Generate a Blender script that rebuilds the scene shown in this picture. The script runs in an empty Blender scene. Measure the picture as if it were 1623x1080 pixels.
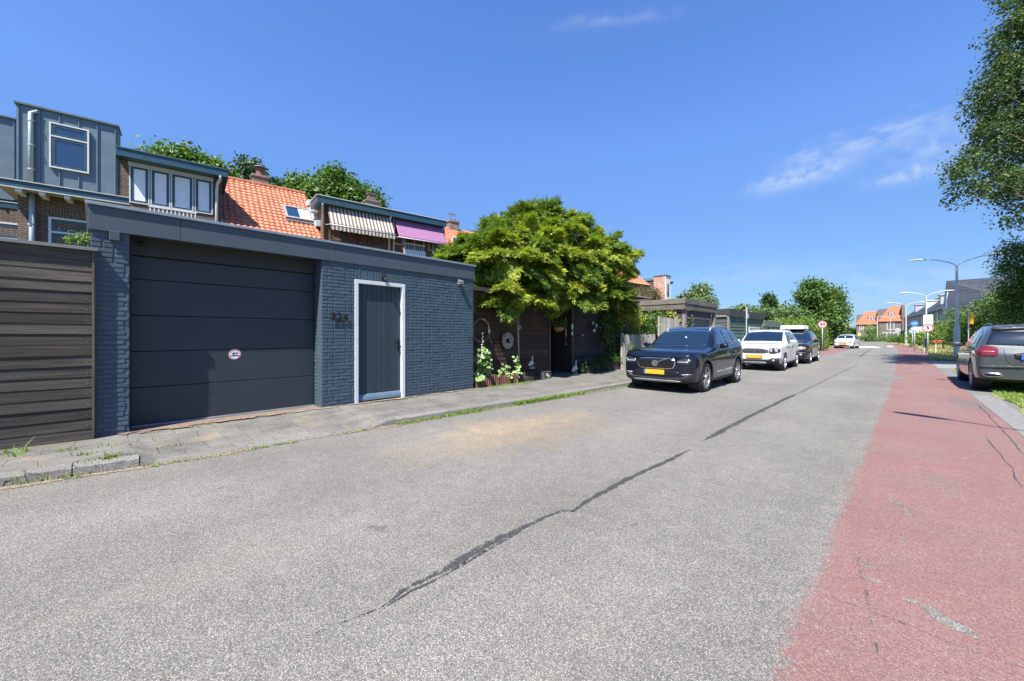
import bpy, bmesh, math, random
import numpy as np
from mathutils import Vector, Matrix
from mathutils.bvhtree import BVHTree
random.seed(7); RNG = np.random.default_rng(7)
scn = bpy.context.scene
COL = scn.collection
PI = math.pi
# ------------------------------------------------------------------ camera
FPX = 631.2            # focal length in photograph pixels (14 mm lens, 1623 px wide)
CX, HZ = 811.5, 531.5  # principal column and horizon row of the photograph
CAMH = 1.4
YAW = math.atan((1415 - CX) / FPX)          # street vanishing point
cam_d = bpy.data.cameras.new('camera')
cam = bpy.data.objects.new('camera', cam_d); COL.objects.link(cam)
cam_d.sensor_width = 36; cam_d.lens = 36 * FPX / 1623
cam_d.shift_y = -(540 - HZ) / 1623
cam_d.clip_start = 0.05; cam_d.clip_end = 4000
cam.location = (0, 0, CAMH); cam.rotation_euler = (PI / 2, 0, YAW)
scn.camera = cam
# ------------------------------------------------------------------ sun + sky
SUNV = Vector((1.18, -3.2, 5.2)).normalized()
el = math.asin(SUNV.z); az = math.atan2(SUNV.x, SUNV.y)
sd = bpy.data.lights.new('sun', 'SUN'); sd.energy = 5.0; sd.angle = math.radians(0.53); sd.color = (1, .94, .83)
so = bpy.data.objects.new('sun', sd); COL.objects.link(so)
so.rotation_euler = SUNV.to_track_quat('Z', 'Y').to_euler(); so.location = (20, -60, 90)
world = bpy.data.worlds.new('World'); scn.world = world; world.use_nodes = True
wn = world.node_tree; wn.nodes.clear()
def wnode(t, **k):
    n = wn.nodes.new(t)
    for a, b in k.items(): setattr(n, a, b)
    return n
sky = wnode('ShaderNodeTexSky'); sky.sky_type = 'NISHITA'; sky.sun_disc = False
sky.sun_elevation = el; sky.sun_rotation = az % (2 * PI); sky.altitude = 0
sky.air_density = 1.0; sky.dust_density = 0.35; sky.ozone_density = 3.0
bg = wnode('ShaderNodeBackground'); bg.inputs[1].default_value = 0.07
wo = wnode('ShaderNodeOutputWorld')
def camdir(u, v):
    r = (u - CX) / FPX; h = (HZ - v) / FPX
    s, c = math.sin(YAW), math.cos(YAW)
    return Vector((-s + r * c, c + r * s, h)).normalized()
tcw = wnode('ShaderNodeTexCoord')
def wmath(op, a, b=None):
    n = wnode('ShaderNodeMath', operation=op)
    for i, x in enumerate((a, b)):
        if x is None: continue
        if isinstance(x, (int, float)): n.inputs[i].default_value = x
        else: wn.links.new(x, n.inputs[i])
    return n.outputs[0]
def wdot(v):
    n = wnode('ShaderNodeVectorMath', operation='DOT_PRODUCT'); wn.links.new(tcw.outputs['Generated'], n.inputs[0])
    n.inputs[1].default_value = v; return n.outputs['Value']
def wisp(u0, v0, u1, v1, wid, amp, seed):
    """a streak of cirrus between two directions of the sky"""
    a, b = camdir(u0, v0), camdir(u1, v1); c = (a + b).normalized(); t = (b - a); ln = t.length; t.normalize()
    n = c.cross(t).normalized()
    s = wmath('DIVIDE', wdot(t), ln * .5); q0 = wdot(n)
    no = wnode('ShaderNodeTexNoise'); no.inputs['Scale'].default_value = 7; no.inputs['Detail'].default_value = 3.5; no.inputs['Roughness'].default_value = .5
    cb = wnode('ShaderNodeCombineXYZ')
    wn.links.new(wmath('MULTIPLY', s, .42), cb.inputs[0]); wn.links.new(wmath('MULTIPLY', q0, 7.0), cb.inputs[1]); cb.inputs[2].default_value = seed
    wn.links.new(cb.outputs[0], no.inputs['Vector'])
    q = wmath('DIVIDE', wmath('ADD', q0, wmath('MULTIPLY', wmath('SUBTRACT', no.outputs[0], .5), wid * 2.2)), wid)
    e = wmath('ADD', wmath('POWER', wmath('ABSOLUTE', s), 3.0), wmath('MULTIPLY', q, q))
    g = wmath('EXPONENT', wmath('MULTIPLY', e, -1.0))
    no2 = wnode('ShaderNodeMapRange'); no2.inputs[1].default_value = .28; no2.inputs[2].default_value = .72
    wn.links.new(no.outputs[0], no2.inputs[0])
    front = wmath('GREATER_THAN', wdot(c), 0)
    return wmath('MULTIPLY', wmath('MULTIPLY', wmath('MULTIPLY', g, no2.outputs[0]), amp), front)
ws = [wisp(1195, 302, 1345, 262, .016, .72, 1), wisp(1250, 262, 1545, 180, .020, .5, 4), wisp(1375, 290, 1500, 268, .012, .55, 7),
      wisp(1420, 255, 1640, 215, .022, .40, 11), wisp(880, 42, 1070, 22, .010, .22, 14), wisp(1080, 450, 1350, 420, .02, .22, 17), wisp(1300, 470, 1640, 425, .03, .25, 19)]
tot = ws[0]
for x in ws[1:]: tot = wmath('ADD', tot, x)
tot = wmath('MINIMUM', tot, .9)
tint = wnode('ShaderNodeMix', data_type='RGBA', blend_type='MULTIPLY'); tint.inputs[0].default_value = 1
zr_ = wnode('ShaderNodeValToRGB'); wn.links.new(wdot((0, 0, 1)), zr_.inputs[0])
while len(zr_.color_ramp.elements) < 5: zr_.color_ramp.elements.new(.5)
for e_, (p_, c_) in zip(zr_.color_ramp.elements, [(0, (.38, .52, .75)), (.08, (.43, .57, .80)), (.22, (.60, .75, .98)), (.42, (.84, 1.08, 1.47)), (.7, (.80, 1.12, 1.64))]): e_.position = p_; e_.color = c_ + (1,)
wn.links.new(zr_.outputs[0], tint.inputs[7])
wn.links.new(sky.outputs[0], tint.inputs[6])
mixw = wnode('ShaderNodeMix', data_type='RGBA'); wn.links.new(tot, mixw.inputs[0]); wn.links.new(tint.outputs[2], mixw.inputs[6])
mixw.inputs[7].default_value = (4.6, 5.1, 5.8, 1)
wn.links.new(mixw.outputs[2], bg.inputs[0]); wn.links.new(bg.outputs[0], wo.inputs[0])
scn.view_settings.view_transform = 'Standard'; scn.view_settings.look = 'None'
scn.view_settings.exposure = 1.3; scn.view_settings.gamma = 1
scn.cycles.max_bounces = 8; scn.cycles.transparent_max_bounces = 16

# ------------------------------------------------------------------ photograph pixel -> place helpers (design aids)
class Frame:
    """a level frame turned about the camera foot point; local +x faces the street, local y runs along it"""
    def __init__(s, vpx): s.psi = math.atan((vpx - CX) / FPX); s.vpx = vpx; s.rot = YAW - s.psi; s.s = math.sin(s.psi); s.c = math.cos(s.psi)
    def Y(s, u, D): r = (u - CX) / FPX; return D * (s.c + s.s * r) / (s.s - s.c * r)
    def Z(s, u, v, D): return CAMH + (HZ - v) * D / (s.c * (s.vpx - u))
    def loc(s, p): return Matrix.Rotation(s.rot, 3, 'Z') @ Vector(p)
ST = Frame(1415); HS = Frame(1590)
def gp(u, v, h=0.0):
    z = FPX * (CAMH - h) / (v - HZ); return dz(u, z, h)
def dz(u, z, h=0.0):
    r = (u - CX) / FPX; s, c = math.sin(YAW), math.cos(YAW)
    return Vector((z * (-s + r * c), z * (c + r * s), h))
def dv(u, v, z): p = dz(u, z); p.z = CAMH + (HZ - v) / FPX * z; return p

# ------------------------------------------------------------------ materials
MATS = {}
class NT:
    def __init__(s, name):
        s.m = bpy.data.materials.new(name); s.m.use_nodes = True; s.t = s.m.node_tree; s.t.nodes.clear()
        s.out = s.n('ShaderNodeOutputMaterial'); s.b = s.n('ShaderNodeBsdfPrincipled'); s.l(s.b.outputs[0], s.out.inputs[0])
        s.geo = s.n('ShaderNodeNewGeometry'); s.tc = s.n('ShaderNodeTexCoord'); s.h = None
    def n(s, t, **k):
        x = s.t.nodes.new(t)
        for a, b in k.items(): setattr(x, a, b)
        return x
    def l(s, a, b): s.t.links.new(a, b)
    def put(s, sock, v):
        if v is None: return
        if isinstance(v, (int, float)): sock.default_value = v
        elif isinstance(v, (tuple, list)): sock.default_value = tuple(v) + ((1,) if len(v) == 3 and len(sock.default_value) == 4 else ())
        else: s.l(v, sock)
    def math(s, op, a, b=None, c=None, clamp=False):
        x = s.n('ShaderNodeMath', operation=op); x.use_clamp = clamp
        for i, v in enumerate((a, b, c)): s.put(x.inputs[i], v)
        return x.outputs[0]
    def mix(s, f, a, b, mode='MIX'):
        x = s.n('ShaderNodeMix', data_type='RGBA', blend_type=mode); s.put(x.inputs[0], f); s.put(x.inputs[6], a); s.put(x.inputs[7], b); return x.outputs[2]
    def pos(s, scale=(1, 1, 1), obj=False):
        x = s.n('ShaderNodeMapping'); s.l(s.tc.outputs['Object'] if obj else s.geo.outputs['Position'], x.inputs[0]); x.inputs['Scale'].default_value = scale; return x.outputs[0]
    def noise(s, scale, detail=4, vec=None, rough=.55, dist=0):
        x = s.n('ShaderNodeTexNoise'); x.inputs['Scale'].default_value = scale; x.inputs['Detail'].default_value = detail; x.inputs['Roughness'].default_value = rough
        x.inputs['Distortion'].default_value = dist
        s.l(vec if vec is not None else s.geo.outputs['Position'], x.inputs['Vector']); return x.outputs[0]
    def mr(s, v, a, b, c=0, d=1):
        x = s.n('ShaderNodeMapRange'); s.put(x.inputs[0], v)
        for i, q in enumerate((a, b, c, d)): s.put(x.inputs[i + 1], q)
        return x.outputs[0]
    def ramp(s, v, *stops, const=False):
        x = s.n('ShaderNodeValToRGB'); s.l(v, x.inputs[0]); e = x.color_ramp.elements
        if const: x.color_ramp.interpolation = 'CONSTANT'
        while len(e) < len(stops): e.new(.5)
        for q, (p, c) in zip(e, stops): q.position = p; q.color = tuple(c) + (1,)
        return x.outputs[0]
    def bump(s, h, strength=.3, dist=.01):
        x = s.n('ShaderNodeBump'); x.inputs['Strength'].default_value = strength; x.inputs['Distance'].default_value = dist
        s.l(h, x.inputs['Height'])
        if s.h: s.l(s.h, x.inputs['Normal'])
        s.h = x.outputs[0]; s.l(s.h, s.b.inputs['Normal'])
    def set(s, **k):
        for a, v in k.items(): s.put(s.b.inputs[a.replace('_', ' ')], v)
    def vcol(s, base, f): return s.mix(1.0, base, s.comb(f), 'MULTIPLY')
    def comb(s, f): x = s.n('ShaderNodeCombineColor'); [s.put(x.inputs[i], f) for i in range(3)]; return x.outputs[0]
def pm(name, col, rough=.6, metal=0, var=.12, scale=4, bump=0, bscale=60, bdist=.004, coat=0, spec=.5, stretch=(1, 1, 1), island=0, obj=False, dirt=0):
    """plain procedural paint/wood/stone with tonal variation"""
    if name in MATS: return MATS[name]
    t = NT(name); vec = t.pos(stretch, obj)
    f = t.mr(t.noise(scale, 5, vec), .25, .75, 1 - var, 1 + var)
    if island: f = t.math('MULTIPLY', f, t.mr(t.geo.outputs['Random Per Island'], 0, 1, 1 - island, 1 + island))
    c = t.vcol(col, f)
    if dirt: c = t.mix(t.mr(t.noise(scale * .35, 6, vec, .65), .5, .75, 0, dirt), c, (.12, .11, .09))
    t.set(Base_Color=c, Metallic=metal, Coat_Weight=coat, Specular_IOR_Level=spec)
    t.set(Roughness=t.mr(t.noise(scale * 2, 3, vec), .3, .7, max(0, rough - .06), min(1, rough + .06)))
    if bump: t.bump(t.noise(bscale, 4, vec), bump, bdist)
    MATS[name] = t.m; return t.m
def brick_mat(name, c1, c2, mortar, scale=1.0, bump=.5, w=.22, h=.0625, soldier=False, rough=.85):
    if name in MATS: return MATS[name]
    t = NT(name); sep = t.n('ShaderNodeSeparateXYZ'); t.l(t.tc.outputs['Object'], sep.inputs[0])
    cb = t.n('ShaderNodeCombineXYZ')
    hx = t.math('ADD', sep.outputs[0], sep.outputs[1])
    if soldier: t.l(sep.outputs[2], cb.inputs[0]); t.l(hx, cb.inputs[1])
    else: t.l(hx, cb.inputs[0]); t.l(sep.outputs[2], cb.inputs[1])
    b = t.n('ShaderNodeTexBrick'); t.l(cb.outputs[0], b.inputs['Vector'])
    b.inputs['Scale'].default_value = 1; b.inputs['Brick Width'].default_value = w * scale; b.inputs['Row Height'].default_value = h * scale
    b.inputs['Mortar Size'].default_value = .006 * scale; b.inputs['Mortar Smooth'].default_value = .3; b.inputs['Bias'].default_value = -.1
    b.inputs['Color1'].default_value = tuple(c1) + (1,); b.inputs['Color2'].default_value = tuple(c2) + (1,); b.inputs['Mortar'].default_value = tuple(mortar) + (1,)
    c = t.vcol(b.outputs[0], t.mr(t.noise(3, 5), .25, .75, .75, 1.25))
    c = t.vcol(c, t.mr(t.noise(40, 3), .25, .75, .85, 1.15))
    t.set(Base_Color=c, Roughness=rough); t.bump(t.math('SUBTRACT', 1, b.outputs['Fac']), bump, .006); t.bump(t.noise(90, 3), .2, .003)
    MATS[name] = t.m; return t.m
def leaf_mat(name, cols, trans=.35, rough=.5, spec=.35):
    """leaves: each leaf takes its own tone"""
    if name in MATS: return MATS[name]
    t = NT(name); rnd = t.geo.outputs['Random Per Island']
    n = len(cols); c = t.ramp(rnd, *[(i / max(1, n - 1), c) for i, c in enumerate(cols)])
    c = t.vcol(c, t.mr(t.noise(.9, 3), .3, .7, .8, 1.2))
    t.set(Base_Color=c, Roughness=rough, Specular_IOR_Level=spec)
    tr = t.n('ShaderNodeBsdfTranslucent'); t.l(t.mix(1, c, (1.25, 1.35, .6), 'MULTIPLY'), tr.inputs[0])
    mx = t.n('ShaderNodeMixShader'); mx.inputs[0].default_value = trans
    t.l(t.b.outputs[0], mx.inputs[1]); t.l(tr.outputs[0], mx.inputs[2]); t.l(mx.outputs[0], t.out.inputs[0])
    MATS[name] = t.m; return t.m
def glass_mat(name='window_glass', col=(.008, .030, .070), rough=.03):
    if name in MATS: return MATS[name]
    t = NT(name); t.set(Base_Color=col, Roughness=rough, Specular_IOR_Level=1.0, IOR=1.6, Coat_Weight=.6, Coat_Roughness=.02)
    t.bump(t.noise(1.3, 2), .05, .02)
    MATS[name] = t.m; return t.m
def wood_mat(name, col, var=.35, axis=1, rough=.8, bump=.4, island=.25, grain=45):
    if name in MATS: return MATS[name]
    st = [grain, grain, grain]; st[axis] = 1.6
    t = NT(name); vec = t.pos(st)
    rn = t.geo.outputs['Random Per Island']
    off = t.n('ShaderNodeVectorMath', operation='ADD'); t.l(vec, off.inputs[0]); cb = t.n('ShaderNodeCombineXYZ')
    for i in range(3): t.l(t.math('MULTIPLY', rn, 37 + i * 11), cb.inputs[i])
    t.l(cb.outputs[0], off.inputs[1])
    g = t.noise(1, 6, off.outputs[0], .65)
    f = t.math('MULTIPLY', t.mr(g, .25, .75, 1 - var, 1 + var), t.mr(rn, 0, 1, 1 - island, 1 + island))
    c = t.vcol(col, f); c = t.vcol(c, t.mr(t.noise(1.7, 4), .3, .7, .8, 1.2))
    t.set(Base_Color=c, Roughness=rough, Specular_IOR_Level=.3); t.bump(g, bump, .004)
    MATS[name] = t.m; return t.m

# ------------------------------------------------------------------ geometry helpers
def getoff(p):
    while p is not None:
        if '_off' in p.keys(): return Vector(p['_off'])
        p = p.parent
    return Vector((0, 0, 0))
def parts(name, boxes, mat, parent, **k):
    for b in boxes: MB().box(*b).build(name, mat, parent, **k)
class MB:
    def __init__(s): s.v = []; s.f = []; s.mi = []; s.cur = 0
    def add(s, vs, fs):
        o = len(s.v); s.v += [tuple(p) for p in vs]
        for f in fs: s.f.append(tuple(i + o for i in f)); s.mi.append(s.cur)
        return s
    def box(s, x0, x1, y0, y1, z0, z1, top=None):
        """axis box; top=(dx0,dx1,dy0,dy1) insets the top face"""
        a = top or (0, 0, 0, 0)
        vs = [(x0, y0, z0), (x1, y0, z0), (x1, y1, z0), (x0, y1, z0), (x0 + a[0], y0 + a[2], z1), (x1 - a[1], y0 + a[2], z1), (x1 - a[1], y1 - a[3], z1), (x0 + a[0], y1 - a[3], z1)]
        return s.add(vs, [(3, 2, 1, 0), (4, 5, 6, 7), (0, 1, 5, 4), (1, 2, 6, 5), (2, 3, 7, 6), (3, 0, 4, 7)])
    def obox(s, c, u, v, w, hu, hv, hw):
        c, u, v, w = map(Vector, (c, u, v, w)); vs = []
        for k in (-1, 1):
            for a, b in ((-1, -1), (1, -1), (1, 1), (-1, 1)): vs.append(c + u * hu * a + v * hv * b + w * hw * k)
        return s.add(vs, [(3, 2, 1, 0), (4, 5, 6, 7), (0, 1, 5, 4), (1, 2, 6, 5), (2, 3, 7, 6), (3, 0, 4, 7)])
    def prism(s, pts, axis, a, b):
        """extrude a 2D polygon along axis from a to b; pts in the two other axes in xyz order"""
        def P(p, t):
            q = list(p); q.insert(axis, t); return tuple(q)
        n = len(pts); vs = [P(p, a) for p in pts] + [P(p, b) for p in pts]
        ar = sum(pts[i][0] * pts[(i + 1) % n][1] - pts[(i + 1) % n][0] * pts[i][1] for i in range(n)) * (1 if axis != 1 else -1) * (1 if b > a else -1)
        fs = [tuple(range(n))[::-1], tuple(range(n, 2 * n))] + [(i, (i + 1) % n, (i + 1) % n + n, i + n) for i in range(n)]
        if ar < 0: fs = [f[::-1] for f in fs]
        return s.add(vs, fs)
    def tube(s, path, r, n=8, cap=True, r2=None):
        P = [Vector(p) for p in path]; m = len(P); rings = []; t0 = None
        rs = r if isinstance(r, (list, tuple)) else [r + ((r2 if r2 is not None else r) - r) * i / max(1, m - 1) for i in range(m)]
        ref = None; vs = []
        for i, p in enumerate(P):
            d = (P[min(i + 1, m - 1)] - P[max(i - 1, 0)]).normalized()
            if ref is None: ref = d.orthogonal().normalized()
            a = (ref - d * ref.dot(d)); a = a.normalized() if a.length > 1e-5 else d.orthogonal().normalized(); ref = a; b = d.cross(a)
            for k in range(n): th = 2 * PI * k / n; vs.append(p + (a * math.cos(th) + b * math.sin(th)) * rs[i])
        fs = [(i * n + k, i * n + (k + 1) % n, (i + 1) * n + (k + 1) % n, (i + 1) * n + k) for i in range(m - 1) for k in range(n)]
        if cap: fs += [tuple(range(n))[::-1], tuple(range((m - 1) * n, m * n))]
        return s.add(vs, fs)
    def lathe(s, prof, c=(0, 0, 0), axis='z', n=24, closed=False):
        """prof: (radius, height) pairs"""
        vs = []; m = len(prof)
        for r, h in prof:
            for k in range(n):
                th = 2 * PI * k / n; a, b = r * math.cos(th), r * math.sin(th)
                vs.append({'z': (c[0] + a, c[1] + b, c[2] + h), 'x': (c[0] + h, c[1] + a, c[2] + b), 'y': (c[0] + b, c[1] + h, c[2] + a)}[axis])
        fs = [(i * n + k, i * n + (k + 1) % n, ((i + 1) % m) * n + (k + 1) % n, ((i + 1) % m) * n + k) for i in range(m if closed else m - 1) for k in range(n)]
        return s.add(vs, fs)
    def quad(s, a, b, c, d): return s.add([a, b, c, d], [(0, 1, 2, 3)])
    def grid(s, nx, ny, fn):
        vs = [fn(i / nx, j / ny) for j in range(ny + 1) for i in range(nx + 1)]; w = nx + 1
        return s.add(vs, [(j * w + i, j * w + i + 1, (j + 1) * w + i + 1, (j + 1) * w + i) for j in range(ny) for i in range(nx)])
    def build(s, name, mats, parent=None, at=None, smooth=False, bevel=0, bseg=2, rot=0, **tags):
        """link as ONE object. Vertices are given in the parent's frame of reference (see root) or, at top level, around `at`."""
        off = getoff(parent)
        if parent is None and at is not None: off = Vector(at)
        me = bpy.data.meshes.new(name); me.from_pydata([tuple(Vector(p) - off) for p in s.v], [], s.f)
        for m in (mats if isinstance(mats, (list, tuple)) else [mats]): me.materials.append(m)
        if isinstance(mats, (list, tuple)): me.polygons.foreach_set('material_index', s.mi)
        if smooth: me.polygons.foreach_set('use_smooth', [True] * len(me.polygons))
        me.update()
        o = bpy.data.objects.new(name, me); COL.objects.link(o)
        if parent is not None: o.parent = parent
        elif at is not None: o.location = Matrix.Rotation(rot, 3, 'Z') @ off; o.rotation_euler.z = rot
        if bevel:
            b = o.modifiers.new('bevel', 'BEVEL'); b.width = bevel; b.segments = bseg; b.limit_method = 'ANGLE'; b.angle_limit = math.radians(35)
            if not smooth: me.polygons.foreach_set('use_smooth', [True] * len(me.polygons)); b.harden_normals = True
        for k, v in tags.items(): o[k] = v
        return o
def root(name, base, label, cat, group=None, fr=None, rotz=None, local=False):
    """an Empty at the thing's base. Parts are written in frame coordinates (fr) unless local=True."""
    o = bpy.data.objects.new(name, None); COL.objects.link(o); o.empty_display_size = .3
    o['label'] = label; o['category'] = cat
    if group: o['group'] = group
    rot = fr.rot if fr else (rotz or 0)
    o.location = fr.loc(base) if fr else base; o.rotation_euler = (0, 0, rot)
    o['_off'] = [0.0, 0.0, 0.0] if local else [float(q) for q in base]
    return o
def struct(o): o['kind'] = 'structure'; return o
def tag(o, label, cat, group=None, kind=None):
    o['label'] = label; o['category'] = cat
    if group: o['group'] = group
    if kind: o['kind'] = kind
    return o
def text_mesh(txt, size, extrude=.003, bold=0, align='CENTER'):
    cu = bpy.data.curves.new('t', 'FONT'); cu.body = txt; cu.size = size; cu.extrude = extrude; cu.offset = bold; cu.align_x = align; cu.align_y = 'CENTER'
    o = bpy.data.objects.new('t', cu); COL.objects.link(o); bpy.context.view_layer.update()
    me = bpy.data.meshes.new_from_object(o); bpy.data.objects.remove(o); bpy.data.curves.remove(cu)
    return [v.co.copy() for v in me.vertices], [tuple(p.vertices) for p in me.polygons]
def add_text(mb, txt, size, O, U, V, extrude=.003, bold=0):
    vs, fs = text_mesh(txt, size, extrude, bold); O, U, V = Vector(O), Vector(U), Vector(V); W = U.cross(V)
    mb.add([O + U * p.x + V * p.y + W * p.z for p in vs], fs)
def np_mesh(name, verts, quads, mats, parent=None, at=None, smooth=False, midx=None):
    off = np.array(getoff(parent) if parent is not None else (at if at is not None else (0, 0, 0)))
    verts = np.asarray(verts, dtype=np.float64) - off; quads = np.asarray(quads, dtype=np.int32); k = quads.shape[1]
    me = bpy.data.meshes.new(name); me.vertices.add(len(verts)); me.vertices.foreach_set('co', verts.astype(np.float32).ravel())
    me.loops.add(quads.size); me.loops.foreach_set('vertex_index', quads.ravel()); me.polygons.add(len(quads))
    me.polygons.foreach_set('loop_start', np.arange(0, quads.size, k, dtype=np.int32))
    try: me.polygons.foreach_set('loop_total', np.full(len(quads), k, dtype=np.int32))
    except Exception: pass
    for m in (mats if isinstance(mats, (list, tuple)) else [mats]): me.materials.append(m)
    if midx is not None: me.polygons.foreach_set('material_index', np.asarray(midx, dtype=np.int32))
    if smooth: me.polygons.foreach_set('use_smooth', np.ones(len(quads), dtype=bool))
    me.update(calc_edges=True); me.validate()
    o = bpy.data.objects.new(name, me); COL.objects.link(o)
    if parent is not None: o.parent = parent
    elif at is not None: o.location = at
    return o
def window(parent, x, y0, y1, z0, z1, fm, sm=None, gm=None, fw=.06, sw=.07, split=None, cols=1, depth=.05, sill=False, curtain=None, name='window'):
    """window facing +x of the frame: outer frame with panes (and sashes) as its sub-parts"""
    gm = gm or glass_mat(); mb = MB(); xf = x + .02
    mb.box(x - .04, xf, y0, y1, z1 - fw, z1).box(x - .04, xf, y0, y1, z0, z0 + fw).box(x - .04, xf, y0, y0 + fw, z0 + fw, z1 - fw).box(x - .04, xf, y1 - fw, y1, z0 + fw, z1 - fw)
    cells = []; iy = np.linspace(y0 + fw, y1 - fw, cols + 1)
    zs = [z0 + fw, z1 - fw] if split is None else [z0 + fw, z0 + (z1 - z0) * split, z1 - fw]
    for i in range(cols):
        a, b = iy[i], iy[i + 1]
        if i: mb.box(x - .04, xf - .002, a - fw / 2, a + fw / 2, z0 + fw, z1 - fw)
        for j in range(len(zs) - 1):
            cells.append((a + (fw / 2 if i else 0), b - (fw / 2 if i < cols - 1 else 0), zs[j] + (fw / 2 if j else 0), zs[j + 1] - (fw / 2 if j < len(zs) - 2 else 0)))
    if split is not None: mb.box(x - .04, xf - .001, y0 + fw, y1 - fw, zs[1] - fw / 2, zs[1] + fw / 2)
    if sill: mb.box(x - .02, x + .09, y0 - .05, y1 + .05, z0 - .05, z0 - .001)
    w = mb.build(name, fm, parent); 
    for (a, b, c, d) in cells:
        if sm:
            s = MB().box(x - .035, x + .008, a, b, d - sw, d).box(x - .035, x + .008, a, b, c, c + sw).box(x - .035, x + .008, a, a + sw, c + sw, d - sw).box(x - .035, x + .008, b - sw, b, c + sw, d - sw)
            so_ = s.build('sash', sm, w); e = sw
        else: e = 0
        MB().box(x - .03, x - .015, a + e, b - e, c + e, d - e).build('pane', gm, w)
        if curtain: MB().box(x - .014, x - .008, a + e + .01, b - e - .01, c + e + .01, d - e - .01).build('blind', curtain, w)
    return w
# ================================================================== ground, road, pavement
def asphalt(name, red=False):
    t = NT(name); vo = t.n('ShaderNodeTexVoronoi'); vo.inputs['Scale'].default_value = 185; t.l(t.pos(), vo.inputs['Vector'])
    sp = t.n('ShaderNodeSeparateColor'); t.l(vo.outputs['Color'], sp.inputs[0]); rnd = sp.outputs[0]
    g = t.ramp(rnd, (0, (.055, .053, .048)), (.28, (.138, .132, .119)), (.75, (.225, .215, .192)), (1, (.365, .348, .308)))
    # binder between the stones
    g = t.mix(t.mr(vo.outputs['Distance'], .35, .62, 0, .75), g, (.09, .09, .09))
    big = t.noise(.55, 5); g = t.vcol(g, t.mr(big, .3, .7, .88, 1.12)); g = t.vcol(g, t.mr(t.noise(6, 4), .3, .7, .92, 1.08))
    if not red:
        # sandy rust coloured stain on the road in front of the garage
        sub = t.n('ShaderNodeVectorMath', operation='SUBTRACT'); t.l(t.geo.outputs['Position'], sub.inputs[0]); sub.inputs[1].default_value = tuple(STAIN)
        mp = t.n('ShaderNodeMapping'); t.l(sub.outputs[0], mp.inputs[0]); mp.inputs['Scale'].default_value = (1 / 1.15, 1 / 2.3, 0)
        ln = t.n('ShaderNodeVectorMath', operation='LENGTH'); t.l(mp.outputs[0], ln.inputs[0])
        dd = t.math('ADD', ln.outputs['Value'], t.mr(t.noise(1.4, 6, None, .65), 0, 1, -.75, .75))
        m = t.math('MULTIPLY', t.mr(dd, .95, .0, 0, .52), t.mr(t.noise(4.5, 5, None, .7), .35, .62, .25, 1))
        g = t.mix(m, g, t.vcol((.40, .265, .13), t.mr(rnd, 0, 1, .55, 1.3)))
        m2 = t.mr(t.noise(.8, 4, t.pos((1, .4, 1))), .6, .8, 0, .22); g = t.mix(m2, g, (.28, .22, .15))
        sx = t.n('ShaderNodeSeparateXYZ'); t.l(t.geo.outputs['Position'], sx.inputs[0])
        wv = t.math('SINE', t.math('MULTIPLY', t.math('ADD', sx.outputs[0], t.mr(t.noise(.25, 2), 0, 1, -.4, .4)), 3.9)); g = t.vcol(g, t.mr(wv, -1, 1, .955, 1.035))
        m4 = t.mr(t.noise(3.1, 3, None, .4), .735, .76, 0, .55); g = t.mix(m4, g, (.055, .055, .056))
        m3 = t.mr(t.noise(2.2, 5, t.pos((1, .55, 1)), .7), .66, .78, 0, .35); g = t.mix(m3, g, (.10, .10, .105))
    else:
        c = t.vcol((.190, .078, .076), t.mr(rnd, 0, 1, .78, 1.2)); c = t.vcol(c, t.mr(t.noise(1.3, 5), .3, .7, .9, 1.1))
        wear = t.math('MAXIMUM', t.mr(t.noise(2.6, 7, t.pos((1.6, .8, 1)), .72), .60, .66, 0, .95), t.math('MULTIPLY', t.mr(t.noise(11, 5, None, .8), .47, .62, 0, .8), t.mr(rnd, .55, .85, 0, 1)))
        edge = t.n('ShaderNodeAttribute', attribute_name='edge')
        wear = t.math('MAXIMUM', wear, t.mr(t.math('ADD', edge.outputs['Fac'], t.mr(t.noise(14, 5, None, .75), 0, 1, -.5, .5)), .42, .75, 0, 1))
        g = t.mix(t.math('MAXIMUM', wear, t.mr(t.noise(.7, 5), .3, .7, .22, .50)), c, g)
    t.set(Base_Color=g, Roughness=.9, Specular_IOR_Level=.25)
    t.bump(t.math('SUBTRACT', 1, vo.outputs['Distance']), .55, .005); t.bump(t.noise(5, 3), .12, .01)
    return t.m
STAIN = gp(815, 680)
M_WORN = asphalt('worn_lane_asphalt'); M_ASPH = asphalt('asphalt'); M_RED = asphalt('red_cycle_lane_coating', True)
t = NT('dry_soil_and_grass'); c = t.mix(t.mr(t.noise(3.2, 6, None, .7), .4, .6), (.17, .14, .09), (.10, .13, .035)); c = t.vcol(c, t.mr(t.noise(30, 4), .3, .7, .7, 1.3))
t.set(Base_Color=c, Roughness=.95, Specular_IOR_Level=.1); t.bump(t.noise(25, 5), .6, .03); M_SOIL = t.m
struct(MB().quad((-1600, -900, -.06), (1600, -900, -.06), (1600, 2600, -.06), (-1600, 2600, -.06)).build('ground', M_SOIL))
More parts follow.
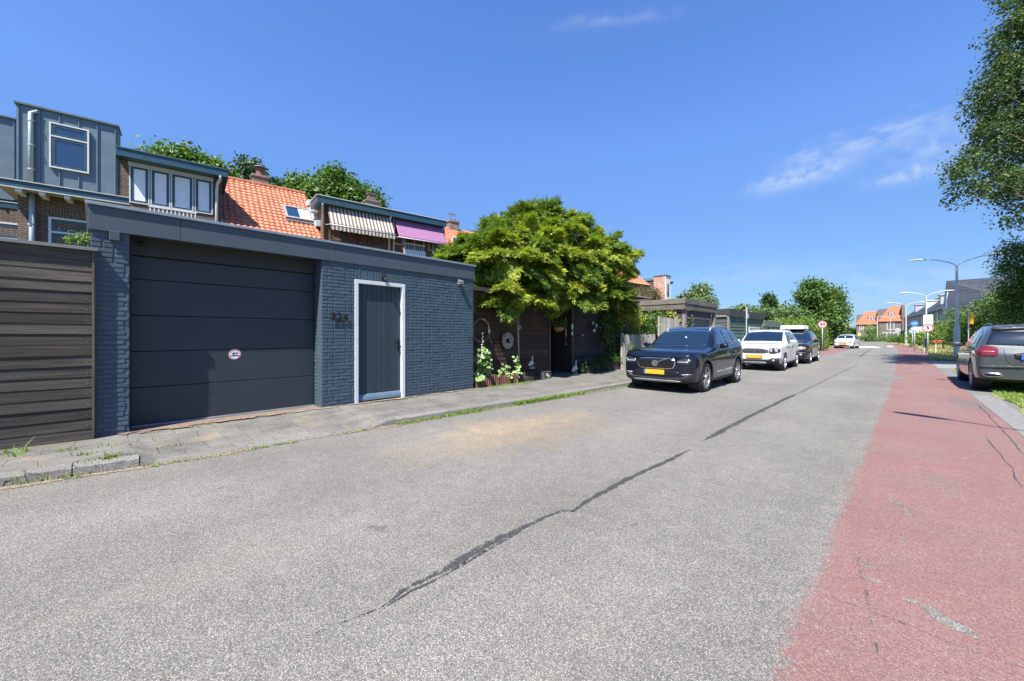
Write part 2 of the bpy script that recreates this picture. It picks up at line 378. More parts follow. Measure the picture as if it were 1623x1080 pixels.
# lines along the street, as x at a given y (the road bends to the left in the distance)
def interp(tab, y):
    xs = [a for a, b in tab]; return float(np.interp(y, xs, [b for a, b in tab]))
bend = lambda y: -0.0040 * max(0, y - 55) ** 1.75
KERB = [(-8, -6.25), (-.6, -5.92), (.4, -5.78), (3, -5.65), (8, -5.36), (14, -5.2), (60, -4.95), (200, -4.95)]
kx = lambda y: interp(KERB, y) + bend(y)
REDL = [(-6, -.75), (1.9, -.30), (7, -.17), (15.6, .05), (44, .38), (200, .5)]
rl = lambda y: interp(REDL, y) + bend(y)
rr = lambda y: interp([(-6, 1.32), (8, 1.3), (30, 1.42), (44, 1.9), (200, 2.1)], y) + bend(y)
ys = np.concatenate([np.arange(-12, 30, .5), np.arange(30, 170, 2.5)])
def strip(name, mat, left, right, z, ys, n=1, edge=None):
    vs = []; fs = []; w = n + 1
    for y in ys:
        a, b = left(y), right(y)
        for i in range(w): vs.append((a + (b - a) * i / n, y, z))
    for j in range(len(ys) - 1):
        for i in range(n): fs.append((j * w + i, j * w + i + 1, (j + 1) * w + i + 1, (j + 1) * w + i))
    mb = MB().add(vs, fs); o = mb.build(name, mat)
    if edge is not None:
        at = o.data.attributes.new('edge', 'FLOAT', 'POINT'); at.data.foreach_set('value', [edge(i % w) for i in range(len(vs))])
    return struct(o)
strip('road', M_ASPH, lambda y: kx(y) - .02, lambda y: rr(y) + .62 + (3.0 if 27 < y < 33 else 0), 0.0, ys, 6)
def jit(f, a): return lambda y: f(y) + a * math.sin(y * 7.3) * math.sin(y * 2.9 + 1)
ysr = np.concatenate([np.arange(-6, 26, .12), np.arange(26, 88, 1.5)])
N_ = 12
strip('cycle_lane', M_RED, jit(lambda y: rl(y) - .16, .02), rr, .004, ysr, N_, lambda i: max(0, 1 - i / 2.2) if i < 3 else (max(0, .35 * (i - N_ + 1)) if i > N_ - 2 else 0))
strip('cycle_lane_left', M_RED, lambda y: kx(y) + .16, lambda y: kx(y) + .16 + min(1.65, max(0.02, (y - 34.5) * .55)), .004, np.arange(34.6, 86, .8), 6, lambda i: 0)
# right footway + verge
M_FOOT = pm('worn_footway_asphalt', (.15, .148, .145), .9, var=.25, scale=9, bump=.4, bscale=140)
strip('footpath', M_FOOT, lambda y: rr(y) - .005, lambda y: rr(y) + .42 + .1 * math.sin(y * .9), .0085, np.arange(-6, 14.5, .25), 2)
strip('side_road', pm('pale_side_road_asphalt', (.19, .188, .182), .9, var=.12, scale=2, bump=.3, bscale=120), lambda y: rr(y) - .004, lambda y: 14, .0085, np.arange(24.5, 31.6, .5), 6)
M_VERGE = NT('verge_turf'); t = M_VERGE; c = t.mix(t.mr(t.noise(2.3, 6, None, .7), .38, .62), (.10, .14, .03), (.27, .245, .12)); c = t.vcol(c, t.mr(t.noise(45, 4), .3, .7, .65, 1.35))
t.set(Base_Color=c, Roughness=.95, Specular_IOR_Level=.1); t.bump(t.noise(60, 5), .7, .03); M_VERGE = t.m
strip('verge', M_VERGE, lambda y: rr(y) + .40 + .08 * math.sin(y * 2.1), lambda y: 30, .012, np.arange(-6, 24.4, .3), 8)
strip('verge_far', M_VERGE, lambda y: rr(y) + .02 + .05 * math.sin(y * 1.7), lambda y: 40, .012, np.arange(31.7, 150, .8), 8)
strip('far_left_verge', M_VERGE, lambda y: kx(y) - 60, lambda y: kx(y) - 2.2, -.01, np.arange(48, 150, 2), 4)
# concrete seam strip between cycle lane and footpath
M_CONC = pm('old_concrete', (.36, .355, .34), .9, var=.22, scale=7, bump=.5, bscale=90, dirt=.35)
# left pavement: gently falling from the buildings to the kerb, dropped before the garage door
def drop(y):  # height of the kerb edge
    if y < .30: return .105
    if y < .42: return .105 - .085 * (y - .30) / .12
    if y < 2.85: return .02
    if y < 3.1: return .02 + .075 * (y - 2.85) / .25
    return .095
t = NT('concrete_paving_slabs'); b = t.n('ShaderNodeTexBrick'); mp = t.pos((1, 1, 1))
ro = t.n('ShaderNodeVectorRotate'); ro.rotation_type = 'Z_AXIS'; t.l(mp, ro.inputs[0]); ro.inputs['Angle'].default_value = PI / 2
dn = t.n('ShaderNodeTexNoise'); dn.inputs['Scale'].default_value = 1.2; t.l(mp, dn.inputs['Vector'])
ad = t.n('ShaderNodeVectorMath', operation='MULTIPLY_ADD'); t.l(dn.outputs['Color'], ad.inputs[0]); ad.inputs[1].default_value = (.12, .12, 0); t.l(ro.outputs[0], ad.inputs[2])
t.l(ad.outputs[0], b.inputs['Vector'])
for k, v in (('Scale', 1), ('Brick Width', .45), ('Row Height', .30), ('Mortar Size', .004), ('Mortar Smooth', .2), ('Bias', 0)): b.inputs[k].default_value = v
b.inputs['Color1'].default_value = (.145, .141, .132, 1); b.inputs['Color2'].default_value = (.118, .116, .110, 1); b.inputs['Mortar'].default_value = (.065, .062, .05, 1)
c = t.vcol(b.outputs[0], t.mr(t.noise(55, 5, None, .7), .3, .7, .62, 1.38)); c = t.vcol(c, t.mr(t.noise(2.1, 6, None, .65), .3, .7, .72, 1.22))
c = t.mix(t.mr(t.noise(1.6, 5, None, .7), .56, .68, 0, .4), c, (.27, .20, .115)); c = t.mix(t.mr(t.noise(3.3, 6, None, .75), .60, .70, 0, .35), c, (.13, .15, .06))
t.set(Base_Color=c, Roughness=.92, Specular_IOR_Level=.2); t.bump(t.math('SUBTRACT', 1, b.outputs['Fac']), .5, .008); t.bump(t.noise(70, 4), .5, .004); M_PAVE = t.m
ysp = np.concatenate([np.arange(-8, 4, .08), np.arange(4, 52, .5)])
KW = .13
def pav(i, j): pass
vs = []; fs = []; NX = 14
for y in ysp:
    e = kx(y) - KW
    for i in range(NX + 1):
        f = i / NX; x = -8.6 + (e + 8.6) * f; zt = .10 + .006 * math.sin(3 * x + y * 1.7) + .005 * math.sin(y * 3.1 + x)
        k = max(0, min(1, (x + 7.35) / (e + 7.35))); vs.append((x, y, zt * (1 - k) + (drop(y) + .002) * k))
for j in range(len(ysp) - 1):
    for i in range(NX): a = j * (NX + 1) + i; fs.append((a, a + 1, a + NX + 2, a + NX + 1))
struct(MB().add(vs, fs).build('pavement', M_PAVE, smooth=True))
# kerb stones, real blocks
mb = MB(); y = -8.0; rnd = random.Random(3)
while y < 52:
    ln = 1.0 if y > 4 else .98
    y1 = min(y + ln, 52); a = y + .004; b_ = y1 - .004
    if a < .3 < b_: b_ = .32; y1 = .325
    elif a >= .32 and a < .33: b_ = 1.3; y1 = 1.304
    n = 8; vv = []
    for q in range(n + 1):
        yy = a + (b_ - a) * q / n; h = drop(min(yy, .299) if y < .3 else yy); x = kx(yy); jz = rnd.uniform(-.003, .003); jx = rnd.uniform(-.006, .006) if y < .0 else rnd.uniform(-.002, .002)
        vv += [(x - KW, yy, -.05), (x - KW, yy, h + .004), (x - .03, yy, h + jz), (x - .004 + jx, yy, h - .022 + jz), (x + .012 + jx, yy, -.05)]
    ff = [(q * 5 + k, q * 5 + k + 1, q * 5 + k + 6, q * 5 + k + 5) for q in range(n) for k in range(4)] + [(4, 3, 2, 1, 0), tuple(n * 5 + k for k in range(5))]
    mb.add(vv, ff); y = y1
mb2 = mb.build('kerb', pm('rough_kerb_concrete', (.155, .15, .14), .95, var=.3, scale=30, bump=.9, bscale=75, bdist=.012, island=.12, dirt=.3)); struct(mb2)
# brown grit and dry needles lying along the kerb
t = NT('dry_litter'); vo = t.n('ShaderNodeTexVoronoi'); vo.inputs['Scale'].default_value = 140; t.l(t.pos((1, .5, 1)), vo.inputs['Vector'])
sp = t.n('ShaderNodeSeparateColor'); t.l(vo.outputs['Color'], sp.inputs[0])
c = t.ramp(sp.outputs[0], (0, (.08, .055, .03)), (.5, (.19, .145, .09)), (1, (.33, .28, .20)))
t.set(Base_Color=c, Roughness=.95); t.bump(t.noise(120, 4), .7, .008)
al = t.math('GREATER_THAN', t.math('MULTIPLY', t.mr(t.noise(9, 6, t.pos((1, .45, 1)), .75), .3, .7), t.n('ShaderNodeAttribute', attribute_name='edge').outputs['Fac']), .30)
t.set(Alpha=al); M_LIT = t.m
strip('kerb_litter', M_LIT, lambda y: kx(y) + .008, lambda y: kx(y) + .13 + .08 * math.sin(y * 2.3) * math.sin(y * .7), .005, np.arange(-6, 30, .2), 6, lambda i: 1.2 - i / 6)
strip('wall_foot_litter', M_LIT, lambda y: -7.34, lambda y: -7.10 + .05 * math.sin(y * 3), .1125, np.arange(.2, 6.6, .2), 6, lambda i: .95 - i / 7)
# tarred crack down the middle of the road
M_TAR = NT('crack_sealing_tar'); t = M_TAR; t.set(Base_Color=t.vcol((.036, .037, .040), t.mr(t.noise(60, 4), .3, .7, .6, 1.5)), Roughness=.75)
at = t.n('ShaderNodeAttribute', attribute_name='edge')
t.set(Alpha=t.math('GREATER_THAN', t.math('ADD', at.outputs['Fac'], t.math('ADD', t.mr(t.noise(13, 6, None, .85), .28, .72, -.55, .55), t.mr(t.noise(110, 3, None, .8), .3, .7, -.45, .45))), .52)); M_TAR = t.m
def crack(pts, wid, name='road_crack', dens=1.0, mat=None):
    P = [gp(u, v) for u, v in pts]; Q = []
    for a, b in zip(P[:-1], P[1:]):
        n = max(2, int((b - a).length / .05))
        for i in range(n): Q.append(a.lerp(b, i / n))
    Q.append(P[-1]); vs = []; n = len(Q); r = random.Random(len(pts) * 31 + int(wid * 1000)); ev = []
    wob = 0
    for i, p in enumerate(Q):
        d = (Q[min(i + 1, n - 1)] - Q[max(i - 1, 0)]).normalized(); s = Vector((-d.y, d.x, 0)); wob = wob * .85 + r.uniform(-.006, .006)
        w = wid * r.uniform(.55, 1.15) * min(1, .25 + (n - 1 - i) * .08, .25 + i * .08)
        for k in (-1, -.4, .4, 1): vs.append(p + s * (w * .5 * k + wob) + Vector((0, 0, .0045))); ev.append((1 - abs(k)) * dens + .1)
    o = MB().add(vs, [(i * 4 + k, i * 4 + k + 1, i * 4 + k + 5, i * 4 + k + 4) for i in range(n - 1) for k in range(3)]).build(name, mat or M_TAR)
    o.data.attributes.new('edge', 'FLOAT', 'POINT').data.foreach_set('value', ev); return struct(o)
crack([(604, 965), (640, 938), (700, 907), (760, 873), (820, 841), (860, 822), (890, 811), (912, 812)], .10, dens=.92)
crack([(598, 972), (650, 938), (705, 911), (765, 877), (830, 842)], .035, dens=.9)
crack([(800, 880), (830, 905), (860, 930)], .02, dens=.5)
crack([(905, 812), (930, 795), (975, 770), (1020, 748), (1060, 730), (1092, 714)], .10, dens=.95)
crack([(1118, 698), (1150, 680), (1190, 660), (1230, 640), (1262, 625)], .14, dens=.9)
crack([(1262, 625), (1290, 612), (1330, 592), (1360, 578)], .06, dens=.7)
crack([(1362, 566), (1376, 557), (1381, 553)], .12, dens=1.4)
crack([(500, 1006), (545, 985), (580, 974), (606, 964)], .05, dens=.75)
crack([(1270, 934), (1330, 953), (1400, 977), (1470, 1005), (1540, 1035), (1623, 1062)], .03, dens=.6)
crack([(1360, 880), (1370, 935), (1385, 1000), (1400, 1075)], .03, dens=.35)
crack([(1440, 640), (1500, 650), (1560, 690), (1600, 740), (1623, 775)][2:], .03, dens=.8)
crack([(1548, 640), (1575, 668), (1600, 695), (1623, 722)], .03, dens=.9)
crack([(1336, 563), (1400, 564), (1412, 565)], .5, dens=.9)
# a grey patch repaired in the lane
def decal(name, pts, mat, h=.008): return struct(MB().add([gp(u, v) + Vector((0, 0, h)) for u, v in pts], [tuple(range(len(pts)))]).build(name, mat))
decal('road_patch', [(1396, 597), (1402, 604), (1434, 602), (1430, 597)], pm('grey_patch_asphalt', (.115, .12, .12), .9, var=.2, scale=20))
# white road markings at the far junction
M_WHITE_L = pm('road_marking_white', (.55, .55, .53), .8, var=.1, scale=14)
decal('road_marking', [(1344, 549.2), (1350, 551.6), (1397, 551.6), (1384, 549.2)], M_WHITE_L)
decal('road_marking', [(1405, 548.6), (1407, 550.2), (1417, 550.2), (1413, 548.6)], M_WHITE_L)

# places where the red coating has worn off down to the grey asphalt
nt = M_WORN.node_tree; pb = [n for n in nt.nodes if n.type == 'BSDF_PRINCIPLED'][0]
w_ = NT.__new__(NT); w_.m = M_WORN; w_.t = nt; w_.b = pb; w_.geo = w_.n('ShaderNodeNewGeometry'); w_.tc = w_.n('ShaderNodeTexCoord'); w_.h = None
w_.l(w_.math('GREATER_THAN', w_.math('ADD', w_.n('ShaderNodeAttribute', attribute_name='edge').outputs['Fac'], w_.mr(w_.noise(17, 6, None, .8), .28, .72, -.8, .8)), .5), pb.inputs['Alpha'])
for pts, wd, dn in (([(1462, 958), (1500, 984), (1556, 1012)], .17, .9), ([(1425, 948), (1452, 955)], .10, .8), ([(1365, 915), (1412, 932)], .12, .75), ([(1378, 714), (1424, 717)], .14, .8), ([(1445, 724), (1480, 727)], .12, .8), ([(1380, 870), (1430, 885)], .12, .5), ([(1510, 630), (1560, 652)], .5, .5), ([(1470, 745), (1520, 790)], .22, .35), ([(1410, 790), (1440, 820)], .2, .4), ([(1530, 840), (1623, 850)], .2, .35)):
    crack(pts, wd * 1.7, 'worn_patch', dn * 1.25, M_WORN)
# ================================================================== blue painted brick garage
GX = -7.33; PZ = .10                      # street facade and paving height
GB = pm('slate_blue_wall_paint', (.050, .077, .105), .55, var=.10, scale=3, bump=.25, bscale=220, bdist=.002, island=.05, spec=.4)
def G(u): return ST.Y(u, 7.33)
gy0, gy1 = G(143), G(750.5); dy0, dy1 = G(205), G(510); ey0, ey1 = G(562), G(642)
FZ0, FZ1 = 2.74, 3.08
garage = root('garage', (-9.6, (gy0 + gy1) / 2, PZ), 'flat-roofed slate blue painted brick garage with a wide sectional door and white framed side door', 'garage')
REC = .36; DT = 2.52
mb = MB()
# backing planes (joints) : front wall in pieces round the openings, then reveals
JX = GX - .009
EZ1 = 2.46
for a, b, c, d in ((gy0, dy0, -.1, FZ1 - .02), (dy0, dy1, FZ0 + .03, FZ1 - .02), (dy1, ey0, -.1, FZ1 - .02), (ey0, ey1, EZ1, FZ1 - .02), (ey1, gy1, -.1, FZ1 - .02)):
    mb.box(JX - .2, JX, a + (.001 if a == gy0 else 0), b - (.001 if b == gy1 else 0), c, d)
mb.box(JX - 4.4, JX - .2, gy1 - .2, gy1 - .010, -.1, FZ1 - .02).box(JX - 4.4, JX - .2, gy0 + .010, gy0 + .2, -.1, FZ1 - .02)
mb.box(GX - REC - .1, JX - .2, dy0 - .2, dy0 - .002, -.1, FZ0).box(GX - REC - .1, JX - .2, dy1 + .009, dy1 + .2, -.1, FZ0)
rb = random.Random(5)
def brick(O, U, N, u0, u1, z0, z1, proud=.008):
    """one brick with softened arrises on a wall plane"""
    p = proud + rb.uniform(-.0025, .003); i = .005; O, U, N = Vector(O), Vector(U), Vector(N); t = rb.uniform(-.0018, .0018); s = rb.uniform(-.0018, .0018)
    W = lambda a, z, h: O + U * a + Vector((0, 0, z)) + N * h
    vs = [W(u0, z0, -.004), W(u1, z0, -.004), W(u1, z1, -.004), W(u0, z1, -.004), W(u0 + i, z0 + i, p + t), W(u1 - i, z0 + i, p - t), W(u1 - i, z1 - i, p - t + s), W(u0 + i, z1 - i, p + t + s)]
    mb.add(vs, [(4, 5, 6, 7), (0, 1, 5, 4), (1, 2, 6, 5), (2, 3, 7, 6), (3, 0, 4, 7)])
def course_fill(O, U, N, a, b, z0, z1, off):
    x = a - off * .11 - rb.uniform(0, .01)
    while x < b - .02:
        L = rb.choice((.21, .21, .21, .205, .10)) if off >= 0 else .21
        u0, u1 = max(a, x), min(b, x + L)
        if u1 - u0 > .035: brick(O, U, N, u0 + .004, u1 - .004, z0, z1)
        x += L + .011
H_ = .0628; z = PZ - .02; row = 0
while z < FZ0 + .02:
    z0, z1 = z + .0055, z + H_ - .0055
    segs = [(gy0, dy0), (dy1, ey0), (ey1, gy1)] if z < EZ1 + .2 else [(gy0, dy0), (dy1, gy1)]
    for a, b in segs: course_fill((JX, 0, 0), (0, 1, 0), (1, 0, 0), a, b, z0, z1, row % 2)
    # reveals of the garage opening and the far gable end
    for k, (a, b) in enumerate(((.0, REC),)):
        O = (GX, dy1 + .009, 0); course_fill(O, (-1, 0, 0), (0, -1, 0), .0, REC, z0, z1, (row + 1) % 2)
    course_fill((JX, gy1 - .010, 0), (-1, 0, 0), (0, 1, 0), .0, 1.2, z0, z1, (row + 1) % 2)
    z += H_; row += 1
y = ey0 + .002
while y < ey1 - .03:   # soldier course over the side door
    brick((JX, 0, 0), (0, 1, 0), (1, 0, 0), y + .004, min(y + .0585, ey1), EZ1 + .008, EZ1 + .215); y += .0628
wall = mb.build('wall', GB, garage)
M_FAS = pm('blue_grey_fascia_board', (.048, .066, .086), .5, var=.05, scale=2, bump=.1, bscale=150, spec=.45)
M_TRIM = pm('aluminium_roof_trim', (.30, .34, .38), .38, metal=.6, var=.06)
fz = (FZ0, FZ1); joints = [gy0 - .02, G(286), G(531), G(711), gy1 + .02]
mb = MB()
for a, b in zip(joints[:-1], joints[1:]): mb.box(GX - .02, GX + .024, a + .002, b - .002, FZ0, FZ1 - .03)
mb.box(GX - 2, GX - .02, gy1 - .02, gy1 + .022, FZ0, FZ1 - .03).box(GX - 2, GX - .02, gy0 - .022, gy0 + .01, FZ0, FZ1 - .03)
mb.box(GX - .25, GX - .0205, gy0 - .01, gy1 + .01, FZ0 + .02, FZ0 + .05)
mb.build('fascia', M_FAS, garage, bevel=.003)
mb = MB().box(GX - .02, GX + .052, gy0 - .045, gy1 + .045, FZ1 - .028, FZ1 + .012).box(GX - 4.6, GX - .021, gy1 - .02, gy1 + .045, FZ1 - .028, FZ1 + .012).box(GX - 4.6, GX - .021, gy0 - .045, gy0 + .02, FZ1 - .028, FZ1 + .012)
mb.build('roof_trim', M_TRIM, garage, bevel=.004)
MB().box(GX - 4.6, GX - .02, gy0 - .01, gy1 + .01, FZ1 - .06, FZ1 - .03).build('roof', pm('bitumen_roof', (.05, .05, .05), .9), garage)
# sectional door
M_DOOR = pm('anthracite_sectional_door', (.017, .027, .038), .5, var=.05, scale=2, bump=.35, bscale=420, bdist=.0015, spec=.5, stretch=(1, .3, 1))
dx = GX - REC + .02
gd = MB(); zz = [PZ + .03, .66, 1.17, 1.68, 2.19, DT - .005]
for a, b in zip(zz[:-1], zz[1:]): gd.box(dx - .05, dx, dy0 + .03, dy1 - .012, a + .004, b - .004)
door = gd.build('garage_door', M_DOOR, garage, bevel=.006)
MB().box(dx - .06, dx - .03, dy0, dy1, PZ, DT).build('door_backing', pm('black_rubber_seal', (.012, .012, .014), .8), door)
MB().box(dx - .04, dx + .015, dy0 + .02, dy1 - .01, PZ + .005, PZ + .03).build('bottom_seal', pm('grey_threshold', (.25, .26, .28), .6), door)
MB().box(dx - .06, dx + .045, dy0, dy1 + .005, DT, FZ0 + .025).box(dx - .06, dx + .02, dy0, dy0 + .03, PZ, DT).build('door_surround', pm('anthracite_door_surround', (.020, .024, .028), .6), door)
for u in (367, 376): MB().lathe([(0, .012), (.008, .010), (.011, 0)], (dx, ST.Y(u, -dx), ST.Z(u, 416, -dx)), 'x', 10).build('bolt', pm('bare_steel', (.7, .7, .7), .3, metal=1), door, smooth=True)
# round "keep exit clear" sticker
sy, sz = ST.Y(372.2, -dx), ST.Z(372.2, 562, -dx)
def disc(mb, x, y, z, r, th=.0012, n=40): mb.lathe([(0, th), (r, th), (r, -.001)], (x, y, z), 'x', n)
M_WP = pm('white_sticker', (.78, .78, .80), .4, var=.03); M_RP = pm('red_sticker_ink', (.55, .05, .06), .4, var=.05)
mb = MB(); disc(mb, dx + .0012, sy, sz, .082); stk = mb.build('sticker', M_WP, door)
MB().lathe([(.065, .001), (.075, .001)], (dx + .0032, sy, sz), 'x', 40).build('sticker_ring', M_RP, stk)
mb = MB(); add_text(mb, 'uitrit', .042, (dx + .004, sy, sz + .020), (0, 1, 0), (0, 0, 1), .0005, .0022); add_text(mb, 'vrijlaten', .035, (dx + .004, sy, sz - .018), (0, 1, 0), (0, 0, 1), .0005, .002)
mb.build('sticker_lettering', pm('dark_blue_ink', (.02, .05, .12), .5), stk)
# side door
M_WF = pm('white_painted_door_frame', (.50, .54, .58), .5, var=.06, scale=6, bump=.1)
M_DG = pm('blue_grey_plank_door', (.018, .033, .046), .48, var=.08, island=.08, spec=.5)
sd_ = MB(); xo = GX + .012
sd_.box(GX - .11, xo, ey0 + .002, ey0 + .072, PZ, EZ1 - .005).box(GX - .11, xo, ey1 - .072, ey1 - .002, PZ, EZ1 - .005).box(GX - .11, xo, ey0 + .072, ey1 - .072, EZ1 - .075, EZ1 - .005)
side = sd_.build('side_door', M_WF, garage, bevel=.004)
mb = MB(); px0, px1 = ey0 + .074, ey1 - .074; px = GX - .062; n = 9; w = (px1 - px0) / n
for i in range(n):
    p = [(px0 + w * i + .0005, -.02), (px0 + w * i + .0005, -.008), (px0 + w * i + .008, 0), (px0 + w * (i + 1) - .008, 0), (px0 + w * (i + 1) - .0005, -.008), (px0 + w * (i + 1) - .0005, -.02)]
    mb.prism([(px + b, a) for a, b in p], 2, PZ + .16, EZ1 - .08)
mb.box(px - .03, px - .019, px0, px1, PZ + .03, EZ1 - .078)
lf = mb.build('door_leaf', M_DG, side)
mb = MB().prism([(px - .02, PZ + .035), (px + .034, PZ + .035), (px + .034, PZ + .11), (px + .004, PZ + .158), (px - .02, PZ + .158)], 1, px0 + .004, px1 - .004)
mb.build('weather_bar', pm('blue_weather_bar', (.10, .15, .21), .45), side, bevel=.003)
hy = px1 - .045; hz = 1.20; M_BLK = pm('black_ironmongery', (.008, .008, .009), .6, spec=.25)
mb = MB().box(px, px + .012, hy - .022, hy + .022, hz - .12, hz + .12); mb.tube([(px + .012, hy, hz + .04), (px + .055, hy, hz + .04), (px + .058, hy - .03, hz + .04), (px + .055, hy - .13, hz + .035)], .010, 8)
mb.build('door_handle', M_BLK, side, bevel=.002)
MB().box(GX - .25, GX + .03, ey0 + .002, ey1 - .002, PZ - .02, PZ + .012).box(GX - .28, GX + .03, dy0, dy1, PZ - .03, PZ + .01).build('threshold', pm('brick_threshold', (.15, .105, .09), .9, var=.3, scale=12, bump=.4), garage)
# house number
mb = MB(); ny, nz = G(537.5), ST.Z(537.5, 503, 7.33)
for k, ch in enumerate('224'):
    add_text(mb, ch, .185, (GX + .030, ny + (k - 1) * .108, nz - .006 * k), (0, 1, 0), (0, 0, 1), .004, .006)
    mb.tube([(GX - .002, ny + (k - 1) * .108, nz + .0), (GX + .028, ny + (k - 1) * .108, nz + .0)], .003, 6)
mb.build('house_number', M_BLK, garage)
# wall lamps and sensor
def wall_lamp(y, z):
    mb = MB().box(GX, GX + .02, y - .035, y + .035, z - .07, z + .05); mb.prism([(GX + .02, z - .005), (GX + .11, z - .045), (GX + .135, z - .02), (GX + .135, z + .012), (GX + .02, z + .048)], 1, y - .048, y + .048)
    l = mb.build('wall_lamp', pm('galvanised_lamp_housing', (.28, .30, .32), .4, metal=.5), garage, bevel=.004)
    MB().box(GX + .03, GX + .128, y - .04, y + .04, z - .052, z - .047).build('lamp_glass', pm('frosted_lamp_glass', (.6, .6, .58), .3), l)
wall_lamp(G(727), ST.Z(727, 447, 7.33))
y_, z_ = G(607), ST.Z(607, 440, 7.33)
mb = MB().box(GX, GX + .02, y_ - .04, y_ + .04, z_ - .05, z_ + .06).box(GX + .02, GX + .09, y_ - .03, y_ + .03, z_ + .0, z_ + .05); mb.tube([(GX + .05, y_, z_), (GX + .09, y_ + .02, z_ - .06)], .028, 10)
mb.build('wall_lamp', pm('black_spot_lamp', (.02, .02, .022), .5), garage, bevel=.003)
y_, z_ = G(181.5), ST.Z(181.5, 375, 7.33)
MB().box(GX, GX + .06, y_ - .05, y_ + .05, z_ - .06, z_ + .06).build('sensor_box', pm('grey_sensor_box', (.045, .06, .075), .5), garage, bevel=.006)
y_ = G(226)
mb = MB(); mb.tube([(dx + .045, y_, FZ0 - .05), (dx + .10, y_, FZ0 - .06)], .012, 8); mb.lathe([(0, 0), (.03, 0), (.034, .05), (.03, .09), (0, .09)], (dx + .10, y_, FZ0 - .07), 'x', 14)
mb.build('camera_eye', M_BLK, garage, smooth=True)
# ================================================================== weathered board wall at the left
FX = -7.265; fy1 = ST.Y(149, 7.26)
M_WB = wood_mat('weathered_dark_boards', (.056, .050, .043), .65, axis=1, island=.42, grain=34, bump=1.0)
bf = root('board_fence', (FX - .05, -2.4, PZ), 'tall dark weathered fence of overlapping horizontal boards left of the blue garage', 'fence')
mb = MB(); mbd = mb; zt = ST.Z(149, 395, 7.26); n = 18; h = (zt - PZ - .02) / n; rb = random.Random(11)
for i in range(n):
    z0 = PZ + .01 + i * h; k = rb.uniform(-.004, .004)
    a, b = -5.2, fy1 - .02
    sag = [rb.uniform(-.004, .004) for _ in range(9)]
    vs = []
    for q in range(9):
        y = a + (b - a) * q / 8; s = sag[q]
        vs += [(FX + k, y, z0 - .012 + s), (FX - .009 + k, y, z0 + h + .002 + s * .5), (FX - .045 + k, y, z0 + h + .002), (FX - .03 + k, y, z0 - .012 + s)]
    fs = [(q * 4 + e, q * 4 + (e + 1) % 4, (q + 1) * 4 + (e + 1) % 4, (q + 1) * 4 + e) for q in range(8) for e in range(4)]
    fs = [f[::-1] for f in fs] + [(0, 1, 2, 3), (35, 34, 33, 32)]
    mb.add(vs, fs)
MB().box(FX - .09, FX + .012, fy1 - .018, fy1 + .004, PZ, zt).build('corner_batten', wood_mat('batten_wood', (.10, .085, .068), .4, axis=2, grain=40), bf, bevel=.002)
parts('post', [(FX - .16, FX - .047, -5.1 + q * 1.26, -5.03 + q * 1.26, PZ - .1, zt - .01) for q in range(5)], wood_mat('batten_wood', (.10, .085, .068), .4, axis=2), bf)
MB().box(FX - .18, FX + .045, -5.3, fy1 + .035, zt, zt + .012).box(FX + .033, FX + .045, -5.3, fy1 + .035, zt - .028, zt - .0002).build('coping', pm('grey_metal_coping', (.17, .18, .18), .5, metal=.3, var=.15), bf, bevel=.002)
mb = mbd; mb.cur = 1; rb = random.Random(4)
for i in range(n):
    for yy in (-4.1, -2.3, -.95, fy1 - .06): mb.lathe([(0, .003), (.006, .001), (.006, -.01)], (FX - .003, yy + rb.uniform(-.01, .01), PZ + .01 + i * h + .03), 'x', 6)
mb.build('boarding', [M_WB, pm('dull_nails', (.22, .21, .2), .5, metal=.5)], bf)
# ================================================================== terraced houses behind (frame HS)
HD = 17.8
hY = lambda u, D=HD: HS.Y(u, D)
hZ = lambda u, v, D=HD: HS.Z(u, v, D)
M_BR = brick_mat('dark_brown_brick', (.062, .040, .032), (.10, .066, .052), (.20, .18, .16))
M_BRS = brick_mat('dark_brown_soldier_brick', (.062, .040, .032), (.11, .07, .055), (.20, .18, .16), soldier=True)
M_BR2 = brick_mat('red_brown_brick', (.13, .055, .040), (.19, .085, .06), (.16, .13, .11))
M_ZN = pm('blue_grey_zinc', (.11, .155, .19), .45, metal=.25, var=.10, scale=1.6, island=.05, spec=.5)
M_TEAL = pm('deep_blue_timber_paint', (.018, .060, .100), .4, var=.06)
M_TRIMW = pm('white_timber_paint', (.52, .53, .54), .5, var=.06)
M_GUT = pm('blue_gutter_board', (.020, .062, .098), .4, var=.08)
M_PIPE = pm('grey_downpipe', (.30, .36, .40), .5, var=.08)
M_CHIM = brick_mat('weathered_chimney_brick', (.13, .085, .065), (.20, .15, .115), (.24, .22, .20))
M_BLIND = pm('pale_drawn_blind', (.62, .66, .72), .4, var=.05, spec=.8)
def tile_mat(name, c0, c1):
    if name in MATS: return MATS[name]
    t = NT(name); s = t.n('ShaderNodeSeparateXYZ'); t.l(t.tc.outputs['Object'], s.inputs[0])
    wn_ = t.n('ShaderNodeTexWhiteNoise', noise_dimensions='2D'); cb = t.n('ShaderNodeCombineXYZ')
    t.l(t.math('FLOOR', t.math('DIVIDE', s.outputs[1], .185)), cb.inputs[0]); t.l(t.math('FLOOR', t.math('DIVIDE', s.outputs[2], .175)), cb.inputs[1]); t.l(cb.outputs[0], wn_.inputs['Vector'])
    c = t.mix(wn_.outputs['Value'], c0, c1); c = t.vcol(c, t.mr(t.noise(14, 5, None, .7), .3, .7, .68, 1.25)); c = t.mix(t.mr(t.noise(1.1, 6, None, .7), .55, .75, 0, .3), c, (.16, .11, .08))
    t.set(Base_Color=c, Roughness=.7); MATS[name] = t.m; return t.m
M_TILE = tile_mat('orange_clay_tiles', (.37, .118, .062), (.46, .175, .095))
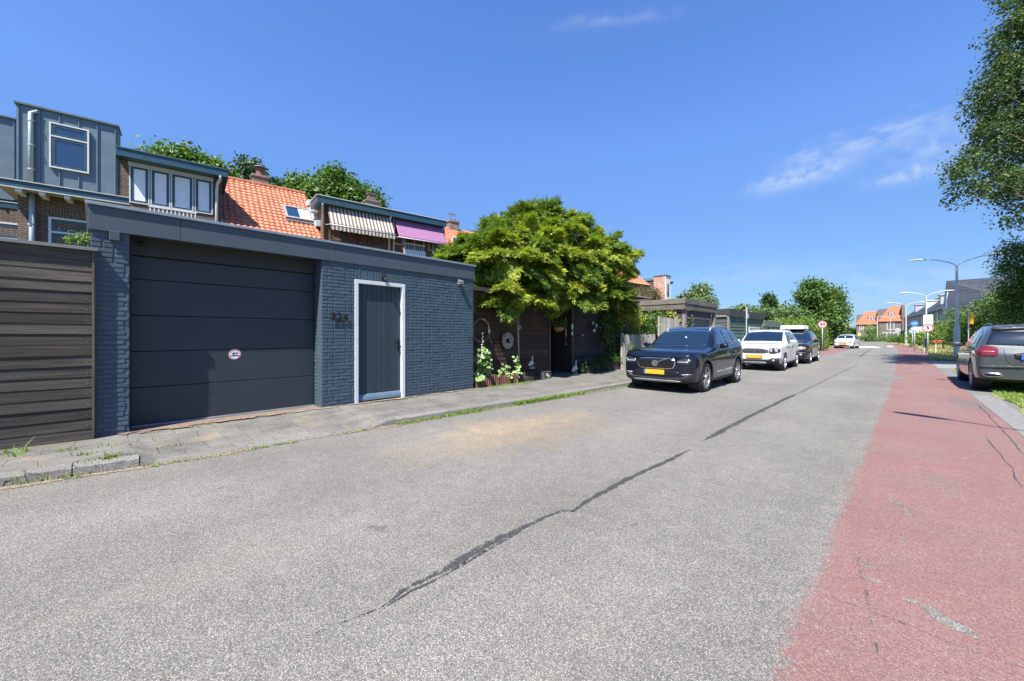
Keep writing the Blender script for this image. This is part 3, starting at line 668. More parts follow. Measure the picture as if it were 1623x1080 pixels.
def tiled_roof(parent, name, D0, z0, D1, z1, y0, y1, mat=None, pitch=.185, rowh=.27):
    """pantiles on a slope from the eave (D0,z0) up to the ridge (D1,z1), frame x=-D"""
    L = math.hypot(D1 - D0, z1 - z0); nr = max(2, round(L / rowh)); nc = max(2, round((y1 - y0) / pitch)); sub = 6
    d = Vector((-(D1 - D0), 0, z1 - z0)).normalized(); nrm = Vector((z1 - z0, 0, D1 - D0)).normalized()
    prof = [0, .35, .85, 1.0, .75, .2]; vs = []; fs = []; W = nc * sub + 1; rr_ = random.Random(9)
    for r in range(nr):
        for e in (0, 1):
            s = (r + e) * L / nr; lift = .030 if e == 0 else .0
            for i in range(W):
                y = y0 + (y1 - y0) * i / (W - 1); p = Vector((-D0, 0, z0)) + d * s + nrm * (prof[i % sub] * .038 + lift); vs.append((p.x, y, p.z))
        a = r * 2 * W
        for i in range(W - 1): fs.append((a + i, a + W + i, a + W + i + 1, a + i + 1))
        if r:
            p_ = a - W
            for i in range(W - 1): fs.append((p_ + i, a + i, a + i + 1, p_ + i + 1))
    fs = [f[::-1] for f in fs]
    o = MB().add(vs, fs).build(name, mat or M_TILE, parent, smooth=False); return o
def downpipe(parent, pts, r=.045, mat=None): return MB().tube(pts, r, 10).build('downpipe', mat or M_PIPE, parent, smooth=True)
def seams(mb, x, y0, y1, z0, z1, step, first=0):
    y = y0 + first
    while y < y1: mb.box(x, x + .035, y - .012, y + .012, z0, z1); y += step
# ---- house with the zinc dormer
aY0, aY1 = hY(28), hY(187)
A = root('terraced_house', (-21, (aY0 + aY1) / 2, 0), 'brown brick terraced house topped by tall blue-grey zinc dormers at the far left', 'house', fr=HS)
EV = 5.52
MB().box(-24, -HD, aY0, aY1, 0, EV + .1).box(-24, -20.2, aY0 - 6, aY0 - .002, 0, EV).build('wall', M_BR, A)
zt = 8.03; zb = EV + .12
mb = MB().box(-HD - .6, -HD + .02, aY0 - .02, aY1, zb, zt)
seams(mb, -HD + .02, aY0 + .0, aY1, zb, zt, .395, .02)
zn = mb.build('zinc_dormer', M_ZN, A)
zt2 = 8.35
mb = MB().box(-24, -20.1, aY0 - 6, aY0 - .03, 5.75, zt2); seams(mb, -20.1, aY0 - 5.8, aY0 - .05, 5.75, zt2, .395, .1); mb.build('zinc_dormer', M_ZN, A)
MB().box(-HD - .7, -HD + .09, aY0 - .06, aY1 + .03, zt, zt + .05).box(-24, -20.03, aY0 - 6, aY0 - .061, zt2, zt2 + .05).build('dormer_trim', pm('zinc_edge', (.10, .13, .15), .45, metal=.3), A)
window(A, -HD + .075, hY(79), hY(142), hZ(79, 266), hZ(79, 194.5), M_TRIMW, M_TEAL, split=.70, fw=.038, sw=.075)
window(A, -HD + .0, hY(77), hY(142), 3.75, hZ(77, 343.5), M_TRIMW, M_TEAL, split=.62, fw=.055, sw=.085)
window(A, -20.2, aY0 - 2.2, aY0 - .25, hZ(0, 379, 20.2) - .5, hZ(0, 351.5, 20.2), M_TRIMW, M_TEAL, split=.5, fw=.055, sw=.085)
w0 = hY(77) - .03; w1 = hY(142)
MB().box(-HD, -HD + .004, w0, w1, hZ(77, 343.5) + .003, hZ(77, 343.5) + .24).build('soldier_course', M_BRS, A)
gx = -HD + .55
mb = MB().box(gx - .012, gx, aY0 - .28, hY(205, 17.3), EV, EV + .17).box(-20.2, gx - .012, aY0 - .28, aY0 - .265, EV, EV + .17)
mb.box(-19.75, -19.7, aY0 - 6, aY0 - .29, EV - .12, EV + .05)
mb.build('eaves_board', M_GUT, A)
MB().box(gx - .014, gx + .03, aY0 - .31, hY(205, 17.3), EV + .171, EV + .195).box(gx - .02, gx + .006, aY0 - .285, hY(205, 17.3), EV - .03, EV - .001).box(-19.76, -19.68, aY0 - 6, aY0 - .32, EV + .051, EV + .075).build('eaves_edge', pm('pale_eaves_edge', (.42, .44, .44), .5), A)
MB().box(-20.2, gx - .02, aY0 - .27, aY1 + .3, EV + .0, EV + .015).build('soffit', wood_mat('soffit_boards', (.36, .31, .25), .2, axis=1), A)
parts('eaves_bracket', [(-HD, gx - .03, hY(u, 17.5) - .06, hY(u, 17.5) + .06, EV - .13, EV - .001) for u in (33, 70, 109)], M_TRIMW, A)
py_ = hY(52)
downpipe(A, [(-HD + .07, py_, 3.0), (-HD + .07, py_, EV - .01)], .062)
downpipe(A, [(-HD + .09, py_ - .02, EV + .2), (-HD + .09, py_ - .02, zt - .2), (-HD + .04, py_ + .1, zt - .1)], .055)
for z_ in (6.2, 6.9, 7.6, 4.6, 4.0): MB().lathe([(.068, -.02), (.075, -.02), (.075, .02), (.068, .02)], (-HD + .085, py_ - .01, z_), 'z', 10).build('pipe_clip', M_PIPE, A)
# ---- house with the wide four-light dormer and orange tiles
bY0, bY1 = aY1 + .003, hY(430, 19.5)
B = root('terraced_house', (-21, (bY0 + bY1) / 2, 0), 'terraced house with a wide blue-edged dormer holding four tall windows above the blue garage', 'house', fr=HS)
dT, dB = 7.28, 7.03
bd1 = hY(352)
MB().box(-21.5, -HD, bY0, bd1, 0, dB - .01).box(-21.5, -HD - .05, bd1, bY1, 0, 5.4).build('wall', M_BR, B)
MB().box(-21, -HD + .38, bY0 - .02, hY(362, 17.4), dB, dT).build('dormer_roof', M_GUT, B, bevel=.006)
MB().box(-21, -HD + .41, bY0 - .02, hY(362, 17.4) + .03, dT, dT + .03).build('dormer_roof_edge', pm('zinc_edge', (.10, .13, .15), .45, metal=.3), B)
wt, wb = dB - .12, hZ(337, 341)
MB().box(-HD, -HD + .012, hY(203), hY(338), wt, dB - .012).build('head_board', M_TRIMW, B)
for a, b in ((205, 237), (238.6, 270), (271, 306.5), (308.5, 337)):
    window(B, -HD + .012, hY(a), hY(b), wb, wt - .001, M_TRIMW, M_TEAL, fw=.03, sw=.06, curtain=M_BLIND)
mb = MB(); ra, rb_ = hY(235.5, 17.55), hY(311.5, 17.55); rz = hZ(236, 325.5, 17.55)
mb.box(-HD + .22, -HD + .26, ra, rb_, rz - .05, rz).box(-HD + .22, -HD + .26, ra, rb_, rz - .72, rz - .68)
k = ra + .03
while k < rb_: mb.box(-HD + .225, -HD + .25, k - .012, k + .022, rz - .681, rz - .049); k += .105
mb.build('balcony_railing', M_TRIMW, B)
downpipe(B, [(-HD + .35, bd1 - .07, dB + .02), (-HD + .30, bd1 - .07, dB - .08), (-HD + .10, bd1 - .14, dB - .22), (-HD + .07, bd1 - .16, dB - .5), (-HD + .07, bd1 - .16, 4.0)], .045, pm('pale_downpipe', (.50, .50, .48), .5))
RZ = hZ(430, 297.5, 21.0); RE = 5.35
tiled_roof(B, 'roof', 17.75, RE, 21.0, RZ, bd1 + .02, bY1)
MB().box(-21.08, -20.9, bd1 + .02, bY1, RZ - .03, RZ + .10).build('ridge', M_TILE, B, bevel=.04)
def chimney(parent, u, v0, v1, wpx, D=21.2, pot='pot'):
    z0, z1 = HS.Z(u, v1, D) - .5, HS.Z(u, v0, D); y = HS.Y(u, D); w = wpx
    c = MB().box(-D - w * .45, -D + w * .45, y - w / 2, y + w / 2, z0, z1).box(-D - w * .52, -D + w * .52, y - w * .57, y + w * .57, z1, z1 + .09).build('chimney', M_CHIM, parent)
    if pot == 'pot':
        MB().lathe([(.17, 0), (.15, .26), (.19, .28), (.19, .34), (0, .34)], (-D, y, z1 + .09), 'z', 14).build('chimney_pot', pm('sooty_terracotta', (.16, .07, .055), .8), c)
        MB().lathe([(0, .62), (.26, .50), (.27, .47), (.0, .50)], (-D, y, z1 + .02), 'z', 14).build('cowl', pm('dark_cowl', (.08, .07, .07), .5), c)
    elif pot == 'box': MB().box(-D - .17, -D + .17, y - .2, y + .2, z1 + .09, z1 + .2).box(-D - .14, -D + .14, y - .17, y + .17, z1 + .2, z1 + .42).box(-D - .18, -D + .18, y - .21, y + .21, z1 + .42, z1 + .47).build('chimney_pot', pm('grey_brown_flue', (.14, .10, .09), .7), c)
    else:
        mb = MB(); [mb.lathe([(.07, 0), (.07, .42), (.13, .44), (.13, .5), (0, .54)], (-D, y + q, z1 + .09), 'z', 12) for q in (-.16, .14)]; mb.build('flue', pm('stainless_flue', (.55, .57, .6), .25, metal=1), c, smooth=False)
chimney(B, 412, 284, 292, .62)
# ---- house with skylight and striped awning
cY0, cY1 = bY1 + .003, hY(619)
Cc = root('terraced_house', (-21, (cY0 + cY1) / 2, 0), 'terraced house with a skylight in its orange tiles and a striped awning', 'house', fr=HS)
sY = hY(512); RZ2 = hZ(470, 305.5, 21.0)
MB().box(-21.5, -HD - .05, cY0, sY, 0, 5.4).box(-21.5, -HD, sY, cY1, 0, 7.05).build('wall', M_BR2, Cc)
tiled_roof(Cc, 'roof', 17.75, RE, 21.0, RZ2, cY0, sY - .015)
MB().box(-21.08, -20.9, cY0, sY, RZ2 - .03, RZ2 + .10).build('ridge', M_TILE, Cc, bevel=.04)
dT2, dB2 = hZ(560, 320.5, 17.4), hZ(560, 331, 17.4)
MB().box(-18.6, -HD + .38, hY(503, 17.4), cY1, dB2, dT2).box(-21, -18.601, sY + .02, cY1, dB2, dT2).build('dormer_roof', pm('dark_teal_fascia', (.022, .066, .082), .45), Cc, bevel=.005)
MB().box(-18.6, -HD + .41, hY(503, 17.4) - .03, cY1, dT2, dT2 + .03).build('dormer_roof_edge', pm('pale_eaves_edge', (.42, .44, .44), .5), Cc)
# lead flashing stepped beside the dormer cheek
mb = MB()
for i in range(4): mb.box(-HD - .9 - i * .5, -HD - .35 - i * .5, sY - .17, sY - .012, 6.0 + i * .42, 6.25 + i * .42)
mb.build('lead_flashing', pm('pale_lead', (.40, .45, .50), .5, var=.2), Cc)
# skylight lying in the roof slope
sl = Vector((-(21.0 - 17.75), 0, RZ2 - RE)).normalized(); sn = Vector((RZ2 - RE, 0, 21.0 - 17.75)).normalized()
def on_slope(u, v, lift=.0):
    # meet the sight line of a pixel with the roof plane
    best = None; lo, hi = 17.75, 21.0
    for _ in range(40):
        m = (lo + hi) / 2; z = HS.Z(u, v, m); zr = RE + (m - 17.75) / (21 - 17.75) * (RZ2 - RE)
        if z > zr: lo = m
        else: hi = m
    return Vector((-m, HS.Y(u, m), zr)) + sn * lift
cs = on_slope(473, 343, .10); U_ = Vector((0, 1, 0))
mb = MB(); hw, hh = .56, .50
mb.obox(cs, U_, sl, sn, hw, .05, .06); mb.v = []; mb.f = []; mb.mi = []
for a, b, c, d in ((0, hh, hw, .055), (0, -hh, hw, .055)): mb.obox(cs + sl * b, U_, sl, sn, c, d, .07)
for a in (-hw + .05, hw - .05): mb.obox(cs + U_ * a, U_, sl, sn, .05, hh - .056, .069)
skl = mb.build('skylight', pm('grey_skylight_frame', (.26, .23, .22), .5), Cc, bevel=.004)
MB().obox(cs + sn * .02, U_, sl, sn, hw - .1, hh - .06, .01).build('pane', glass_mat(), skl)
MB().obox(cs - sl * (hh + .12) - sn * .03, U_, sl, sn, hw, .07, .02).build('apron', pm('dark_lead_apron', (.10, .11, .12), .5), skl)
MB().obox(cs + sn * .035 + U_ * .22, U_, sl, sn, hw * .38, hh - .08, .004).build('blind', M_BLIND, skl)
for a, b, v0, v1 in ((523, 542, 353, 377), (548, 566, 355, 395), (568, 584, 358, 395), (590, 604, 360, 384)):
    window(Cc, -HD + .0, hY(a), hY(b), hZ(a, v1) - .1, hZ(a, v0) + .25, pm('dark_brown_frames', (.08, .05, .04), .5), None, fw=.05, curtain=pm('striped_net_curtain', (.42, .40, .36), .8, var=.4, scale=9, stretch=(1, 1, .05)) if a != 548 else None)
def awning(parent, ua, ub, va, vb, out, mat, name='awning', valance=True, D=HD, drop=None):
    ya, yb = hY(ua), hY(ub); z1 = hZ(ua, va); x1 = -D + .06; x0 = -D + out; z0 = HS.Z(ua, vb, D - out); 
    A_ = lambda s, t: (x1 + (x0 - x1) * t, ya + (yb - ya) * s, z1 + (z0 - z1) * t - .03 * math.sin(PI * t))
    o = MB().grid(40, 8, A_).build(name, mat, parent, smooth=True)
    o.modifiers.new('s', 'SOLIDIFY').thickness = .006
    if valance:
        mb = MB(); mb.grid(160, 2, lambda s, t: (x0 + .005, ya + (yb - ya) * s, z0 - .02 - (.17 + .03 * abs(math.sin(s * PI * 13))) * t)); v = mb.build('valance', mat, o); v.modifiers.new('s', 'SOLIDIFY').thickness = .004
    mb = MB().tube([(x0, ya - .02, z0 - .01), (x0, yb + .02, z0 - .01)], .022, 8)
    for y in (ya - .03, yb + .03): mb.tube([(x0, y, z0 - .01), (x0 - .15, y, z0 + .0), (-D + .02, y, z0 - .0 + .1)], .014, 6)
    mb.build('awning_arms', M_TRIMW, o, smooth=True)
    MB().box(-D + .01, -D + .14, ya - .03, yb + .03, z1 - .02, z1 + .09).build('awning_box', pm('dark_awning_box', (.05, .06, .07), .5), o)
t = NT('striped_awning_canvas'); s = t.n('ShaderNodeSeparateXYZ'); t.l(t.tc.outputs['Object'], s.inputs[0])
st_ = t.math('GREATER_THAN', t.math('FRACT', t.math('DIVIDE', s.outputs[1], .152)), .5)
t.set(Base_Color=t.vcol(t.mix(st_, (.58, .53, .47), (.16, .12, .10)), t.mr(t.noise(4, 4), .3, .7, .92, 1.08)), Roughness=.9)
tr = t.n('ShaderNodeBsdfTranslucent'); t.l(t.mix(st_, (.72, .66, .58), (.20, .15, .125)), tr.inputs[0]); mx = t.n('ShaderNodeMixShader'); mx.inputs[0].default_value = .15
t.l(t.b.outputs[0], mx.inputs[1]); t.l(tr.outputs[0], mx.inputs[2]); t.l(mx.outputs[0], t.out.inputs[0]); M_STR = t.m
awning(Cc, 517, 618, 322, 354, .62, M_STR)
downpipe(Cc, [(-HD + .34, hY(508), dB2), (-HD + .30, hY(508), dB2 - .08), (-HD + .08, hY(511), dB2 - .28), (-HD + .07, hY(511.5), dB2 - 1.2)], .045, pm('pale_downpipe', (.50, .50, .48), .5))
downpipe(Cc, [(-HD + .34, cY1 - .12, dB2), (-HD + .1, cY1 - .1, dB2 - .22), (-HD + .07, cY1 - .1, 4.2)], .045, pm('pale_downpipe', (.50, .50, .48), .5))
mb = MB(); rb_ = random.Random(2)
for i in range(46):
    y = hY(rb_.uniform(556, 574), 17.5); z = hZ(560, rb_.uniform(376, 386), 17.5); p = Vector((-17.5 + rb_.uniform(-.1, .1), y, z)); r_ = .05
    mb.cur = 0 if i % 3 else 1; d = Vector((rb_.uniform(-1, 1), rb_.uniform(-1, 1), rb_.uniform(-1, 1))).normalized(); e = d.orthogonal().normalized(); mb.add([p - d * r_, p + e * r_ * .6, p + d * r_, p - e * r_ * .6], [(0, 1, 2, 3)])
fl = mb.build('flower_box', [leaf_mat('box_leaves', [(.03, .07, .02), (.08, .13, .03)]), pm('pink_petals', (.60, .08, .25), .6)], Cc)
MB().box(-17.62, -17.4, hY(555, 17.5), hY(575, 17.5), hZ(560, 388, 17.5) - .12, hZ(560, 386, 17.5)).build('planter', pm('dark_planter', (.05, .04, .035), .7), Cc)
chimney(Cc, 588, 322, 330, .62, 21.0, 'box')
# ---- house with the purple awning
pY0, pY1 = cY1 + .003, hY(1010, 19)
Dd = root('terraced_house', (-21, (pY0 + pY1) / 2, 0), 'terraced house with a purple awning beside the leafy tree', 'house', fr=HS)
dY1 = hY(705)
MB().box(-21.5, -HD, pY0, dY1, 0, 7.05).box(-21.5, -HD - .05, dY1, pY1, 0, 5.4).build('wall', M_BR2, Dd)
MB().box(-21, -HD + .38, pY0, hY(708, 17.4), dB2, dT2).build('dormer_roof', M_GUT, Dd, bevel=.005)
MB().box(-21, -HD + .41, pY0, hY(708, 17.4) + .03, dT2, dT2 + .03).build('dormer_roof_edge', pm('pale_eaves_edge', (.42, .44, .44), .5), Dd)
awning(Dd, 624, 699, 345, 374, .62, pm('purple_awning_canvas', (.26, .125, .24), .85, var=.05, scale=5, spec=.3), valance=False)
window(Dd, -HD, hY(623), hY(639), hZ(623, 387), hZ(623, 372) + .5, M_TRIMW, None, fw=.06)
window(Dd, -HD, hY(641), hY(672), 4.2, hZ(641, 378) + .3, M_TRIMW, None, fw=.05, cols=2)
window(Dd, -HD, hY(679), hY(687), hZ(679, 397), hZ(679, 384) + .4, M_TRIMW, M_TEAL, fw=.04, sw=.05)
mb = MB(); ya, yb = hY(640, 17.5), hY(674, 17.5); z1 = hZ(640, 385, 17.5)
mb.box(-17.52, -17.48, ya, yb, z1 - .04, z1 + .02); k = ya
while k < yb: mb.box(-17.51, -17.49, k, k + .02, z1 - .7, z1 - .041); k += .11
mb.build('balcony_railing', M_TRIMW, Dd)
MB().box(-17.5, -17.47, ya, yb, z1 - .9, z1 - .28).build('railing_panel', pm('pale_blue_panel', (.52, .60, .66), .5), Dd)
downpipe(Dd, [(-HD + .36, hY(704, 17.5), dB2), (-HD + .1, hY(699), dB2 - .2), (-HD + .07, hY(698.5), 5)], .04, pm('pale_downpipe', (.50, .50, .48), .5))
downpipe(Dd, [(-HD + .1, pY0 + .1, dB2), (-HD + .07, pY0 + .12, 4.2)], .04, pm('pale_downpipe', (.50, .50, .48), .5))
RZ3 = hZ(725, 364, 21)
tiled_roof(Dd, 'roof', 17.75, RE, 21.0, RZ3, dY1 + .02, pY1)
window(Dd, -18.6, dY1 + .9, dY1 + 2.1, 5.6, 6.7, M_TRIMW, None)
chimney(Dd, 717, 354, 362, .62, 21.0, 'flue')
# far part of the row seen between the leafy tree and the grey timber garage
def blk(u0, u1, z, dep, top, bot=0.0):
    a, b = dz(u0, z), dz(u1, z); return a, b
z = 46.0
def P3(u, v, zz): return dv(u, v, zz)
M_TBR = brick_mat('salmon_tower_brick', (.34, .17, .135), (.42, .23, .18), (.42, .36, .32))
E = root('modern_house', (*dz(1040, 48)[:2], 0), 'far house with steep orange roof, pale boarded gable and a square pinkish brick stair tower', 'house')
def pw(mb, pts, d):  # thick slab from a pixel outline at depth
    v = [P3(u, v_, zz) for u, v_, zz in pts]; n = len(v); nrm = (v[1] - v[0]).cross(v[2] - v[0]).normalized()
    if nrm.dot(Vector((0, 0, 1.4)) - v[0]) < 0: nrm = -nrm
    w = [p - nrm * d for p in v]; mb.add(v + w, [tuple(range(n)), tuple(range(n, 2 * n))[::-1]] + [(i, i + n, (i + 1) % n + n, (i + 1) % n) for i in range(n)])
def tower(ua, um, ub, vtop_a, vtop_m, vtop_b, z0=45):
    # corner um nearest; faces ua-um faces the camera side, um-ub faces the street
    c = dz(um, z0); top = CAMH + (HZ - vtop_m) / FPX * z0; return c, top
c0, tt = tower(1036, 1055, 1063, 438, 437, 440)
# tower aligned to the street grid: face toward -y (brick) and face toward +x (pale)
def ray_x(u, y): r = (u - CX) / FPX; s, c = math.sin(YAW), math.cos(YAW); return y * (-s + r * c) / (c + r * s)
def ray_y(u, x): r = (u - CX) / FPX; s, c = math.sin(YAW), math.cos(YAW); return x * (c + r * s) / (-s + r * c)
xl = ray_x(1036, c0.y); yr = ray_y(1063, c0.x)
MB().box(xl, c0.x - .05, c0.y, yr - .05, 0, tt).build('tower', M_TBR, E)
MB().box(c0.x - .05, c0.x, c0.y + .0, yr, 0, tt).build('tower_street_side', pm('pale_render', (.62, .64, .66), .7, var=.06), E)
MB().box(xl - .06, c0.x + .07, c0.y - .06, yr + .06, tt, tt + .12).build('tower_trim', pm('dark_trim', (.12, .12, .13), .5), E)
wy0, wy1 = ray_y(1057.5, c0.x), ray_y(1060, c0.x)
MB().box(c0.x + .001, c0.x + .03, wy0, wy1, tt - 2.3, tt - .9).build('window', glass_mat(), E)
MB().tube([(c0.x, yr - .1, tt - .7), (c0.x + .3, yr - .1, tt - .7)], .12, 8).build('alarm_box', M_BLK, E)
xg = ray_x(1012, c0.y + .2)
MB().box(xg - 3, xl - .02, c0.y + 1.0, c0.y + 5, 0, tt - .35).build('gable', pm('pale_boarding', (.55, .57, .60), .7, var=.05), E)
MB().box(xl - 1.3, xl - .02, c0.y + .5, c0.y + .95, 0, tt - .45).build('dark_bay', pm('dark_bay_panel', (.07, .055, .055), .6), E)
MB().box(xg - 3.2, xl, c0.y + .4, c0.y + 5.2, tt - .34, tt - .05).build('flat_roof', pm('blue_grey_roof_edge', (.10, .14, .18), .5), E)
mb = MB(); x_a = ray_x(1030, c0.y); zl = tt - 3.2
mb.add([(xg - 4, c0.y - .2, tt - .6), (xg + .3, c0.y - .2, tt - .6), (x_a, c0.y - 1.6, zl), (xg - 4, c0.y - 1.6, zl), (xg - 4, c0.y + .8, tt - .62), (xg + .3, c0.y + .8, tt - .62), (x_a, c0.y + .8, zl), (xg - 4, c0.y + .8, zl)], [(0, 3, 2, 1), (1, 2, 6, 5), (0, 1, 5, 4), (4, 5, 6, 7), (2, 3, 7, 6), (0, 4, 7, 3)])
mb.build('roof', M_TILE, E)
# ================================================================== far houses
M_FBR = brick_mat('grey_brown_brick', (.10, .085, .08), (.15, .13, .12), (.20, .18, .17))
M_FTILE = pm('bright_orange_tiles', (.42, .095, .045), .75, var=.10, scale=2, bump=.6, bscale=3)
class FrX(Frame):
    def __init__(s, rot): s.rot = rot
def far_house(uL, uR, zc, v_ridge, v_eave, label, ridge_u0, dormer, wins, porch=None, side='box'):
    c0_ = dz((uL + uR) / 2, zc); dist = c0_.length; fr = FrX(math.atan2(-c0_.y, -c0_.x))      # +x local faces the camera
    inv = Matrix.Rotation(-fr.rot, 3, 'Z')
    def L(u, v):
        p = inv @ dv(u, v, zc); k = -dist / p.x; q = Vector((-dist, p.y * k, 0)); q.z = CAMH + (p.z - CAMH) * k; return q
    a, b = L(uL, v_eave), L(uR, v_eave); x = a.x; ze = a.z; zr = L(uL, v_ridge).z
    h = root('distant_house', (x - 3.5, (a.y + b.y) / 2, 0), label, 'house', 'orange-roofed houses at the end of the street', fr=fr)
    MB().box(x - 8, x, a.y, b.y, 0, ze).build('wall', M_FBR, h)
    r0 = L(ridge_u0, v_ridge).y
    ov = .35
    mb = MB().add([(x + ov, a.y - .2, ze - .15), (x + ov, b.y, ze - .15), (x - 3, b.y, zr), (x - 3, r0, zr), (x - 7, a.y - .2, ze - .15), (x - 7, b.y, ze - .15)], [(0, 1, 2, 3), (0, 3, 4), (1, 5, 2), (3, 2, 5, 4), (0, 4, 5, 1)])
    mb.build('roof', M_FTILE, h)
    MB().box(x - 5, x - 3.1, a.y - .1, r0 + .4, 0, zr - .7).build('rear_block', pm('grey_rear_block', (.13, .13, .135), .6), h)
    MB().box(x - 3.5, x + .4, b.y + .02, b.y + .6, 0, zr + .3).build('party_wall', M_FBR, h)
    if dormer:
        p, q = L(dormer[0], dormer[2]), L(dormer[1], dormer[3]); t_ = (p.z - ze) / (zr - ze); xx = x - .9
        d = MB().box(xx - 3, xx, p.y, q.y, q.z, p.z).build('dormer', pm('dark_dormer_cladding', (.12, .125, .13), .6), h)
        m_ = (q.y - p.y); window(d, xx + .001, p.y + m_ * .18, q.y - m_ * .22, q.z + .25, p.z - .2, M_TRIMW, None, fw=.14)
    for (u0, u1, v0, v1, c) in wins:
        p, q = L(u0, v0), L(u1, v1); window(h, x + .001, p.y, q.y, q.z, p.z, M_TRIMW, None, fw=.13, cols=c)
    return h
far_house(1357.5, 1390.5, 112, 494.3, 514, 'left one of two bright orange-roofed brick houses closing the end of the street', 1372, (1376, 1385.5, 501, 509.5), [(1361.5, 1369, 516.5, 522.5, 2), (1378, 1382, 517, 521.5, 1)])
hB = far_house(1393, 1429, 108, 485, 509, 'right one of two brick houses with bright orange roofs beside the dark slate row', 1412, (1408, 1418.5, 494.5, 504.5), [(1405.5, 1417.5, 510.8, 522.6, 2), (1399, 1424, 527, 541, 4)])
# dark slate-roofed row curving along the right side
M_SLATE = brick_mat('dark_slate_roof', (.034, .040, .052), (.052, .058, .072), (.016, .018, .024), scale=5.0, bump=.8, w=.10, h=.075, rough=.6)
M_SLB = pm('slate_blue_render', (.15, .17, .20), .7, var=.08)
M_PAL = pm('pale_grey_render', (.45, .47, .48), .7, var=.05)
def row_house(uA, zA, uB, zB, ze, zr, label, wcols, gable=None, wallm=None, group='dark roofed houses along the right of the street', z1=None, dorm=0, pil=True):
    a, b = dz(uA, zA), dz(uB, zB); d = (b - a); Lh = d.length; ang = math.atan2(d.y, d.x)
    # local frame: local -y axis runs a->b so +x faces the street... choose rot so that local x normal faces the camera
    n = Vector((d.y, -d.x, 0)).normalized(); mid = (a + b) / 2
    if n.dot(-mid) < 0: n = -n
    rot = math.atan2(n.y, n.x)
    h = root('slate_roofed_house', (*mid[:2], 0), label, 'house', group, rotz=rot, local=True)
    W = wallm or M_SLB; hw = Lh / 2
    MB().box(-9, 0, -hw, hw, 0, ze).build('wall', W, h)
    if gable: # gables of the block itself
        MB().add([(-.02, -hw, ze), (-8.98, -hw, ze), (-4.5, -hw, zr - .25), (-.02, hw, ze), (-8.98, hw, ze), (-4.5, hw, zr - .25)], [(0, 2, 1), (3, 4, 5), (0, 3, 5, 2), (1, 2, 5, 4)]).build('gable_wall', W, h)
    o = .35
    MB().add([(o, -hw - .1, ze - .25), (o, hw + .1, ze - .25), (-4.5, hw + .1, zr), (-4.5, -hw - .1, zr), (-9 - o, -hw - .1, ze - .25), (-9 - o, hw + .1, ze - .25)] + [(o, -hw - .1, ze - .43), (o, hw + .1, ze - .43), (-4.5, hw + .1, zr - .2), (-4.5, -hw - .1, zr - .2), (-9 - o, -hw - .1, ze - .43), (-9 - o, hw + .1, ze - .43)],
             [(0, 1, 2, 3), (3, 2, 5, 4), (7, 6, 9, 8), (8, 9, 10, 11), (0, 6, 7, 1), (4, 5, 11, 10), (0, 3, 9, 6), (3, 4, 10, 9), (1, 7, 8, 2), (2, 8, 11, 5)]).build('roof', M_SLATE, h)
    st = Lh / wcols
    for i in range(wcols):
        y = -hw + st * (i + .5); window(h, .001, y - .42, y + .42, ze - 2.3, ze - .55, M_TRIMW, None, fw=.1)
        if pil: MB().box(.0, .06, y + st / 2 - .34, y + st / 2 + .34, ze - 2.5, ze - .26).build('pilaster', pm('pale_pilaster', (.60, .62, .64), .6), h)
        if i % 2 == 0: window(h, .001, y - .5, y + .9, .6, 2.2, M_TRIMW, None, fw=.1, cols=2)
    MB().box(.001, .08, -hw, hw, ze - 2.72, ze - 2.55).build('string_course', pm('dark_string_course', (.06, .07, .08), .6), h)
    for k in range(dorm):
        y = -hw + Lh * (k + .7) / (dorm + .4); z0 = ze + 1.0; z1_ = ze + 2.6; xx = -.9
        dd_ = MB().box(xx - 3.2, xx, y - .75, y + .75, z0, z1_).box(xx - 3.3, xx + .15, y - .9, y + .9, z1_, z1_ + .18).build('dormer', M_TRIMW if k % 2 else pm('grey_dormer', (.30, .32, .34), .6), h)
        window(dd_, xx + .001, y - .6, y + .6, z0 + .15, z1_ - .1, M_TRIMW, None, fw=.1)
    return h
row_house(1433, 104, 1497, 64, 5.9, 10.0, 'dark slate-roofed row house with white dormers behind the street lamps', 9, gable=True, dorm=3)
row_house(1499, 60, 1520, 51, 5.2, 8.2, 'pale fronted slate-roofed house with its steep gable roof left of the big lamp post', 4, gable=True, wallm=M_PAL, dorm=1)
# gable fronted house nearest
gA = dz(1502, 52); fr_rot = YAW - PI / 2
GH = root('gable_house', (*dz(1530, 55)[:2], 0), 'steep dark-tiled gabled house rising behind the hedge and the nearest lamp post', 'house', 'dark roofed houses along the right of the street')
tip = dv(1500, 444, 56); bl = dz(1494, 56); br = dz(1512, 52)
mb = MB()
e1 = dv(1493, 500, 56); e2 = dv(1511, 500, 50.5); ridge0 = dv(1500, 445.5, 54); ridge1 = dv(1660, 434, 46); r1e = dv(1675, 500, 41); b1e = dv(1655, 500, 56)
mb.add([ridge0, e2, r1e, ridge1, e1, b1e], [(0, 1, 2, 3), (0, 3, 5, 4), (2, 5, 3)])
rf = MB(); rf.v = [tuple(Vector(p) - Vector((*dz(1530, 55)[:2], 0))) for p in mb.v]; rf.f = mb.f; rf.mi = [0] * len(mb.f); GH['_off'] = [0, 0, 0]
o = rf.build('roof', M_SLATE, GH); o.modifiers.new('s', 'SOLIDIFY').thickness = .25
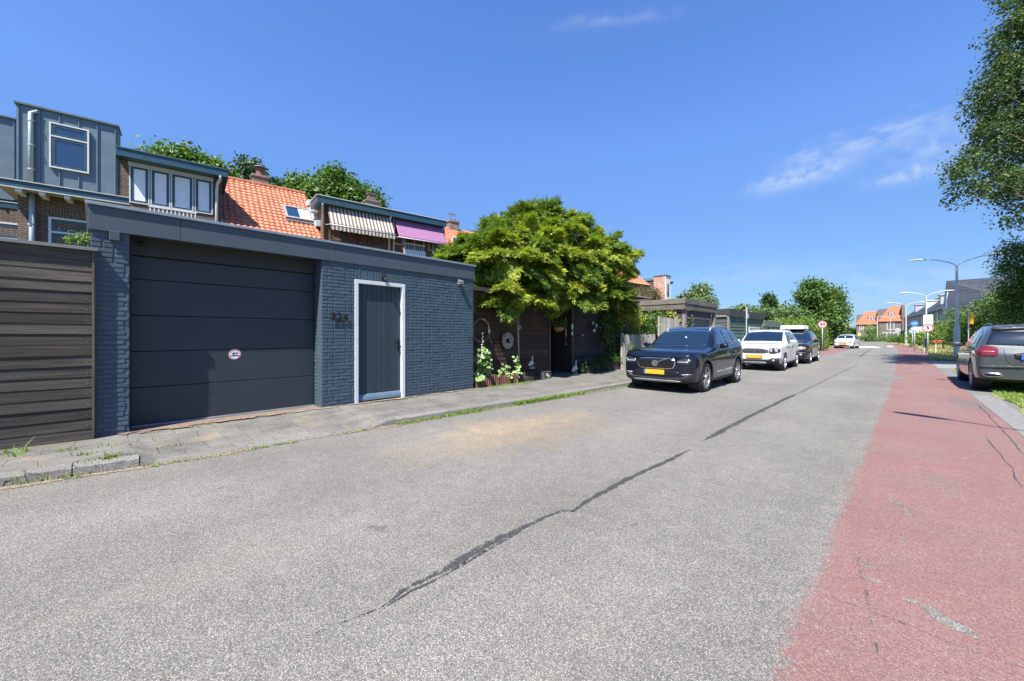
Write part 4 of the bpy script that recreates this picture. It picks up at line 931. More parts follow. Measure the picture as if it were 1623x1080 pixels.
for ua, va in ((1527, 468), (1540, 472)):
    # small roof lights on the big slope
    r0_, r1_, r2_ = ridge0, e2, ridge1; nn_ = (r1_ - r0_).cross(r2_ - r0_).normalized(); ray = (dv(ua, va, 50) - Vector((0, 0, CAMH))); k_ = nn_.dot(r0_ - Vector((0, 0, CAMH))) / nn_.dot(ray); c_ = Vector((0, 0, CAMH)) + ray * k_
    if nn_.dot(-ray) < 0: nn_ = -nn_
    ax_ = (ridge1 - ridge0); ax_ = (ax_ - nn_ * ax_.dot(nn_)).normalized(); up_ = nn_.cross(ax_); base_ = Vector((*dz(1530, 55)[:2], 0))
    sk_ = MB().obox(c_ - base_ + nn_ * .05, ax_, up_, nn_, .45, .6, .08).build('skylight', pm('grey_skylight_frame', (.26, .23, .22), .5), GH); MB().obox(c_ - base_ + nn_ * .14, ax_, up_, nn_, .36, .5, .015).build('pane', glass_mat(), sk_)
def sh(p): return tuple(Vector(p) - Vector((*dz(1530, 55)[:2], 0)))
g0 = lambda p: (p[0], p[1], 0)
q = [sh(e1), sh(e2), sh(ridge0), sh(r1e)]
MB().add([q[0], q[1], q[2], g0(q[0]), g0(q[1]), q[3], g0(q[3])], [(3, 4, 1, 0), (0, 1, 2), (4, 6, 5, 1)]).build('wall', pm('grey_blue_gable', (.30, .33, .36), .7), GH)
pa = dv(1503.2, 482, 52.5); pb = dv(1505.8, 462, 52.5)
MB().box(-.0, .0001, 0, .0001, 0, .0001)
mb = MB(); Wd = (Vector(q[1]) - Vector(q[0])); Wd.z = 0; Wd.normalize(); Nn = Vector((Wd.y, -Wd.x, 0)); 
if Nn.dot(Vector((-1, -1, 0))) < 0: Nn = -Nn
cen = (Vector(q[0]) + Vector(q[1])) / 2; cen.z = 6.0
mb.obox(cen + Nn * .03, Wd, Vector((0, 0, 1)), Nn, .45, 1.1, .05); w = mb.build('window', M_TRIMW, GH)
MB().obox(cen + Nn * .07, Wd, Vector((0, 0, 1)), Nn, .33, .98, .02).build('pane', glass_mat(), w)
# ================================================================== dark timber shed under the tree
SX = -8.0
S = lambda u, D=8.0: ST.Y(u, D)
shy0, shy1 = gy1 + .06, S(984)
M_DKW = wood_mat('dark_brown_shed_boards', (.052, .034, .022), .4, axis=1, island=.35, grain=30)
M_DKW2 = wood_mat('grey_shed_boards', (.045, .040, .036), .4, axis=1, island=.35, grain=30)
SH = root('garden_shed', (SX - 1.5, (shy0 + shy1) / 2, PZ), 'dark brown timber shed in the shade under the leafy tree, hung with wreaths', 'shed')
oy0, oy1 = S(872), S(906)
def boards(mb, x, y0, y1, z0, z1, h=.12, lean=.008, r=random.Random(1)):
    z = z0
    while z < z1 - .01:
        t_ = min(z + h, z1); k = r.uniform(-.003, .003); mb.add([(x + k, y0, z), (x + k, y1, z), (x - lean + k, y1, t_ - .004), (x - lean + k, y0, t_ - .004), (x - .03, y0, z), (x - .03, y1, z), (x - .03, y1, t_ - .004), (x - .03, y0, t_ - .004)],
            [(0, 1, 2, 3), (4, 7, 6, 5), (0, 4, 5, 1), (3, 2, 6, 7), (0, 3, 7, 4), (1, 5, 6, 2)]); z = t_
mb = MB(); boards(mb, SX, shy0, oy0, PZ, 2.55); mb.build('wall', M_DKW, SH)
mb = MB(); boards(mb, SX, oy1, shy1, PZ, 2.55); mb.build('wall', M_DKW2, SH)
MB().box(SX - 2.6, SX - 2.5, shy0, shy1, PZ, 2.6).box(SX - 2.6, SX - .035, shy0, shy0 + .05, PZ, 2.6).box(SX - 2.6, SX - .035, shy1 - .05, shy1, PZ, 2.6).box(SX - 1.4, SX - .035, oy0 - .06, oy0 - .01, PZ, 2.55).box(SX - 1.4, SX - .035, oy1 + .01, oy1 + .06, PZ, 2.55).box(SX - 2.6, SX - .03, oy0, oy1, 2.22, 2.55).build('inner_wall', pm('dark_inside_boards', (.03, .022, .016), .9), SH)
MB().box(SX - 2.7, SX + .22, shy0, shy1 + .1, 2.56, 2.66).build('roof', pm('dark_roof_felt', (.035, .035, .035), .9), SH)
MB().box(SX - .02, SX + .025, oy0 - .07, oy0, PZ, 2.5).box(SX - .02, SX + .025, oy1, oy1 + .07, PZ, 2.5).box(SX - .02, SX + .024, S(822) - .03, S(822) + .02, PZ, 2.5).build('batten', wood_mat('old_grey_batten', (.10, .08, .06), .3, axis=2), SH)
# wreaths hung on the boards
def wreath(u, v, R, r, mat, n, label, twig=.05, D=7.94, flat=1.0):
    y, z = ST.Y(u, D), ST.Z(u, v, D); rr_ = random.Random(int(u)); mb = MB()
    for i in range(n):
        th = rr_.uniform(0, 2 * PI); a = rr_.uniform(-.5, .5); L_ = rr_.uniform(.5, 1.3); P = []
        ph = rr_.uniform(0, 2 * PI); q = rr_.uniform(.3, 1) * r
        for k in range(7):
            t_ = th + L_ * (k / 6 - .5); rad = R + q * math.cos(ph + k * a); P.append((-D + q * .8 * abs(math.sin(ph + k * a)) + .01, y + rad * math.cos(t_) * flat, z + rad * math.sin(t_)))
        mb.tube(P, rr_.uniform(.004, .008), 4, cap=False)
    o = mb.build('wreath', mat, at=(-D, y, z - R)); tag(o, label, 'wreath', 'wreaths hung on the shed'); return o, y, z
M_TWIG = pm('bleached_twigs', (.40, .35, .28), .8, var=.3, island=.4, scale=9); M_TWIG2 = pm('brown_twigs', (.16, .13, .10), .8, var=.3, island=.4, scale=9)
wreath(762, 524, .30, .035, M_TWIG2, 60, 'large thin twig ring hung on the shed wall beside the blue garage')
wreath(803.5, 540, .155, .085, M_TWIG, 260, 'thick pale woven twig wreath on the dark brown shed wall')
wr, y, z = wreath(808, 502, .11, .03, M_TWIG2, 60, 'small wreath with pale blooms hung above the thick twig wreath')
def blooms(y, z, R, n, mat, s=.035, D=7.9, arc=(0, 2 * PI), name='bloom', parent=None, off=None):
    mb = MB(); r = random.Random(n)
    for i in range(n):
        t_ = r.uniform(*arc); c = Vector((-D + r.uniform(-.02, .03), y + R * math.cos(t_) + r.uniform(-.02, .02), z + R * math.sin(t_) + r.uniform(-.02, .02)))
        for k in range(5): a = 2 * PI * k / 5 + r.random(); d = Vector((.5, math.cos(a), math.sin(a))).normalized(); e = d.cross(Vector((1, 0, 0))).normalized(); mb.add([c, c + d * s * .6 + e * s * .4, c + d * s, c + d * s * .6 - e * s * .4], [(0, 1, 2, 3)])
    if parent is not None: parent_off = Vector(parent.location); mb.v = [tuple(Vector(p) - parent_off) for p in mb.v]
    return mb.build(name, mat, parent)
M_PETW = pm('cream_petals', (.68, .64, .58), .7, var=.1); M_PETG = pm('dusty_petals', (.34, .29, .24), .7, var=.2, island=.2)
blooms(y, z, .11, 14, M_PETG, parent=wr)
wr2, y, z = wreath(939, 518, .16, .05, pm('dark_green_twigs', (.04, .05, .03), .8), 150, 'dark wreath with white blooms on the grey boards right of the shed opening')
blooms(y, z, .15, 13, M_PETW, .05, arc=(-1.9, .6), parent=wr2); blooms(y, z, .15, 3, M_PETW, .04, arc=(1.8, 2.8), parent=wr2)
# white oval plaque with a pendant, and small white ornaments
def ornament(name, u, v, w, h, label, cat, shape='oval', mat=None, group=None, D=7.95):
    y, z = ST.Y(u, D), ST.Z(u, v, D); mb = MB()
    if shape == 'oval':
        n = 20; P = [(y + w / 2 * math.cos(2 * PI * k / n), z + h / 2 * math.sin(2 * PI * k / n)) for k in range(n)]; mb.prism(P, 0, -D, -D + .018)
        P = [(y + w / 3.6 * math.cos(2 * PI * k / n), z + h / 3.2 * math.sin(2 * PI * k / n)) for k in range(n)]; mb.prism(P, 0, -D + .0185, -D + .024)
    elif shape == 'box': mb.box(-D, -D + .02, y - w / 2, y + w / 2, z - h / 2, z + h / 2).box(-D, -D + .03, y - w / 2, y + w / 2, z - h / 2 - .01, z - h / 2 + .01)
    else: mb.tube([(-D, y - w / 2, z), (-D + .02, y - w / 4, z + .012), (-D + .02, y + w / 4, z + .004), (-D, y + w / 2, z)], h / 2, 6)
    o = mb.build(name, mat or pm('matt_white_ceramic', (.62, .60, .56), .6, var=.1), at=(-D, y, z - h / 2)); tag(o, label, cat, group)
ornament('plaque', 906.5, 518, .10, .19, 'white oval plaque on the post right of the shed opening', 'plaque')
ornament('plaque', 906.5, 528.5, .08, .11, 'small square white plaque hanging below the oval one', 'plaque', 'box')
ornament('door_ornament', 923.5, 531.8, .14, .02, 'thin white bar ornament on the grey shed boards', 'ornament', 'bar')
ornament('door_ornament', 951, 519.5, .04, .04, 'tiny round white knob on the grey boards right of the dark wreath', 'ornament', 'oval')
ornament('wall_hook', 908.5, 539.2, .05, .018, 'tiny white hook on the grey boards below the plaques', 'hook', 'bar')
# strings of pale beads beside the opening
mb = MB()
for v0, v1 in ((504, 508), (521, 533), (544, 546)):
    y, zA, zB = ST.Y(897, 7.9), ST.Z(897, v0, 7.9), ST.Z(897, v1, 7.9); z = zB
    while z < zA: mb.lathe([(0, -.02), (.014, -.01), (.014, .01), (0, .02)], (-7.9, y, z), 'z', 8); z += .045
mb.tube([(-7.9, y, ST.Z(897, 500, 7.9)), (-7.9, y, ST.Z(897, 547, 7.9))], .002, 4)
tag(mb.build('bead_string', M_PETW, at=(-7.9, y, 1.2)), 'thin hanging string of white beads in the shed opening', 'ornament')
# hanging basket
y, z = ST.Y(885.5, 7.75), ST.Z(885.5, 520, 7.75)
hb = root('hanging_basket', (-7.75, y, z - .12), 'hanging brown bowl of green plants in the shed opening', 'hanging basket')
MB().lathe([(0, -.12), (.10, -.11), (.17, -.03), (.18, .02), (.15, .02), (0, -.02)], (-7.75, y, z), 'z', 18).build('bowl', pm('terracotta_bowl', (.30, .14, .07), .7, var=.15), hb, smooth=True)
mb = MB()
for k in range(3): a = k * 2.1; MB().tube([(-7.75 + .16 * math.cos(a), y + .16 * math.sin(a), z), (-7.75, y, z + .65)], .003, 4).build('hanger', M_BLK, hb)
# ================================================================== foliage generators
def unit(v): return v / np.maximum(1e-9, np.linalg.norm(v, axis=1, keepdims=True))
def leaf_quads(P, size, aspect=.55, up=.35, rng=None, size_var=.35, out=None, outw=0, droop=0, fold=.18):
    """one folded rhombus per point"""
    rng = rng or RNG; n = len(P); nr = rng.normal(size=(n, 3)); nr[:, 2] = np.abs(nr[:, 2]) + up
    if out is not None: nr += out * outw
    nr = unit(nr); a = np.cross(nr, rng.normal(size=(n, 3))); a = unit(a); a[:, 2] -= droop; a = unit(a); nr = unit(nr - a * np.sum(nr * a, 1, keepdims=True)); b = np.cross(nr, a)
    L = size * (1 + size_var * rng.uniform(-1, 1, (n, 1))); W = L * aspect
    V = np.stack([P - a * L / 2, P + b * W / 2 + nr * W * fold - a * L * .08, P + a * L / 2, P - b * W / 2 + nr * W * fold - a * L * .08], 1).reshape(-1, 3)
    Q = np.arange(4 * n).reshape(n, 4); return V, Q
def clump_pts(blobs, nclump, per, sig, rng, inner=.5, floor=None):
    """clump centres in the outer part of ellipsoid blobs, points scattered about them"""
    vol = np.array([b[3] * b[4] * b[5] for b in blobs]) ** (2 / 3); vol = vol / vol.sum(); C = []; O = []
    for b, f in zip(blobs, vol):
        k = max(1, int(nclump * f)); d = unit(rng.normal(size=(k, 3))); r = rng.uniform(inner ** 3, 1, (k, 1)) ** (1 / 3)
        C.append(np.array(b[:3]) + d * r * np.array(b[3:6])); O.append(d)
    C = np.concatenate(C); O = np.concatenate(O)
    idx = np.repeat(np.arange(len(C)), per); P = C[idx] + np.clip(rng.normal(size=(len(idx), 3)), -1.9, 1.9) * sig * rng.uniform(.5, 1.2, (len(C), 1))[idx]
    if floor is not None: m = P[:, 2] > floor; P = P[m]; idx = idx[m]
    return C, O, P, O[idx]
def limbs(mb, base, top, C, r0, rng, n=26, fork=.35, r1=.25, sides=7):
    B, T = Vector(base), Vector(top); tr = [B.lerp(T, q) + Vector((rng.normal() * r0 * .5, rng.normal() * r0 * .5, 0)) * (q > 0) for q in (0, .2, .4, .6, .8, 1)]
    mb.tube([B - Vector((0, 0, .15))] + tr, [r0 * 1.35, r0 * 1.15, r0, r0 * .85, r0 * .65, r0 * .45, r0 * r1], sides)
    for i in rng.permutation(len(C))[:n]:
        c = Vector(C[i]); h = max(fork, min(.95, (c.z - B.z) / max(.1, (T.z - B.z)) * .75)) if c.z > B.z else fork
        s = B.lerp(T, h - .08); m = s.lerp(c, .5) + Vector((rng.normal() * .1, rng.normal() * .1, .12 * (c - s).length)); rr_ = r0 * (.38 - .22 * h)
        mb.tube([s, s.lerp(m, .5) + Vector((0, 0, .03)), m, c], [rr_, rr_ * .7, rr_ * .45, rr_ * .12], 5, cap=False)
M_BARK = pm('brown_bark', (.10, .078, .058), .9, var=.3, scale=6, bump=.7, bscale=30, bdist=.02, stretch=(1, 1, .25))
M_BIRCH = pm('pale_bark', (.42, .40, .37), .8, var=.3, scale=8, bump=.4)
def tree(name, base, top, blobs, ncl, per, sig, size, mat, label, cat='tree', group=None, r0=.2, seed=1, aspect=.6, up=.35, inner=.5, nl=26, bark=None, floor=None, fork=.35, droop=0, trunk=True, out=.3):
    rng = np.random.default_rng(seed); C, O, P, OO = clump_pts(blobs, ncl, per, sig, rng, inner, floor)
    t_ = root(name, base, label, cat, group)
    if trunk:
        mb = MB(); limbs(mb, base, top, C, r0, rng, nl, fork); mb.build('trunk', bark or M_BARK, t_, smooth=True)
    V, Q = leaf_quads(P, size, aspect, up, rng, out=OO, outw=out, droop=droop); np_mesh('crown', V, Q, mat, t_); return t_
G_MID = leaf_mat('mid_green_leaves', [(0.041, 0.088, 0.019), (0.074, 0.142, 0.030), (0.128, 0.223, 0.047)])
G_DARK = leaf_mat('dark_green_leaves', [(0.024, 0.057, 0.019), (0.043, 0.092, 0.027), (0.081, 0.149, 0.041)])
G_LIGHT = leaf_mat('light_green_leaves', [(0.081, 0.149, 0.027), (0.149, 0.243, 0.047), (0.257, 0.351, 0.081)])
G_BLUE = leaf_mat('blue_green_needles', [(0.030, 0.070, 0.041), (0.054, 0.108, 0.061), (0.088, 0.149, 0.081)], trans=.15)
G_YEL = leaf_mat('yellow_green_leaves', [(.12, .17, .02), (.24, .27, .03), (.42, .38, .05)])
G_GREY = leaf_mat('grey_green_leaves', [(0.068, 0.115, 0.054), (0.121, 0.182, 0.081), (0.189, 0.257, 0.115)])
def ell(u, v, z, ru, rv, rd=None):
    """crown blob centred on the sight line of a pixel at depth z, radii given in photo pixels there"""
    c = dv(u, v, z); k = z / FPX; return (c.x, c.y, c.z, ru * k * .9, (rd if rd else ru * k * .9), rv * k)
def base_of(u, z): p = dz(u, z); return (p.x, p.y, 0)
# ---- trees behind the terrace
def bgtree(name, u, z, blobs, label, mat, size=.20, ncl=230, per=60, seed=1, sig=None, r0=.25, top_v=None, **k):
    b = base_of(u, z); tp = dv(u, top_v or min(q[1] - q[3] * .5 for q in blobs), z)
    return tree(name, b, tuple(tp), [ell(q[0], q[1], z, q[2], q[3]) for q in blobs], ncl, per, sig or .45, size, mat, label, r0=r0, seed=seed, **k)
bgtree('garden_tree', 290, 22, [(262, 262, 30, 20), (300, 262, 38, 18), (335, 278, 30, 14), (290, 300, 60, 30)], 'green leafy tree behind the wide dormer of the nearest houses', G_MID, seed=3, size=.22, sig=.34)
bgtree('pine_tree', 396, 27, [(396, 262, 14, 12), (396, 280, 26, 16), (380, 285, 12, 10), (425, 292, 20, 10), (400, 310, 36, 22)], 'dark blue-green conifer rising behind the first chimney', G_BLUE, seed=5, size=.22, sig=.30, ncl=130)
bgtree('garden_tree', 520, 26, [(480, 300, 22, 14), (528, 292, 30, 18), (556, 305, 22, 14), (505, 318, 44, 20), (570, 325, 26, 14)], 'bright green leafy tree behind the striped awning', G_MID, seed=8, size=.23, sig=.36)
bgtree('garden_tree', 594, 28, [(594, 318, 12, 12), (590, 335, 18, 14)], 'small green tree top behind the box-shaped chimney', G_MID, seed=9, size=.22, ncl=50, sig=.3)
bgtree('distant_tree', 1105, 62, [(1090, 474, 14, 12), (1112, 468, 16, 14), (1100, 485, 34, 16)], 'grey-green tree showing above the grey timber garage roof', G_GREY, seed=12, size=.42, sig=.6, ncl=120, per=44)
bgtree('poplar_tree', 1217, 95, [(1217, 482, 8, 14), (1217, 502, 9, 22)], 'slim dark poplar far beyond the black shed', G_DARK, seed=13, size=.7, sig=.6, ncl=70, per=44)
bgtree('distant_tree', 1175, 100, [(1172, 500, 20, 10), (1200, 502, 16, 10), (1235, 498, 20, 10)], 'low far tree line top behind the black shed', G_GREY, seed=14, size=.8, sig=.8, ncl=110, per=40)
# ---- the big broad tree down the street
bgtree('broadleaf_tree', 1303, 58, [(1288, 468, 24, 20), (1314, 478, 24, 22), (1297, 503, 36, 30), (1334, 500, 10, 18), (1262, 515, 26, 24), (1316, 528, 20, 22), (1286, 456, 15, 10), (1262, 500, 14, 10)],
       'big broad green tree rising beyond the parked cars on the left', G_MID, seed=21, size=.34, ncl=460, per=52, sig=.5, r0=.38, inner=.45, nl=40)
bgtree('shrubbery', 1215, 44, [(1205, 502, 22, 14), (1225, 512, 26, 18), (1190, 512, 18, 12), (1245, 500, 20, 14)], 'soft grey-green bushes behind the low green shed', G_GREY, seed=22, size=.22, ncl=220, per=44, sig=.34, r0=.1)
bgtree('hedge_bush', 1262, 36, [(1240, 525, 26, 22), (1265, 520, 24, 20), (1285, 530, 20, 24), (1300, 540, 14, 18), (1255, 542, 34, 16)], 'light green overgrown bushes beside the round sign with a red rim', G_LIGHT, seed=23, size=.12, ncl=330, per=46, sig=.24, r0=.1)
def hedge(name, x0, x1, y0, y1, z1, mat, label, size, n, seed, cat='hedge', z0=0.05):
    rng = np.random.default_rng(seed); P = rng.uniform((x0, y0, z0), (x1, y1, z1), (n, 3)); m = rng.integers(0, 3, n)
    P[m == 0, 2] = z1 - np.abs(rng.normal(size=(m == 0).sum())) * .08; P[m == 1, 0] = x1 - np.abs(rng.normal(size=(m == 1).sum())) * .08; k = m == 2; P[k, 1] = y0 + np.abs(rng.normal(size=k.sum())) * .08
    P += rng.normal(size=P.shape) * .04; V, Q = leaf_quads(P, size, .6, .2, rng); h = root(name, ((x0 + x1) / 2, (y0 + y1) / 2, 0), label, cat)
    np_mesh('foliage', V, Q, mat, h); MB().box(x0 + .15, x1 - .15, y0 + .15, y1 - .15, 0, z1 - .15).build('twig_core', pm('dark_twig_core', (.02, .028, .012), .95), h)
hp = gp(1306, 556); hedge('clipped_hedge', hp.x - 3.2, hp.x - .35, hp.y, hp.y + 7, 2.15, G_DARK, 'dark clipped hedge behind the round sign beyond the parked cars', .09, 16000, 30)
bgtree('far_bush', 1330, 75, [(1327, 540, 7, 12), (1338, 536, 8, 14)], 'dark bush beyond the clipped hedge, left of the approaching white car', G_DARK, seed=31, size=.22, ncl=40, per=36, sig=.3, r0=.06)
# far wood
rng = np.random.default_rng(40); bl = []
for k in range(26):
    u = 1150 + k * 14; bl.append(ell(u, 531 - 5 * rng.random(), 260, 13, 8 + 4 * rng.random(), 5))
C, O, P, OO = clump_pts(bl, 900, 14, 1.0, rng, .4, 0.0); V, Q = leaf_quads(P, 1.3, .7, .3, rng)
tag(np_mesh('far_wood', V, Q, G_DARK, at=(0, 260, 0)), 'low dark band of far woodland on the horizon', 'woodland', kind='stuff')
# ---- spreading golden-green conifer over the shed
def spray_tree(name, base, blobs, ncl, per, label, mats, seed=2):
    rng = np.random.default_rng(seed); C, O, P, OO = clump_pts(blobs, ncl, 1, .01, rng, .60, 2.38)
    t_ = root(name, base, label, 'tree'); mb = MB(); limbs(mb, base, (base[0], base[1], 4.6), C, .17, rng, 70, .25); mb.build('trunk', M_BARK, t_, smooth=True)
    K = 1500; bi = rng.integers(0, len(blobs), K); dd = unit(rng.normal(size=(K, 3))); BB = np.array(blobs)[bi]; PI_ = BB[:, :3] + dd * rng.uniform(.1, .75, (K, 1)) * BB[:, 3:6]; keep = PI_[:, 2] > 2.7; PI_ = PI_[keep]; ni = len(PI_)
    n0 = len(P); P = np.concatenate([P, PI_]); OO = np.concatenate([OO, dd[keep]]); n = len(P)
    # each clump is a bough: a flat layered fan of fronds that arches out and droops
    out = OO.copy(); out[:, 2] = np.maximum(out[:, 2], -.2) * .45; out = unit(out + rng.normal(size=out.shape) * .25)
    reps = per; idx = np.concatenate([np.repeat(np.arange(n0), reps), np.repeat(np.arange(n0, n), 26)]); m = len(idx)
    side = unit(np.cross(out, np.array([0, 0, 1.0]))[idx]); upv = np.cross(side, out[idx])
    s = rng.uniform(-.10, .60, (m, 1)); l = np.clip(rng.normal(size=(m, 1)), -2, 2) * .16 * (1.05 - s * .9); h = rng.normal(size=(m, 1)) * .04
    B = P[idx] + out[idx] * s + side * l + upv * h; B[:, 2] -= (s[:, 0] + .12) ** 2 * .55 + np.abs(l[:, 0]) * .35
    ax = unit(out[idx] * .8 + side * l * 2.6 + rng.normal(size=(m, 3)) * .28); ax[:, 2] -= rng.uniform(.15, .75, m); ax = unit(ax)
    nn = unit(upv + rng.normal(size=(m, 3)) * .35); nn = unit(nn - ax * np.sum(nn * ax, 1, keepdims=True)); bb = np.cross(nn, ax)
    L = rng.uniform(.10, .21, (m, 1)); VV = []; 
    lf = [(0, 0, .30), (.18, .75, .34), (.18, -.75, .34), (.42, .68, .30), (.42, -.68, .30), (.62, .0, .40)]
    for (t0, ang, ln) in lf:
        o = B + ax * L * t0; d = ax * math.cos(ang) + bb * math.sin(ang); q = -ax * math.sin(ang) + bb * math.cos(ang); e = L * (ln + .22)
        VV.append(np.stack([o, o + d * e * .45 + q * e * .15, o + d * e, o + d * e * .45 - q * e * .15], 1))
    V = np.stack(VV, 1).reshape(-1, 3); Q = np.arange(len(V)).reshape(-1, 4)
    # fronds as islands: colour follows the frond; inner ones painted darker as crown shade
    tone = rng.beta(2, 2, n); tone[n0:] = 0; mi = np.repeat(np.clip(((tone[idx] * .6 + .5 * rng.random(m)) * 3).astype(int), 0, 2), len(lf))
    np_mesh('crown', V, Q, mats, t_, midx=mi); return t_
GC1 = leaf_mat('conifer_green_fronds', [(0.065, 0.123, 0.020), (0.109, 0.181, 0.029)], trans=.3)
GC2 = leaf_mat('conifer_lime_fronds', [(0.145, 0.225, 0.029), (0.217, 0.297, 0.041)], trans=.3)
GC3 = leaf_mat('conifer_golden_fronds', [(0.290, 0.341, 0.043), (0.435, 0.450, 0.065)], trans=.3)
def E3(u, v, D, ru, rz, rx):
    y = ST.Y(u, D); z = ST.Z(u, v, D); y1 = ST.Y(u + ru, D); return (-D, y, z, rx, (y1 - ST.Y(u - ru, D)) / 2, rz)
cb_ = [E3(848, 420, 8.7, 84, 1.30, 1.5), E3(872, 372, 8.8, 52, .95, 1.1), E3(938, 408, 8.5, 34, .85, 1.2), E3(800, 420, 8.4, 44, .90, 1.2), E3(757, 412, 9.2, 24, .62, .8), E3(722, 410, 9.6, 9, .22, .5), E3(866, 336, 8.8, 8, .34, .3),
       E3(832, 343, 8.8, 7, .40, .3), E3(955, 455, 8.1, 26, .62, .9), E3(778, 468, 8.0, 14, .45, .6), E3(905, 352, 8.8, 12, .22, .4), E3(975, 402, 8.6, 12, .35, .6), E3(790, 368, 8.9, 18, .35, .6), E3(825, 470, 7.9, 30, .35, .6), E3(905, 466, 7.8, 30, .35, .6)]
spray_tree('conifer_tree', (-8.7, ST.Y(885, 8.7), PZ), cb_, 400, 290, 'broad golden-green conifer spreading over the dark shed beside the blue garage', [GC1, GC2, GC3])
# ---- plants beside the shed
def bush(name, blobs, ncl, per, sig, size, mat, label, seed, cat='bush', base=None, stems=True, aspect=.7, floor=.1, group=None, up=.35):
    rng = np.random.default_rng(seed); C, O, P, OO = clump_pts(blobs, ncl, per, sig, rng, .3, floor); b = base or (blobs[0][0], blobs[0][1], PZ)
    t_ = root(name, b, label, cat, group)
    if stems:
        mb = MB()
        for i in rng.permutation(len(C))[:24]: c = Vector(C[i]); mb.tube([(b[0] + rng.normal() * .05, b[1] + rng.normal() * .08, b[2]), Vector(b).lerp(c, .5) + Vector((0, 0, .1)), c], [.012, .008, .003], 5, cap=False)
        mb.build('stem', pm('green_brown_stems', (.10, .11, .05), .7), t_)
    V, Q = leaf_quads(P, size, aspect, up, rng); np_mesh('foliage', V, Q, mat, t_); return t_
bush('ivy', [E3(975, 500, 7.75, 12, .9, .35), E3(990, 560, 7.6, 12, .8, .35), E3(962, 525, 7.8, 10, .8, .25)], 110, 42, .11, .075, G_MID, 'dense green ivy climbing at the right end of the dark shed', 51, 'ivy')
bush('golden_shrub', [E3(1000, 505, 7.5, 16, .42, .45), E3(985, 490, 7.6, 12, .3, .35)], 60, 40, .12, .08, G_YEL, 'yellow-green shrub between the shed and the picket fence', 52)
bush('garden_hedge', [E3(1025, 514, 8.0, 20, .38, .6), E3(1010, 525, 8.0, 20, .45, .5), E3(1040, 505, 8.0, 10, .22, .5), E3(1008, 545, 7.7, 18, .5, .3)], 150, 44, .13, .08, G_MID, 'rounded green bush rising over the picket fence behind the black car', 53, 'hedge')
bush('climbing_plant', [E3(1066, 505, 7.4, 7, .30, .25), E3(1085, 503, 7.2, 6, .25, .2), E3(1076, 518, 7.3, 9, .4, .2)], 40, 36, .12, .085, G_YEL, 'yellow-green climber on the taller fence posts before the grey timber garage', 54)
bush('ground_ivy', [E3(945, 578, 7.6, 24, .18, .2), E3(970, 570, 7.6, 20, .2, .2), E3(920, 585, 7.65, 10, .12, .12)], 70, 36, .08, .06, G_DARK, 'low dark leafy plants behind the log edging right of the tall goose', 55, 'plants')
bush('wall_top_weed', [E3(122, 380, 7.6, 20, .04, .12), E3(135, 378, 7.6, 9, .06, .1)], 14, 16, .04, .032, G_LIGHT, 'pale green weeds peeping over the end of the board fence', 56, 'weeds', base=(-7.8, ST.Y(125, 7.8), 2.0))
bush('hanging_foliage', [(-7.75, ST.Y(885.5, 7.75), ST.Z(885, 514, 7.75), .2, .28, .12)], 20, 26, .06, .05, G_MID, 'green trailing leaves spilling from the hanging bowl', 57, 'plants', base=(-7.75, ST.Y(885.5, 7.75), 1.55), stems=False)
# hollyhock and mallow with big round leaves and cream flower spike
def round_leaf(mb, c, n, r, rnd):
    n = Vector(n).normalized(); a = n.orthogonal().normalized(); b = n.cross(a); ph = rnd.uniform(0, 6.3); k = 11
    P = [Vector(c) + (a * math.cos(ph + 2 * PI * i / k) + b * math.sin(ph + 2 * PI * i / k)) * r * (1 + .16 * math.cos(5 * 2 * PI * i / k)) + n * r * .16 * math.cos(2.5 * 2 * PI * i / k) for i in range(k)]
    mb.add([Vector(c) - n * r * .12] + P, [(0, i + 1, (i + 1) % k + 1) for i in range(k)])
def mallow(name, u, v0, v1, D, label, nleaf, rleaf, spread, seed, spike=None, group=None):
    rnd = random.Random(seed); y = ST.Y(u, D); zb_ = PZ; z1 = ST.Z(u, v1, D); t_ = root(name, (-D, y, zb_), label, 'plant', group)
    st = MB(); lf = MB(); fl = MB()
    zt_ = ST.Z(u, spike, D) if spike else z1
    st.tube([(-D, y, zb_), (-D + .02, y + .02, (zb_ + z1) / 2), (-D, y + .03, z1), (-D, y + .02, zt_)], [.014, .011, .008, .003], 6)
    for i in range(nleaf):
        h = rnd.random(); z = zb_ + .12 + h * (z1 - zb_ - .12); a = rnd.uniform(0, 2 * PI); d = spread * (1.05 - .6 * h) * rnd.uniform(.4, 1)
        c = Vector((-D + d * math.cos(a) * .7, y + d * math.sin(a), z + rnd.uniform(-.03, .05))); st.tube([(-D, y + .02, z - .08), c], .004, 4, cap=False)
        round_leaf(lf, c, (rnd.uniform(.1, .9), rnd.uniform(-.6, .3), rnd.uniform(.3, 1)), rleaf * (1.1 - .5 * h) * rnd.uniform(.7, 1.15), rnd)
    if spike:
        for i in range(26):
            z = z1 - .25 + (zt_ - z1 + .25) * i / 25; a = rnd.uniform(0, 6.3); s = .03 * (1.2 - i / 32); c = Vector((-D + s * math.cos(a), y + .02 + s * math.sin(a), z))
            for k in range(4): d = Vector((rnd.uniform(-1, 1), rnd.uniform(-1, 1), rnd.uniform(-.3, 1))).normalized(); e = d.orthogonal().normalized(); fl.add([c, c + d * s * .5 + e * s * .5, c + d * s, c + d * s * .5 - e * s * .5], [(0, 1, 2, 3)])
        fl.build('blossom', M_PETW, t_)
    st.build('stem', pm('green_brown_stems', (.10, .11, .05), .7), t_); lf.build('leaves', G_HOL, t_)
G_HOL = leaf_mat('pale_round_leaves', [(0.156, 0.264, 0.072), (0.240, 0.372, 0.120), (0.336, 0.468, 0.192)], trans=.25)
